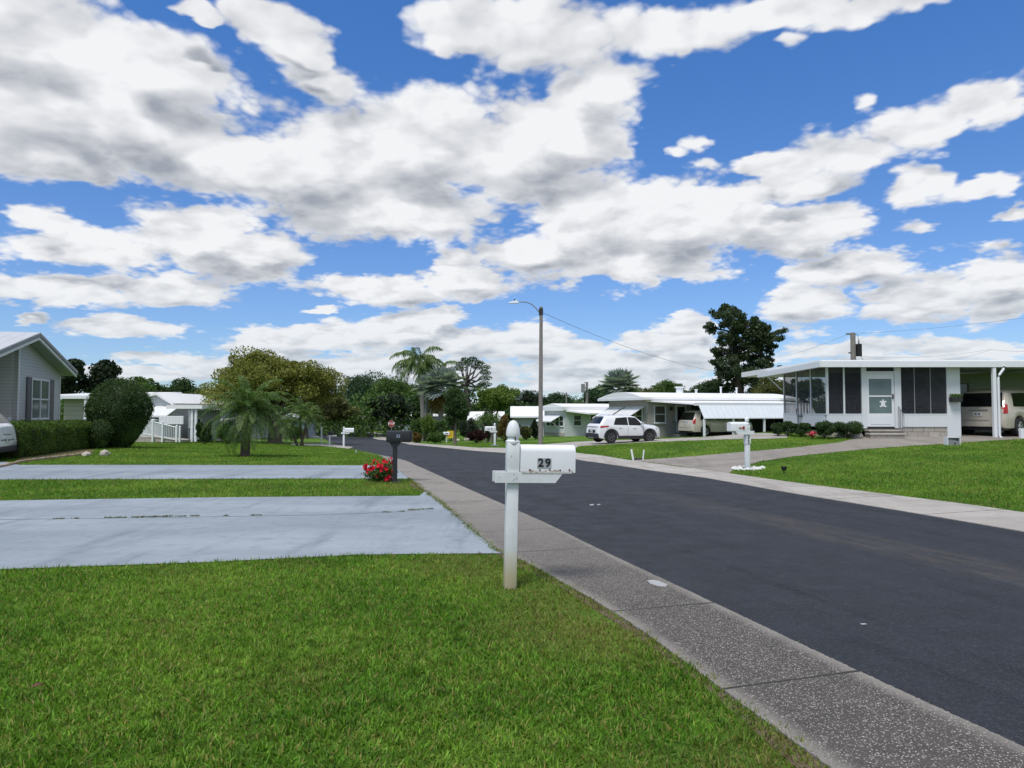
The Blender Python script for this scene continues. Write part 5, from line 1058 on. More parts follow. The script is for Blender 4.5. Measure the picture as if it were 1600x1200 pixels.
# ---------------------------------------------------------------- screened porch house, right
def porch_house():
    X, Y = 11.62, 26.0; z = tz(14, 25.6) ; h = thing("porch_house", "white house with a screened porch and a carport at the right", 'house', (X, Y, z)); q = local(h); sill = q(1300, 647, Y).z; bot = q(1300, 667, Y).z; top = q(1300, 572.5, Y).z
    x = lambda px: q(px, 640, Y).x
    m = paint("porch_white", (.64, .67, .68), .5, .05, 1.5, streak=.1)
    xd0, xd1 = x(1346.5), x(1408); xr = x(1480); xw = x(1501)
    MB().box(0, 0, bot, xd0 + .002, .09, sill).build("knee_wall", m, h); MB().box(-.03, .10, bot, .06, 4.1, sill).build("knee_wall", m, h); MB().box(xd1, 0, bot, xr, .09, sill).build("knee_wall", m, h)
    MB().box(.02, .03, -.1, xd0, .12, bot - .003).box(xd1, .03, -.1, xr + .1, .12, bot - .003).box(.0, .14, -.1, .07, 4.1, bot - .003).build("block_base", M_BLOCK, h)
    MB().box(0, .13, bot - .15, 5.0, 4.1, bot - .02).build("porch_floor", M_PATH, h)
    MB().box(0, -.01, sill + .003, .07, .08, top).build("corner_post", m, h)
    for px in (1319.5,): MB().box(x(px) - .03, 0, sill, x(px) + .03, .06, top).build("mullion", m, h)
    for px in (1430, 1455): MB().box(x(px) - .012, .02, sill, x(px) + .012, .05, top).build("mullion", paint("grey_mullion", (.25, .26, .27), .5), h)
    for yy in (1.37, 2.73, 4.06): MB().box(-.02, yy - .03, sill, .04, yy + .03, top - .02).build("mullion", m, h)
    sc = [(.07, x(1319.5) - .03), (x(1319.5) + .03, xd0), (xd1, x(1430) - .012), (x(1430) + .012, x(1455) - .012), (x(1455) + .012, xr)]
    for a, b in sc: MB().box(a, .028, sill + .002, b, .034, top).build("screen_panel", M_SCREEN, h)
    for a, b in ((.08, 1.34), (1.40, 2.70), (2.76, 4.03)): MB().box(.006, a, sill + .002, .012, b, top - .02).build("screen_panel", M_SCREEN, h)
    MB().box(0, -.01, sill - .02, xd0, .10, sill + .012).box(xd1, -.01, sill - .02, xr, .10, sill + .012).box(-.04, .0, sill - .02, .07, 4.1, sill + .012).build("sill", M_TRIM, h)
    # door bay
    a, b = x(1354), x(1398); dt = q(1370, 583, Y).z
    MB().box(xd0, -.03, bot - .05, a, .08, top).box(b, -.03, bot - .05, xd1, .08, top).box(a, -.025, dt, b, .07, dt + .07).build("door_frame", m, h)
    MB().box(a, .028, dt + .073, b, .034, top).build("screen_panel", M_SCREEN, h)
    f = MB(); w0, w1 = a + .1, b - .1; zt1 = q(1370, 592, Y).z; zm = q(1370, 619, Y).z; zb = q(1370, 646, Y).z
    f.box(a + .01, 0, bot + .01, w0, .05, dt - .005).box(w1, 0, bot + .01, b - .01, .05, dt - .005).box(w0, 0, bot + .01, w1, .05, zb).box(w0, 0, zm - .03, w1, .05, zm + .03).box(w0, 0, zt1, w1, .05, dt - .005); f.box(w0 + .05, -.012, bot + .1, w1 - .05, -.001, zb - .1); dr = f.build("door", M_TRIM, h)
    MB().box(w0, .02, zb, w1, .03, zm - .03).box(w0, .02, zm + .03, w1, .03, zt1).build("pane", M_GLASSG, dr); MB().bevbox(w1 + .01, -.05, zm - .1, w1 + .05, -.001, zm + .08, .008).build("handle", M_BLACK, dr)
    orn = MB(); c = Vector(((w0 + w1) / 2 + .10, .012, (zb + zm) / 2 + .03)); ell = lambda cx, cz, rx, rz, n=12: [(cx + rx * math.cos(2 * math.pi * k / n), cz + rz * math.sin(2 * math.pi * k / n)) for k in range(n)]
    orn.prism(ell(c.x, c.z, .075, .10), 'y', .006, .018); orn.prism(ell(c.x, c.z + .125, .035, .045, 10), 'y', .008, .0175)
    for sx, sz in ((-1, 1), (1, 1), (-1, -1), (1, -1)): orn.prism(ell(c.x + sx * .085, c.z + sz * .085, .045, .030, 8), 'y', .009, .0165)
    orn.build("door_ornament", M_WHITE, dr)
    # inside the porch: house wall with windows, set back
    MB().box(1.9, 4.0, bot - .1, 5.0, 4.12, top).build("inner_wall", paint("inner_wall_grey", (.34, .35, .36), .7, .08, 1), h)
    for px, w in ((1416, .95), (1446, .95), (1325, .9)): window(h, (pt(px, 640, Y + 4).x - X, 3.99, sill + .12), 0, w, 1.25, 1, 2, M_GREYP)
    # wall right of the porch, then the carport's back wall
    MB().box(xr, -.005, -.1, xw, .12, top).box(xw - .12, .12, -.1, xw - .001, 5.0, top).build("front_wall", m, h)
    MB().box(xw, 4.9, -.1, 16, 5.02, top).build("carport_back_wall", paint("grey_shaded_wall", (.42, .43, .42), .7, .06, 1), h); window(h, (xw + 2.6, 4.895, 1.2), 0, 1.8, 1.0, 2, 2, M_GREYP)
    # flat roof with a deep white fascia; the left part falls away a little
    zt = q(1300, 562.5, 25.7).z; xl = -.62
    r = MB(); r.hexa([(-.33, -.35, top + .03), (9.1, -.35, top + .03), (9.1, 9, top + .03), (-.2, 9, top + .03), (-.33, -.35, zt), (9.1, -.35, zt), (9.1, 9, zt + .05), (-.2, 9, zt + .05)]); r.build("roof", M_ROOFW, h)
    r = MB(); r.hexa([(9.103, -.42, top - .01), (17, -.42, top - .01), (17, 9, top - .01), (9.103, 9, top - .01), (9.103, -.42, zt + .02), (17, -.42, zt + .02), (17, 9, zt + .05), (9.103, 9, zt + .05)]); r.build("carport_roof", M_ROOFW, h)
    MB().box(-.36, -.42, top - .05, 9.08, -.353, zt - .05).build("fascia", M_WHITE, h); MB().box(9.1, -.50, top - .06, 17, -.423, zt - .04).build("gutter", M_WHITE, h)
    r = MB(); r.hexa([(-.42, -.42, top - .05), (-.363, -.42, top - .05), (-.40, 5.4, top - .16), (-.66, 5.4, top - .16), (-.42, -.42, zt - .05), (-.363, -.42, zt - .05), (-.40, 5.4, zt - .17), (-.66, 5.4, zt - .17)]); r.hexa([(-.362, -.34, top), (.0, -.34, top), (.0, 5.4, top - .1), (-.399, 5.4, top - .14), (-.362, -.34, zt - .06), (.0, -.34, zt - .005), (.0, 5.4, zt - .1), (-.399, 5.4, zt - .18)]); r.build("eave", M_WHITE, h)
    MB().tube([(-.55, 4.6, top - .1), (.0, 4.3, top - .75)], .025, 6).build("eave_brace", M_WHITE, h)
    # carport post with a downspout
    px = x(1551) ; px = q(1556, 640, 25.65).x
    MB().bevbox(px - .1, -.40, -.12, px + .02, -.28, top - .01, .01).build("carport_post", M_WHITE, h)
    dsp = MB(); dsp.tube([(px + .28, -.44, top - .0), (px + .27, -.42, top - .12), (px + .12, -.40, top - .34), (px + .10, -.37, top - .45), (px + .10, -.37, .06), (px + .12, -.47, -.02)], .045, 8); dsp.build("downspout", M_WHITE, h)
    MB().bevbox(q(1597, 640, 24.9).x - .06, -1.1, -.1, q(1597, 640, 24.9).x + .06, -.98, .35, .01).build("short_post", M_WHITE, h)
    # window box of plants
    bx = MB(); c0, c1 = x(1482.5), x(1499); zb2 = q(1490, 628, Y).z; bx.bevbox(c0, -.22, zb2, c1, -.008, zb2 + .17, .01); wb = bx.build("flower_box", M_BLACK, h); rng = np.random.default_rng(4); leaves("box_plants", wb, LM('mid'), np.stack([rng.uniform(c0, c1, 260), rng.uniform(-.24, -.02, 260), zb2 + .17 + rng.random(260) * .12], 1), .06, rng)
    # steps
    s0, s1 = x(1348), x(1404); st = MB(); st.bevbox(s0 + .05, -.38, -.1, s1 - .05, -.035, bot - .16, .012); st.bevbox(s0 - .12, -.78, -.1, s1 - .22, -.383, (bot - .16) * .48, .012); st.build("steps", M_BLOCK, h)
    tr = MB(); tr.bevbox(s0 + .02, -.41, bot - .157, s1 - .02, -.036, bot - .10, .01); tr.bevbox(s0 - .15, -.82, (bot - .16) * .48 + .003, s1 - .19, -.415, (bot - .16) * .48 + .055, .01); tr.build("step_treads", M_WALK, h)
    rl = MB(); xx = x(1402); rl.tube([(xx, -.10, bot - .1), (xx, -.10, bot + .75), (xx - .18, -.75, bot + .42), (xx - .18, -.75, .2)], .016, 6); rl.tube([(xx - .05, -.3, bot - .1), (xx - .05, -.3, bot + .66)], .012, 6); rl.tube([(xx - .11, -.52, .2), (xx - .11, -.52, bot + .54)], .012, 6); rl.build("hand_rail", paint("grey_rail", (.3, .31, .32), .4, .05, 4, metal=.6), h)
    for px_ in (1498, 1502): pass
    return h, z, bot
PH, PZ, PBOT = porch_house()
# porch furniture seen through the screens
def porch_chair(px, Y, label, rz, col):
    X = pt(px, 640, Y).x; c = thing("porch_chair", label, 'chair', (X, Y, PZ + PBOT - .02), rz, "chairs inside the screened porch"); m = paint("chair_" + str(int(col[0] * 100)), col, .5)
    MB().bevbox(-.25, -.25, .38, .25, .25, .44, .02).build("seat", m, c); b = MB()
    for k in range(5): b.bevbox(-.24 + k * .11, .22, .44, -.20 + k * .11, .26, .92, .008)
    b.bevbox(-.26, .21, .92, .26, .27, 1.0, .015); b.build("backrest", m, c)
    for sx in (-1, 1):
        for sy in (-1, 1): MB().tube([(sx * .22, sy * .22, 0), (sx * .22, sy * .22, .38)], .018, 6).build("leg", m, c)
        MB().tube([(sx * .27, -.2, .44), (sx * .27, -.22, .64), (sx * .27, .22, .68)], .018, 6).build("armrest", m, c)
porch_chair(1256, 28.3, "dark chair behind the second side screen of the porch", R(160), (.10, .10, .11)); porch_chair(1306, 27.6, "pale backed chair behind the first front screen of the porch", R(190), (.30, .31, .32)); porch_chair(1334, 27.4, "pale chair behind the second front screen, next to the porch door", R(140), (.26, .27, .28)); porch_chair(1418, 27.2, "dark chair just right of the porch door", R(200), (.05, .05, .055))
def lattice():
    X = pt(1287, 640, 28.4).x; c = thing("porch_stand", "tall white scrolled plant stand inside the porch corner", 'plant stand', (X, 28.4, PZ + PBOT - .02)); mb = MB()
    for s in (-1, 1): mb.tube([(s * .16, 0, 0), (s * .16, 0, .9), (0, 0, 1.25)], .015, 6)
    for z in (.2, .5, .8): mb.lathe([(.17, z), (.17, z + .02)], 16)
    for k in range(10):
        a = k * .63; mb.tube([(.15 * math.cos(a), .15 * math.sin(a), .02), (.15 * math.cos(a + .8), .15 * math.sin(a + .8), .5), (.05 * math.cos(a), .05 * math.sin(a), .95)], .009, 5)
    mb.build("frame", M_TRIM, c)
lattice()
def potted(px, Y, label, s):
    X = pt(px, 640, Y).x; p = thing("potted_plant", label, 'plant', (X, Y, PZ + PBOT - .02)); MB().lathe([(.10, 0), (.15, .25), (.16, .28), (.13, .28), (.12, .2)], 14).build("pot", M_BLACK, p); rng = np.random.default_rng(int(px)); leaves("foliage", p, LM('dark'), blob_pts(rng, (0, 0, .52), (.26, .26, .28), 420), .11, rng)
potted(1440, 27.3, "potted dark plant behind the right hand porch screens", 1); potted(1463, 27.5, "low potted plant at the right end of the porch", 1)
# bed edging wall
def bed_wall():
    P = [gp(*p) for p in ((1190, 671.5), (1215, 674.5), (1262, 679.5), (1310, 683), (1344, 685.6))]; root = thing("bed_edging", "low stacked pale stone edging along the porch bed", 'garden edging', P[0]); rr = random.Random(2); mb = MB()
    for A, B in zip(P, P[1:]):
        d = (B - A); L = d.length; d.normalize(); nrm = Vector((-d.y, d.x, 0)); k = 0.0
        while k < L - .05:
            w = min(rr.uniform(.25, .42), L - k)
            for lay in range(2):
                c = A + d * (k + w / 2 + (lay * .07)) - root.location; s = len(mb.v); mb.bevbox(-w / 2 + .006, -.09 + rr.uniform(-.015, .015), 0, w / 2 - .006, .09, .105, .014); mb.move(Matrix.Translation((c.x, c.y, c.z - .06 + lay * .108)) @ Matrix.Rotation(math.atan2(d.y, d.x) + rr.uniform(-.04, .04), 4, 'Z'), s)
            k += w
    mb.build("stones", M_STONE, root)
    Q = [p + Vector((.0, .8, 0)) for p in P]; polyfill("flower_bed", [(p.x, p.y) for p in P] + [(p.x + .0, p.y + .75) for p in reversed(P)], .03, M_SOIL, world=True, step=.3)
bed_wall()
# ---------------------------------------------------------------- vehicles
def car_paint(name, col, metal=0.0, rough=.25):
    m, t, b = base_mat(name); tc = t.new('ShaderNodeTexCoord').outputs['Object']; n = t.noise(tc, 3, 4, .6); z = t.xyz(tc)[2]
    dirt = t.math('MULTIPLY', t.ramp(z, .75, .2), t.ramp(n, .35, .7, .1, .35)); t.put(b.inputs['Base Color'], t.mix(dirt, col, (.22, .2, .17, 1))); b.inputs['Metallic'].default_value = metal; t.put(b.inputs['Roughness'], t.ramp(n, .3, .7, rough * .85, rough * 1.2)); b.inputs['Coat Weight'].default_value = .6; b.inputs['Coat Roughness'].default_value = .06; return m
M_TYRE = paint("tyre_rubber", (.014, .014, .015), .85, .2, 8); M_RIM = paint("alloy_rim", (.50, .51, .53), .28, .06, 6, metal=.9); M_RIMD = paint("dark_alloy_rim", (.14, .14, .15), .35, .1, 6, metal=.7)
M_CLAD = paint("black_cladding", (.018, .018, .02), .6, .15, 5); M_CGLASS = make_glass("car_glass", (.006, .007, .009), .05, .35); M_RED = paint("red_lamp", (.36, .012, .012), .2, .1, 6); M_LAMP = paint("clear_lamp", (.6, .62, .65), .15, .05, 6); M_CHROME = paint("chrome", (.7, .7, .72), .15, .03, 4, metal=1.0)
M_PLATE = paint("licence_plate", (.62, .64, .62), .5, .06, 8); M_INK = paint("black_ink", (.012, .012, .014), .5, .1, 10)
def lerp_poly(P, x):
    if x <= P[0][0]: return P[0][1]
    for (a, b), (c, d) in zip(P, P[1:]):
        if x <= c: return b + (d - b) * (x - a) / max(1e-6, c - a)
    return P[-1][1]
def car(name, label, loc, rotz, S, group=None, cat='car'):
    root = thing(name, label, cat, loc, rotz, group); Lc = S['L']; hx = Lc / 2; top = S['top']; belt = S['belt']; plan = S['plan']; wr = S['wr']; ra = wr + S.get('arch', .07); ax = S['axles']; gc = S['gc']
    xs = sorted(set([round(v, 3) for v in list(np.linspace(0, Lc, 64)) + [p[0] for p in top] + [a + ra * math.cos(k * math.pi / 14) for a in ax for k in range(15)]] + [round(top[i][0] + (top[i + 1][0] - top[i][0]) * k / 5, 3) for i in range(len(top) - 1) if top[i + 1][0] - top[i][0] < .6 for k in range(1, 5)]))
    def low(x):
        z = lerp_poly(S['low'], x)
        for a in ax:
            if abs(x - a) < ra: z = max(z, wr + math.sqrt(max(0, ra * ra - (x - a) ** 2)))
        return z
    def section(x):
        zt = lerp_poly(top, x); zb = min(lerp_poly(belt, x), zt - .015); zl = min(low(x), zb - .03); W = lerp_poly(plan, x); g = max(0.0, zt - zb); tum = S.get('tumble', .30)
        zs = zl + (zb - zl) * .45; r = min(.08, g * .45)
        return [(W * .86, zl), (W * .975, zl + min(.03, (zb - zl) * .2)), (W, zs), (W * .995, zs + (zb - zs) * .6), (W * .965, zb), (W * .955 - tum * g * .45, zb + g * .5), (W * .94 - tum * max(0, g - r), zt - r), (max(W * .80 - tum * g * .7, W * .5), zt - r * .18), (W * .3, zt), (0, zt)]
    secs = [section(x) for x in xs]; m = len(secs[0]); mb = MB(); row = 2 * m - 1
    for x, s in zip(xs, secs): mb.v += [(x - hx, y, z) for (y, z) in s] + [(x - hx, -y, z) for (y, z) in reversed(s[:-1])]
    for i in range(len(xs) - 1):
        for j in range(row - 1): mb.f.append((i * row + j, i * row + j + 1, (i + 1) * row + j + 1, (i + 1) * row + j)); mb.m.append(0)
    mb.f.append(tuple(range(row - 1, -1, -1))); mb.f.append(tuple((len(xs) - 1) * row + j for j in range(row))); mb.m += [0, 0]
    body = mb.build("body", S['paint'], root, 40)
    ub = MB(); ub.box(-hx + .15, -lerp_poly(plan, Lc / 2) * .84, gc + .02, hx - .2, lerp_poly(plan, Lc / 2) * .84, gc + .12)
    for a in ax: ub.box(a - hx - ra, -.62, gc + .1, a - hx + ra, .62, wr + ra)
    ub.build("underbody", M_CLAD, root)
    def ys(x, z):
        s = section(x)
        if z < s[2][1]: return s[2][0]
        for (y0, z0), (y1, z1) in zip(s, s[1:]):
            if z0 <= z <= z1: return y0 + (y1 - y0) * (z - z0) / max(1e-6, z1 - z0)
        return s[-2][0]
    def side_patch(outline, off, side, nx=8, nz=3):   # outline: bottom list and top list of (x, z)
        bo, to = outline; mb = MB(); g = []
        for i in range(nx + 1):
            t = i / nx; xb = bo[0][0] + (bo[-1][0] - bo[0][0]) * t; zb_ = lerp_poly(bo, xb); xt = to[0][0] + (to[-1][0] - to[0][0]) * t; zt_ = lerp_poly(to, xt)
            for k in range(nz + 1): x = xb + (xt - xb) * k / nz; z = zb_ + (zt_ - zb_) * k / nz; g.append((x - hx, side * (ys(x, z) + off), z))
        w = nz + 1; mb.add(g, [((i * w + k), (i + 1) * w + k, (i + 1) * w + k + 1, i * w + k + 1)[::side] for i in range(nx) for k in range(nz)]); return mb
    def xtop(z, rear=True):
        P = top if rear else [(Lc - a, b) for a, b in reversed(top)]
        for (a, b), (c, d) in zip(P, P[1:]):
            if b <= z <= d: x = a + (c - a) * (z - b) / max(1e-6, d - b); return x if rear else Lc - x
        return P[0][0] if rear else Lc - P[0][0]
    def end_patch(z0, z1, w0, w1, off, rear=True, th=.0, y0=None):
        """panel lying on the tail or on the windscreen slope, from height z0 to z1, half widths w0 / w1"""
        mb = MB(); n = 4; g = []; s = -1 if rear else 1
        for i in range(n + 1):
            t = i / n; z = z0 + (z1 - z0) * t; w = w0 + (w1 - w0) * t
            for k in range(7):
                y = w * (-1 + 2 * k / 6); x = xtop(z, rear) + s * (off - .05 * (y / max(.3, S['plan'][len(S['plan']) // 2][1])) ** 2 * .6); g.append((x - hx, y, z))
        mb.add(g, [(i * 7 + k, i * 7 + k + 1, (i + 1) * 7 + k + 1, (i + 1) * 7 + k)[::-1 if rear else 1] for i in range(n) for k in range(6)]); return mb
    for side in (1, -1):
        for (bo, to) in S['windows']: side_patch((bo, to), .008, side).build("window", M_CGLASS, root, 'all')
        if S.get('clad'):
            side_patch(([(ax[0] + ra, gc + .03), (ax[1] - ra, gc + .03)], [(ax[0] + ra, gc + .22), (ax[1] - ra, gc + .22)]), .012, side, 10, 2).build("sill_cladding", M_CLAD, root)
            for a in ax:
                r = MB(); n = 16
                for k in range(n + 1):
                    an = math.pi * (-.02 + 1.04 * k / n)
                    for rr_, o in ((ra - .012, .010), (ra + .085, .016)):
                        X_, Z_ = a + rr_ * math.cos(an), wr + rr_ * math.sin(an); r.v.append((X_ - hx, side * (ys(min(max(X_, .02), Lc - .02), Z_) + o), Z_))
                r.f = [((2 * k), 2 * k + 1, 2 * k + 3, 2 * k + 2)[::side] for k in range(n)]; r.m = [0] * n; r.build("arch_cladding", M_CLAD, root)
        for x in S.get('handles', []): z = lerp_poly(belt, x) - .12; MB().bevbox(x - hx - .09, side * ys(x, z) - .012, z - .015, x - hx + .09, side * ys(x, z) + .03 * side, z + .015, .006).build("door_handle", S.get('handle', S['paint']), root)
        for x in S.get('seams', []):
            z0, z1 = low(x) + .06, lerp_poly(belt, x) - .02; side_patch(([(x - .006, z0), (x + .006, z0)], [(x - .006, z1), (x + .006, z1)]), .004, side, 1, 6).build("door_seam", M_CLAD, root)
        mx, mz = S['mirror']; MB().bevbox(mx - hx - .06, side * ys(mx, mz), mz - .02, mx - hx + .02, side * (ys(mx, mz) + .2), mz + .13, .03).build("mirror", S.get('mirrorm', S['paint']), root, True)
        for lm, pts in S.get('side_lamps', []): side_patch(pts, .014, side, 5, 3).build("tail_lamp" if pts[0][0][0] < hx else "headlamp", lm, root, 'all')
        if S.get('rails'):
            a, b = S['rails']; y = side * (lerp_poly(plan, hx) * .56); MB().tube([(a - hx, y, lerp_poly(top, a)), (a + .12 - hx, y, lerp_poly(top, a) + .05), (b - .12 - hx, y, lerp_poly(top, b) + .05), (b - hx, y, lerp_poly(top, b))], .018, 6).build("roof_rail", S.get('railm', M_CHROME), root, True)
    z0, z1, w0, w1 = S['rear_glass']; end_patch(z0, z1, w0, w1, .014, True).build("rear_window", M_CGLASS, root, 'all')
    z0, z1, w0, w1 = S['screen']; end_patch(z0, z1, w0, w1, .012, False).build("windscreen", M_CGLASS, root, 'all')
    for nm, mat_, z0, z1, w0, w1, off in S.get('rear_panels', []): end_patch(z0, z1, w0, w1, off, True).build(nm, mat_, root)
    if S.get('plate'):
        z = S['plate']; x = xtop(z) - .03 - S.get('plate_off', 0); pl = MB().bevbox(x - hx - .012, -.155, z - .075, x - hx + .004, .155, z + .075, .004).build("licence_plate", M_PLATE, root)
        [MB().box(x - hx - .0145, y0_, z - .03, x - hx - .0125, y0_ + .08, z + .025).build("plate_character", M_INK, pl) for y0_ in (-.10, .02)]
    for a in ax:
        for side in (1, -1):
            y = side * (lerp_poly(plan, a) - .115); t = MB(); o = .11
            t.lathe([(wr * .62, -o), (wr * .90, -o * 1.05), (wr * .985, -o * .85), (wr, -o * .45), (wr, o * .45), (wr * .985, o * .85), (wr * .90, o * 1.05), (wr * .62, o)], 28, (a - hx, y, wr), 'y', False); w = t.build("wheel", M_TYRE, root, True)
            rm = MB(); yo = y + side * .088; rm.lathe([(wr * .50, -.01), (wr * .64, -.02), (wr * .66, .0), (wr * .64, .02), (wr * .5, .01)], 24, (a - hx, yo, wr), 'y', False); rm.lathe([(wr * .13, -.03), (wr * .13, .03)], 12, (a - hx, yo, wr), 'y')
            for k in range(5):
                an = k * 1.2566 + .3
                for d in (-.13, .13): c, s_ = math.cos(an + d), math.sin(an + d); rm.tube([(a - hx + c * wr * .1, yo, wr + s_ * wr * .1), (a - hx + c * wr * .62, yo, wr + s_ * wr * .62)], .026, 5)
            rm.build("rim", S.get('rim', M_RIM), w, True); MB().lathe([(wr * .60, -.004), (wr * .60, .004)], 20, (a - hx, y + side * .03, wr), 'y').build("brake_disc", M_CLAD, w)
    return root
WHITE_P = car_paint("white_car_paint", (.72, .74, .75, 1), 0, .25); TAN_P = car_paint("tan_car_paint", (.52, .47, .39, 1), .12, .32); BLUE_P = car_paint("navy_car_paint", (.012, .018, .05, 1), .3, .22)
SUV = dict(L=4.41, wr=.36, axles=(.86, 3.50), gc=.22, paint=WHITE_P, arch=.06, rim=M_RIMD, clad=True, mirrorm=WHITE_P,
 top=[(0, .62), (.02, .80), (.06, 1.06), (.16, 1.16), (.55, 1.60), (.80, 1.645), (1.5, 1.665), (2.3, 1.64), (2.62, 1.59), (3.25, 1.14), (3.5, 1.10), (4.05, 1.03), (4.28, .92), (4.38, .72), (4.41, .55)],
 belt=[(0, .60), (.1, .98), (.6, 1.10), (1.2, 1.06), (3.2, .99), (4.2, .86), (4.41, .55)], plan=[(0, .74), (.12, .84), (.5, .895), (1.2, .905), (3.2, .905), (3.9, .88), (4.25, .78), (4.41, .62)],
 low=[(0, .42), (.12, .30), (.5, .24), (3.8, .24), (4.3, .30), (4.41, .40)],
 windows=[([(1.02, 1.10), (2.0, 1.075)], [(1.22, 1.50), (2.0, 1.555)]), ([(2.06, 1.07), (3.04, 1.045)], [(2.06, 1.555), (2.60, 1.52)])],
 rear_glass=(1.17, 1.545, .70, .58), screen=(1.17, 1.56, .70, .60), plate=.70, handles=[1.45, 2.42], seams=[1.98, 3.06], mirror=(2.95, 1.06), rails=(.8, 2.4),
 side_lamps=[(M_RED, ([(.06, .90), (.62, .98)], [(.10, 1.03), (.72, 1.06)])), (M_LAMP, ([(3.95, .88), (4.26, .80)], [(3.95, .96), (4.24, .88)]))],
 rear_panels=[("tail_lamp_bar", M_CLAD, .955, .985, .70, .70, .012), ("number_plate_recess", M_CLAD, .62, .80, .45, .45, .010), ("roof_spoiler", M_CLAD, 1.57, 1.60, .56, .54, .05)])
p = pt(974.5, 640, 43.2); Z = tz(p.x, 43.2)
suv = car("parked_car", "white crossover with black cladding on the pale drive before the tan house", (p.x, 43.2, Z + .012), R(21), SUV)
bumper = MB(); bumper.bevbox(-2.24, -.78, .30, -2.02, .78, .60, .05); bumper.build("rear_bumper", M_CLAD, suv, True); MB().bevbox(-2.26, -.35, .30, -2.23, .35, .36, .01).build("skid_plate", M_CHROME, suv)
VAN = dict(L=5.15, wr=.345, axles=(1.02, 4.10), gc=.20, paint=TAN_P, arch=.06, rim=M_RIM, handles=[1.9, 3.1], seams=[1.35, 2.45, 3.6],
 top=[(0, .55), (.02, .80), (.08, 1.05), (.42, 1.66), (.62, 1.73), (1.6, 1.755), (2.9, 1.735), (3.3, 1.66), (4.15, 1.13), (4.5, 1.06), (4.95, .92), (5.10, .74), (5.15, .55)],
 belt=[(0, .54), (.1, 1.00), (.6, 1.08), (3.9, 1.02), (4.9, .86), (5.15, .55)], plan=[(0, .80), (.12, .92), (.4, .97), (1.2, .985), (3.8, .98), (4.6, .92), (5.0, .78), (5.15, .62)],
 low=[(0, .36), (.15, .28), (4.9, .25), (5.15, .34)], tumble=.26,
 windows=[([(.62, 1.11), (1.72, 1.10)], [(.78, 1.60), (1.72, 1.63)]), ([(1.80, 1.10), (2.72, 1.085)], [(1.80, 1.63), (2.72, 1.61)]), ([(2.80, 1.085), (3.82, 1.07)], [(2.80, 1.61), (3.24, 1.57)])],
 rear_glass=(1.10, 1.62, .80, .68), screen=(1.15, 1.64, .80, .66), plate=.83, plate_off=-.01, mirror=(3.75, 1.08), mirrorm=TAN_P, rails=(.8, 2.9),
 side_lamps=[(M_RED, ([(.03, .84), (.22, .86)], [(.13, 1.16), (.30, 1.20)])), (M_LAMP, ([(4.55, .84), (4.98, .76)], [(4.5, .98), (4.92, .90)]))],
 rear_panels=[("chrome_bar", M_CHROME, .955, .99, .34, .34, .03), ("bumper_strip", M_CHROME, .585, .605, .80, .80, .02)])
p = pt(1119, 640, 49); van = car("minivan", "tan minivan under the white awning carport of the tan house", (p.x, 49.0, tz(p.x, 49.0) + .012), R(20), VAN)
hd = Vector((math.cos(R(30)), math.sin(R(30)), 0)); rc = pt(1527, 640, 26.5); ctr = rc + hd * 2.575
car("minivan", "tan minivan under the porch house carport at the right edge", (ctr.x, ctr.y, tz(ctr.x, 26.6) + .015), R(30), VAN)
hd = Vector((-.96, -.28, 0)).normalized(); rc = pt(13, 640, 21.9); ctr = rc + hd * 2.2
S2 = dict(SUV); S2['rim'] = M_RIM; S2['rear_panels'] = [("chrome_strip", M_CHROME, .80, .82, .3, .3, .014), ("number_plate_recess", M_CLAD, .50 + .13, .66, .5, .5, .012)]; S2['plate'] = .58 + .06; S2['clad'] = False
lc = car("parked_car", "white hatchback rear cut by the left edge before the hedge", (ctr.x, ctr.y, tz(ctr.x, ctr.y) + .012), math.atan2(hd.y, hd.x), S2)
MB().bevbox(-2.23, -.75, .26, -2.03, .75, .46, .05).build("rear_bumper", M_CLAD, lc, True)
TRK = dict(L=5.6, wr=.40, axles=(1.15, 4.5), gc=.30, paint=BLUE_P, arch=.06, rim=M_RIM, handles=[2.6, 3.3], seams=[2.2, 3.05, 3.95],
 top=[(0, .8), (.03, 1.10), (.10, 1.22), (1.75, 1.24), (1.80, 1.30), (2.05, 1.80), (2.4, 1.90), (3.3, 1.88), (3.55, 1.80), (4.15, 1.26), (5.2, 1.14), (5.5, .98), (5.6, .7)],
 belt=[(0, .78), (.1, 1.15), (1.8, 1.18), (4.1, 1.14), (5.3, 1.04), (5.6, .7)], plan=[(0, .86), (.2, .95), (4.6, .95), (5.3, .88), (5.6, .70)], low=[(0, .50), (.3, .42), (5.3, .40), (5.6, .5)],
 windows=[([(2.02, 1.24), (2.95, 1.23)], [(2.14, 1.78), (2.95, 1.80)]), ([(3.03, 1.23), (3.98, 1.20)], [(3.03, 1.80), (3.44, 1.74)])], rear_glass=(1.36, 1.74, .70, .62), screen=(1.3, 1.72, .74, .64), mirror=(3.9, 1.22),
 side_lamps=[(M_RED, ([(.06, .95), (.2, .95)], [(.12, 1.15), (.24, 1.15)])), (M_LAMP, ([(5.0, .92), (5.42, .88)], [(5.0, 1.06), (5.36, 1.0)]))])
p = pt(557, 640, 128); car("pickup_truck", "dark blue pickup truck parked before the cream gable house at the far end", (p.x, 128, tz(p.x, 128)), R(6), TRK, cat='truck')
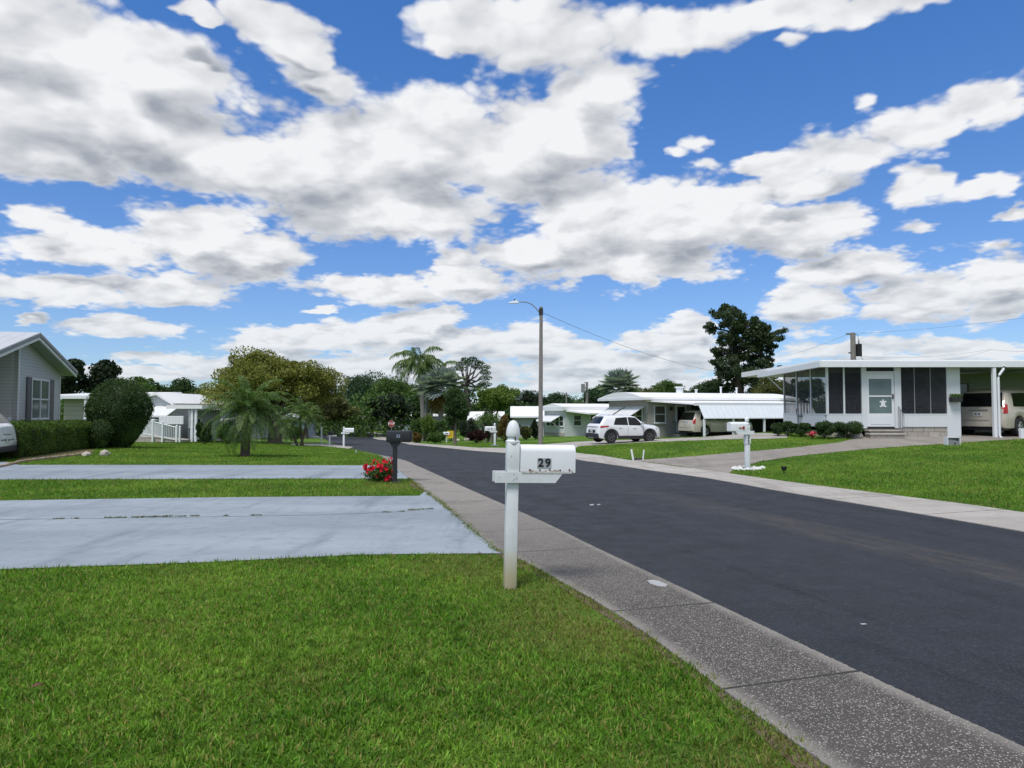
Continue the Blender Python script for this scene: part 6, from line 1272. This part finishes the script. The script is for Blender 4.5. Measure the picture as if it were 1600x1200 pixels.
# ---------------------------------------------------------------- mailboxes
def weather_post():
    m, t, b = base_mat("weathered_white_paint"); tc = t.new('ShaderNodeTexCoord').outputs['Object']; z = t.xyz(tc)[2]; n = t.noise(tc, 5, 5, .65); n2 = t.noise(t.vec('MULTIPLY', tc, (14, 14, 1.6)), 2.2, 5, .7); sp = t.voro(tc, 24)
    c = t.mix(t.ramp(n, .3, .75), (.72, .74, .74, 1), (.60, .63, .64, 1)); c = t.mix(t.math('MULTIPLY', t.ramp(n2, .58, .76), .30), c, (.34, .33, .30, 1))
    c = t.mix(t.math('MULTIPLY', t.ramp(t.math('ADD', z, t.math('MULTIPLY', n, .25)), .58, .16), .85), c, (.50, .41, .22, 1))   # rust-tinted water mark low on the post
    c = t.mix(t.math('MULTIPLY', t.ramp(sp, .045, .02), .7), c, (.16, .13, .10, 1)); t.put(b.inputs['Base Color'], c); b.inputs['Roughness'].default_value = .55
    bn = t.new('ShaderNodeBump'); bn.inputs['Strength'].default_value = .25; bn.inputs['Distance'].default_value = .004; t.put(bn.inputs['Height'], n2); t.l.new(bn.outputs[0], b.inputs['Normal']); return m
def box_metal():
    m, t, b = base_mat("mailbox_white_metal"); tc = t.new('ShaderNodeTexCoord').outputs['Object']; x, y, z = t.xyz(tc)[:3]; n = t.noise(tc, 9, 5, .7); n2 = t.noise(tc, 40, 4, .7)
    c = t.mix(n, (.70, .72, .74, 1), (.78, .79, .80, 1)); rust = t.math('MULTIPLY', t.ramp(t.math('ADD', z, t.math('MULTIPLY', t.math('SUBTRACT', n2, .5), .05)), 1.073, 1.058), t.ramp(n, .42, .6)); c = t.mix(t.math('MULTIPLY', rust, .85), c, (.20, .085, .03, 1)); t.put(b.inputs['Base Color'], c); b.inputs['Roughness'].default_value = .38; return m
M_FLANGE = paint('rusty_flange', (.55, .54, .52), .6, .1, 10, streak=.9, dirt=(.16, .07, .03)); M_POST = weather_post(); M_BOXM = box_metal()
def box_outline(w, h, n=10):
    """arched mailbox section: straight sides, half-round top"""
    r = w / 2; return [(-r, 0)] + [(r, 0)] + [(r * math.cos(math.pi * k / n), h - r * .72 + r * .72 * math.sin(math.pi * k / n)) for k in range(n + 1)]
def wooden_mailbox(name, label, base, rot, H, box, boxz, barz, digits, dig_size, group=None, cap='acorn', pw=.057, lean=0.0, flag=False, postm=None, bar=(-.17, .46)):
    """post with a turned cap, a cross bar and an arched metal box that reaches out along local +x; its long side faces local -y"""
    root = thing(name, label, 'mailbox', base, rot, group); root.rotation_euler.y = lean; pm = postm or M_POST; bl, bw, bh, bx = box
    p = MB(); p.bevbox(-pw * .93, -pw * .93, -.08, pw * .93, pw * .93, barz, .006); p.bevbox(-pw, -pw, barz - .004, pw, pw, H - .21, .006)
    p.lathe([(pw * 1.10, H - .215), (pw * 1.16, H - .205), (pw * 1.16, H - .19), (pw * .9, H - .178), (pw * .86, H - .155), (pw * .95, H - .145)], 20)
    p.build("post", pm, root, 30); c = MB()
    if cap == 'acorn': c.lathe([(pw * .9, H - .150), (pw * 1.08, H - .147), (pw * 1.13, H - .13), (pw * 1.12, H - .11), (pw * 1.02, H - .07), (pw * .80, H - .033), (pw * .48, H - .008), (.006, H)], 24)
    else: c.lathe([(pw * .5, H - .15), (pw * .95, H - .11), (pw * 1.0, H - .05), (pw * .6, H - .01), (.006, H)], 16)
    c.build("cap", pm, root, 30)
    b = MB(); th = .095; b.prism([(bar[0], barz - th), (bar[1] - .075, barz - th), (bar[1], barz), (bar[0], barz)], 'y', -pw - .028, -pw - .002); b.prism([(bar[0], barz - th), (bar[1] - .075, barz - th), (bar[1], barz), (bar[0], barz)], 'y', pw + .002, pw + .028); b.build("cross_bar", pm, root)
    ol = box_outline(bw, bh); q = MB(); q.prism([(y, z + boxz) for y, z in ol], 'x', bx, bx + bl); bo = q.build("box", M_BOXM if name == "mailbox" and digits == "29" else M_WHITE, root, 40)
    d = MB(); ol2 = [(y * 1.035, boxz + (z - .0) * 1.02 - .004) for y, z in ol]; d.prism(ol2, 'x', bx + bl + .001, bx + bl + .022); do = d.build("door", M_WHITE, bo, 40); MB().bevbox(bx + bl + .022, -.02, boxz + bh - .05, bx + bl + .04, .02, boxz + bh - .02, .004).build("latch", M_CHROME, do) if False else None
    rb = MB(); rb.box(bx + .01, -bw / 2 - .004, boxz - .012, bx + bl - .01, -bw / 2 + .012, boxz + .006)
    rb.build("base_flange", M_FLANGE, bo)
    if digits == "29":
        rv = MB()
        for k, x in enumerate((.17, .36, .55, .75, .93)): rv.lathe([(.008, -.004), (.006, .003)], 8, (bx + bl * x, -bw / 2 - .003, boxz + .022 - (.004 if k % 2 else 0)), 'y')
        rv.build("rivet", paint("rust", (.10, .035, .015), .9, .5, 60), bo)
    return root, bo
def number(txt, size, parent, x, y, z, rx=90, rz=0, bg=None, bold=.004):
    M = Matrix.Translation((x, y, z)) @ Matrix.Rotation(R(rz), 4, 'Z') @ Matrix.Rotation(R(90), 4, 'X'); return text_mesh(txt, size, "house_number", bg or M_INK, parent, M, .0012, bold)
b = gp(796.5, 918.5)
mr, mbx = wooden_mailbox("mailbox", "white arched mailbox with black number 29 on a tall white post in the foreground", b, R(10), 1.515, (.485, .17, .245, .062), 1.052, 1.049, "29", .1, lean=R(1.25))
pl = MB()
for k in range(2): x0 = .062 + .152 + k * .065; pl.box(x0, -.0885, 1.088, x0 + .063, -.0866, 1.178)
pl.build("number_plate", paint("grey_sticker", (.36, .38, .40), .6, .15, 40), mbx); number("2", .102, mbx, .062 + .152 + .0315, -.0895, 1.133, bold=.0035); number("9", .102, mbx, .062 + .152 + .0965, -.0895, 1.133, bold=.0035)
# knot holes and old screw holes in the post and bar
hl = MB()
for x, y, z, s in ((.012, -.0575, 1.348, .010), (.016, -.0575, 1.332, .007), (-.004, -.0575, 1.30, .006), (-.022, -.0575, 1.19, .004)): hl.prism([(x - s * .6, z - s * 1.4), (x + s * .6, z - s), (x + s * .3, z + s * 1.6), (x - s * .5, z + s)], 'y', y - .002, y + .001)
for x, z in ((-.13, 1.004), (.0, 1.03), (.004, .985), (.024, 1.0), (.03, .99), (-.005, .972)): hl.lathe([(.0035, -.001), (.0035, .001)], 8, (x, -.086, z), 'y')
hl.build("nail_hole", paint("dark_hole", (.05, .04, .03), .9, .3, 50), mr)
# black mailbox
def black_mailbox():
    b = gp(617, 754); root = thing("mailbox", "black square mailbox with pale number 33 beside the red flowers", 'mailbox', b, R(4)); s = 1.0
    p = MB(); p.bevbox(-.05, -.05, -.05, .05, .05, .90, .008); p.bevbox(-.11, -.10, -.02, .13, .10, .025, .012); p.build("post", M_BLK2, root)
    br = MB(); br.prism([(-.06, .80), (.06, .80), (.13, .90), (-.13, .90)], 'y', -.07, .07); br.build("bracket", M_BLK2, root)
    x0, x1 = -.19, .355; bo = MB().bevbox(x0, -.11, .903, x1, .11, 1.155, .02).build("box", M_BLK2, root, True); MB().bevbox(x1 + .001, -.115, .90, x1 + .02, .115, 1.16, .01).build("door", M_BLK2, bo)
    number("33", .095, bo, .075, -.112, 1.035, bg=paint("pale_digits", (.28, .33, .42), .5, .1, 20), bold=.002); return root
M_BLK2 = paint("satin_black_plastic", (.018, .020, .024), .45, .12, 8)
black_mailbox()
# number 32, across the road
b = gp(1168, 733.5); r32, bx32 = wooden_mailbox("mailbox", "white mailbox with red flag and upright number 32 on a white rock ringed post", b, R(196), 1.44, (.50, .18, .24, .05), 1.06, 1.055, "32", .1, cap='ball', pw=.06, postm=M_WHITE, bar=(-.17, .42))
MB().box(-.068, -.068, .70, .068, .068, .94).build("number_block", M_WHITE, r32)
fl = MB(); fl.box(.16, .092, 1.13, .32, .104, 1.155); fl.box(.14, .092, 1.10, .19, .104, 1.185); fl.build("flag", M_RED, bx32)
for k, ch in enumerate("32"): number(ch, .13, r32, .0, .0705, .875 - k * .115, rz=180, bold=.005)
rr = random.Random(8)
def rock(x, y, r, label, group, mat, seed):
    o = MB().blob((0, 0, r * .3), (r, r * .8, r * .6), seed, .22, 2).build("rock", mat, None, True); o.location = (x, y, tz(x, y)); o.rotation_euler.z = seed; return tag(o, label, 'rock', group)
M_ROCKW = paint("white_rock", (.66, .66, .63), .85, .2, 9, bump=.5, bscale=30); M_ROCKT = paint("pale_tan_rock", (.46, .42, .35), .9, .2, 6, bump=.6, bscale=20)
for k in range(15): a = k * 2 * math.pi / 15 + rr.uniform(-.1, .1); rock(b.x + math.cos(a) * rr.uniform(.26, .36) * 1.15, b.y + math.sin(a) * rr.uniform(.22, .34), rr.uniform(.055, .10), "white painted rock ringing the post of mailbox 32", "white rocks around the post of mailbox 32", M_ROCKW, k)
for px, py, s, lb in ((715, 689.5, .20, "pale rock at the foot of the cone shaped evergreen"), (730, 689, .30, "largest pale boulder, right of the cone shaped evergreen"), (746, 688.6, .20, "pale rock left of the two thin pale stems"), (752, 688.4, .17, "pale rock touching the foot of the left thin stem"), (782, 685, .14, "small pinkish rock right of the far white mailbox post")):
    g_ = gp(px, py); rock(g_.x, g_.y, s * 1.2, lb, "pale rocks along the bed at the bend", M_ROCKT, int(px))
rock(*gp(163, 712)[:2], .22, "pale stone at the foot of the clipped ball shrub", "pale stones by the ball shrub", M_ROCKT, 5); rock(*gp(135, 713)[:2], .16, "pale stone at the right end of the long hedge", "pale stones by the ball shrub", M_ROCKT, 6)
# number 36 and the other white mailboxes up the street
b = gp(773, 696.5); Y36 = b.y; sc = 1.0
r36, bx36 = wooden_mailbox("mailbox", "white mailbox with dark number 36 on the far verge left of the foreground post", b, R(192), 1.42, (.55, .2, .27, .05), .95, .94, "36", .1, cap='ball', pw=.065, postm=M_WHITE, bar=(-.14, .38))
number("36", .14, bx36, .20, .103, 1.075, rz=180, bold=.006); MB().box(.34, .1005, 1.03, .50, .1035, 1.075).build("name_strip", M_INK, bx36); MB().lathe([(.28, -.03), (.30, .03), (.26, .05)], 20).build("base_ring", M_GREYP, r36)
b = gp(537, 699); wooden_mailbox("mailbox", "white mailbox nearest the road at the far left bend", b, R(8), 1.30, (.55, .2, .26, .05), .95, .94, "", .1, cap='ball', pw=.06, postm=M_WHITE, bar=(-.16, .40))
def dark_far_box():
    b = gp(515, 695.5); root = thing("mailbox", "small dark box on a white post with a white arm at the far left bend", 'mailbox', b, R(6)); MB().bevbox(-.05, -.05, -.05, .05, .05, .66, .006).build("post", M_WHITE, root); MB().bevbox(-.14, -.05, .60, .48, .05, .70, .02).build("arm", M_WHITE, root); MB().prism([(y, z + .703) for y, z in box_outline(.18, .22)], 'x', -.16, .22).build("box", M_BLK2, root, 40)
dark_far_box()
def white_stake(px, py, ptop, label, name="post", r=.035, tilt=0.0, cat='post', group=None):
    b = gp(px, py); t = pt(px + tilt, ptop, b.y); o = MB().tube([(0, 0, -.05), (t.x - b.x, 0, (t.z - b.z) * .98), (t.x - b.x, 0, t.z - b.z)], [r, r, r * .7], 10).build(name, M_WHITE, None, True); o.location = b; return tag(o, label, cat, group)
white_stake(502.5, 693, 667, "thin white post at the left end of the far pale drive", r=.05)
white_stake(990, 719.5, 702, "tall white marker pipe leaning at the lawn corner by the pavement", "marker_pipe", .032, -3.5, 'marker', "white marker pipes at the lawn corner")
white_stake(1004.5, 719, 703, "thin white marker stake right of the leaning pipe at the lawn corner", "marker_pipe", .022, 1.5, 'marker', "white marker pipes at the lawn corner")
white_stake(556, 708, 703.5, "short white stick by the pavement before the far left mailboxes", "marker_stake", .018, .8, 'marker')
o = MB().lathe([(.11, -.02), (.13, .03), (.12, .06), (.02, .07)], 14).build("valve_cover", M_CLAD, None, True); g_ = gp(993, 719.2); o.location = g_ + Vector((.1, .12, 0)); tag(o, "small black valve cover between the two white marker pipes", 'valve cover')
def spot_light():
    b = gp(1225, 741); root = thing("garden_light", "small black garden spotlight on the right lawn near the pavement", 'garden light', b); MB().tube([(0, 0, -.05), (0, 0, .10)], .012, 6).build("stake", M_BLACK, root); MB().lathe([(.045, .09), (.06, .13), (.075, .19), (.07, .195), (.05, .14)], 14).build("lamp_head", M_BLACK, root, True)
spot_light()
def lawn_box():
    b = gp(1487.5, 695.5); root = thing("utility_box", "small white open fronted box on the lawn edge by the carport", 'box', b, R(-8)); mb = MB(); w, d, h, t = .19, .14, .26, .02
    mb.box(-w, -d, 0, -w + t, d, h).box(w - t, -d, 0, w, d, h).box(-w + t, d - t, 0, w - t, d, h).box(-w + t, -d, h - t, w - t, d - t, h); mb.build("shell", M_WHITE, root); MB().prism([(-w + t, 0), (w - t, 0), (w - t, h * .45), (.02, h * .62), (-w + t, h * .7)], 'y', -d + .003, -d + .02).build("front_flap", M_GREYP, root); MB().blob((.03, -.12, .06), (.05, .03, .04), 3, .2, 1).build("valve", M_BLACK, root)
lawn_box()
# ---------------------------------------------------------------- signs
def stop_sign():
    Y = 93; c = pt(611.5, 662, Y); gz = tz(c.x, Y); root = thing("stop_sign", "red octagonal stop sign on a thin post at the far junction", 'sign', (c.x, Y, gz), R(8)); h = c.z - gz; r = .44
    oc = [(r * math.cos(R(22.5 + 45 * k)), h + r * math.sin(R(22.5 + 45 * k))) for k in range(8)]; ri = MB().prism(oc, 'y', -.04, -.025).build("sign_rim", M_WHITE, root); MB().prism([(x * .93, h + (z - h) * .93) for x, z in oc], 'y', -.046, -.041).build("sign_face", M_RED, ri); number("STOP", .36, ri, 0, -.048, h, bg=M_WHITE, bold=.012)
    MB().tube([(0, 0, -.1), (0, 0, h + .35)], .045, 8).build("post", M_GREYP, root)
stop_sign()
def yellow_sign():
    b = gp(703, 690); root = thing("yard_sign", "yellow yard sign with orange lettering beside the small white mailbox", 'sign', b, R(-6)); w, z0, z1 = .30, .30, .92
    MB().box(-w, -.012, z0, w, .012, z1).build("panel", paint("yellow_board", (.68, .50, .03), .6, .08, 4), root); ln = MB()
    for k, (a, c) in enumerate(((-.22, .06), (-.16, .2), (-.22, .1))): zz = z1 - .16 - k * .15; ln.box(a, -.015, zz, c, -.0125, zz + .075)
    ln.build("lettering", paint("orange_print", (.55, .16, .02), .6), root); fr = MB()
    for s in (-1, 1): fr.tube([(s * .2, 0, -.08), (s * .2, 0, z0)], .012, 6)
    fr.build("wire_leg", M_WHITE, root)
yellow_sign()
def small_sign():
    b = gp(697.5, 692); root = thing("mailbox", "small white mailbox with a dark mark, on a thin post by the yellow sign", 'mailbox', b, R(190)); MB().tube([(0, 0, -.05), (0, 0, .62)], .035, 8).build("post", M_WHITE, root); q = MB().prism([(y, z + .62) for y, z in box_outline(.2, .24)], 'x', -.22, .26).build("box", M_WHITE, root, 40); MB().box(-.10, .1005, .70, .08, .104, .77).build("name_strip", M_INK, q)
small_sign()
def red_sign():
    b = gp(646, 686); root = thing("yard_sign", "small orange red yard sign in the planting by the kerb corner", 'sign', (b.x, b.y, b.z), R(4)); MB().box(-.42, -.015, .75, .42, .015, 1.35).build("panel", paint("orange_red_board", (.50, .09, .03), .6, .15, 5), root); MB().box(-.3, -.019, 1.0, .3, -.016, 1.08).build("lettering", paint("cream_print", (.6, .5, .36), .6), root); l = MB()
    for s in (-1, 1): l.tube([(s * .3, 0, -.05), (s * .3, 0, .75)], .02, 6)
    l.build("leg", M_GREYP, root)
red_sign()
# ---------------------------------------------------------------- street lamp, poles, wires
M_POLE = bark("pole_wood", (.215, .198, .18), 9)
def street_lamp():
    b = gp(844.5, 695); Y = b.y; t = pt(845.5, 479.5, Y); root = thing("street_lamp", "tall wooden street lamp pole with a curved arm reaching left", 'street lamp', b); H = t.z - b.z; dx = t.x - b.x
    MB().tube([(0, 0, -.2), (0, 0, 0), (dx * .5, 0, H * .5), (dx, 0, H)], [.15, .145, .125, .10], 12).build("pole", M_POLE, root, True)
    L = lambda px, py: Vector((pt(px, py, Y).x - b.x, 0, pt(px, py, Y).z - b.z)); arm = MB().tube([L(843, 489), L(838, 482), L(831, 475.5), L(822, 472), L(811, 471.6)], .032, 8).build("arm", M_GREYP, root, True)
    e = L(811, 472.3); n = L(794, 473); hd = MB(); hd.hexa([(n.x, -.10, n.z - .03), (e.x, -.14, e.z - .06), (e.x, .14, e.z - .06), (n.x, .10, n.z - .03), (n.x + .05, -.06, n.z + .02), (e.x - .15, -.10, e.z + .12), (e.x - .15, .10, e.z + .12), (n.x + .05, .06, n.z + .02)]); lamp = hd.build("lamp_head", M_TRIM, arm, 30); MB().lathe([(.045, 0), (.045, .09), (.02, .11)], 10, ((n.x * .4 + e.x * .6), 0, e.z + .10)).build("photocell", M_BLACK, arm)
    br = MB(); br.bevbox(dx - .14, -.12, H - .52, dx + .12, .12, H - .10, .02); br.build("bracket", M_CLAD, root); return root, b + Vector((dx + .12, 0, H - .38))
LAMP, WSTART = street_lamp()
def utility_pole(name, label, px, Y, ptop, r=.15, trans=True, cross=True):
    t = pt(px, ptop, Y); gz = tz(t.x, Y); root = thing(name, label, 'utility pole', (t.x, Y, gz)); H = t.z - gz; MB().tube([(0, 0, -.3), (0, 0, H * .5), (0, 0, H)], [r * 1.3, r * 1.15, r], 12).build("pole", M_POLE, root, True)
    if cross: MB().bevbox(-.42, -.06, H - .13, -.05, .06, H - .02, .01).build("bracket", M_POLE, root)
    if trans:
        c = MB(); c.lathe([(.05, 0), (.17, .01), (.18, .05), (.18, .72), (.19, .74), (.19, .78), (.08, .82)], 16, (.36, -.02, H - 1.52)); tr = c.build("transformer", M_CLAD, root, True); MB().lathe([(.03, 0), (.05, .05), (.03, .10), (.05, .15), (.03, .2), (.02, .26)], 8, (.36, -.02, H - .70)).build("bushing", M_GREYP, tr, True)
        w = MB(); w.tube([(.36, -.02, H - .44), (.30, 0, H - .32), (.40, 0, H - .22), (.28, 0, H - .12), (.14, 0, H - .10)], .014, 5); w.tube([(.50, 0, H - 1.5), (.62, 0, H - 1.75), (.45, 0, H - 1.95), (.16, 0, H - 1.7)], .014, 5); w.build("lead", M_BLACK, root)
        MB().bevbox(-.30, -.03, H - 1.33, -.15, .03, H - 1.25, .01).build("spool_bracket", M_BLACK, root)
    return root, Vector((t.x, Y, t.z))
UP, UTOP = utility_pole("utility_pole", "utility pole with a black transformer rising over the porch house roof", 1332.5, 45, 520, .15)
utility_pole("utility_pole", "distant utility pole between the white house and the tan house", 917, 105, 597, .18, False, True); 
def far_box():
    p = pt(911, 606, 104.6); root = thing("pole_sign", "pale box hung beside the distant utility pole", 'transformer', p); MB().bevbox(-.28, -.2, -.7, .28, .2, .6, .05).build("tank", M_GREYP, root); MB().bevbox(.28, -.05, -.1, .62, .05, .1, .01).build("arm", M_GREYP, root)
far_box()
utility_pole("utility_pole", "farthest thin pole right of the street lamp", 885, 150, 613, .16, False, False)
def wire(label, pts, r=.010, sag=.35):
    P = []
    for A, B in zip(pts, pts[1:]):
        for k in range(16): t = k / 16; P.append(A.lerp(B, t) - Vector((0, 0, 4 * sag * t * (1 - t))))
    P.append(pts[-1]); mb = MB(); o0 = P[0]; mb.tube([p - o0 for p in P], r, 5); o = mb.build("overhead_wire", M_BLACK, None, True); o.location = o0; tag(o, label, 'wire', "overhead wires")
wire("overhead wire sagging from the street lamp pole towards the dark tree", [WSTART, pt(1160, 585, 74)], .012, .75)
wire("overhead wire from the transformer pole left to the dark tree", [UTOP - Vector((.3, 0, .08)), pt(1190, 562, 74)], .007, .3)
wire("topmost overhead wire from the transformer pole to the right edge", [UTOP - Vector((0, 0, .05)), pt(1760, 472, 36)], .006, .25)
wire("lower overhead wire from the transformer pole across to the right edge", [UTOP - Vector((-.2, 0, 1.5)), pt(1548, 546, 40), pt(1700, 535, 34)], .005, .25)
wire("slack service wire dropping to the porch house roof", [pt(1548, 546, 40), pt(1470, 563, 32)], .005, .1)
# ---------------------------------------------------------------- far woods and litter
def woods(name, label, cols, y0, y1, az0, az1, h0, h1, n, seed, size):
    rng = np.random.default_rng(seed); PP = []
    for k in range(n):
        az = rng.uniform(az0, az1); d = rng.uniform(y0, y1); x, y = d * math.tan(az), d; h = rng.uniform(h0, h1); r = rng.uniform(2.2, 4.2); z = tz(x, y)
        for q in range(5): PP.append(blob_pts(rng, (x + rng.uniform(-2, 2), y + rng.uniform(-2, 2), z + h * (.15 + .7 * q / 4)), (r * (1.1 - .1 * q), r, h * .22), 60))
    o = leaves(name, None, LM(cols), np.concatenate(PP), size, rng); o['kind'] = 'stuff'; o['label'] = label; return o
woods("far_woods", "far off wood closing the view behind the houses", 'dark', 172, 200, R(-52), R(52), 5.5, 9.0, 300, 7, .9)
woods("far_woods", "dark understorey thicket behind the left hand houses", 'mid', 104, 118, R(-45), R(-9), 3.5, 6.5, 90, 8, .6)
woods("far_woods", "dark understorey thicket behind the right hand houses", 'dark', 108, 124, R(-1), R(46), 3.5, 5.2, 130, 9, .6)
def dead_leaf(px, py, s, rz, seed):
    b = gp(px, py); o = MB().add([(-s, -s * .3, .012), (0, -s * .45, .02), (s, -s * .1, .03), (s * .5, s * .4, .012), (-s * .4, s * .42, .028)], [(0, 1, 4), (1, 3, 4), (1, 2, 3)]).build("dead_leaf", paint("dead_leaf_brown", (.10, .035, .018), .8, .3, 20)); o.location = b + Vector((0, 0, .03)); o.rotation_euler.z = rz; return o
tag(dead_leaf(62, 1083, .045, .4, 1), "brown fallen leaf lying on the foreground lawn", 'leaf')
# tufts of weed in the drive joint and along the drive edge
def joint_weeds():
    rng = np.random.default_rng(31); V = []; spots = [(190, 812, 8), (238, 811, 8), (345, 810.5, 14), (375, 810, 10), (430, 809.5, 20), (470, 808.5, 14), (505, 808, 14), (560, 807.5, 12), (590, 807, 12), (702, 806.5, 6), (790, 806, 6)]
    for px, py, w in spots: pass
    L = [(92, 812, 8), (118, 811.5, 6), (172, 810.5, 10), (190, 810, 8), (214, 809.5, 10), (232, 809, 10), (250, 808.5, 12), (262, 808, 8), (282, 808, 8), (304, 807.5, 8), (352, 807, 4), (400, 806.5, 8), (604, 801.5, 7), (628, 800.5, 5), (648, 798, 10), (668, 796.5, 9)]
    for px, py, w in L:
        for k in range(int(w * 5)):
            b = gp(px + rng.uniform(-w, w), py + rng.uniform(-.4, .4)); h = rng.uniform(.008, .03); a = rng.uniform(0, 6.28); s = .006; d = Vector((math.cos(a), math.sin(a), 0)); e = Vector((-d.y, d.x, 0)); z = Vector((0, 0, .012)); V.append([b + z - d * s, b + z + e * h * .5 + Vector((0, 0, h * .6)) - d * s, b + z + e * h + Vector((0, 0, h * .7)), b + z + d * s])
    V = np.array([[tuple(p) for p in q] for q in V]).reshape(-1, 3); o = np_mesh("joint_weeds", V, np.arange(len(V)).reshape(-1, 4), LM('olive')); o['kind'] = 'stuff'; o['label'] = 'small weeds growing in the joint of the pale blue drive'
joint_weeds()
# mulch strip and edging stones below the hedge
polyfill("flower_bed", [(27,722),(60,718),(140,708),(150,704),(120,701),(30,714)], .02, paint("mulch", (.17, .115, .07), .95, .4, 5, bump=.8, bscale=30))
def edging():
    A, B, C_ = gp(-30, 737), gp(36, 722.5), gp(142, 709.5); root = thing("bed_edging", "row of tan bricks edging the hedge bed", 'garden edging', B); mb = MB(); rr = random.Random(4)
    for P, Q in ((A, B), (B, C_)):
        d = Q - P; L = d.length; d.normalize(); n = max(1, round(L / .23))
        for k in range(n): c = P + d * (k + .5) * L / n - root.location; s = len(mb.v); mb.bevbox(-.105, -.05, -.03, .105, .05, .07 + rr.uniform(-.01, .01), .01); mb.move(Matrix.Translation((c.x, c.y, tz(c.x + root.location.x, c.y + root.location.y) - root.location.z)) @ Matrix.Rotation(math.atan2(d.y, d.x) + rr.uniform(-.05, .05), 4, 'Z'), s)
    mb.build("bricks", M_BRICKR, root)
edging()
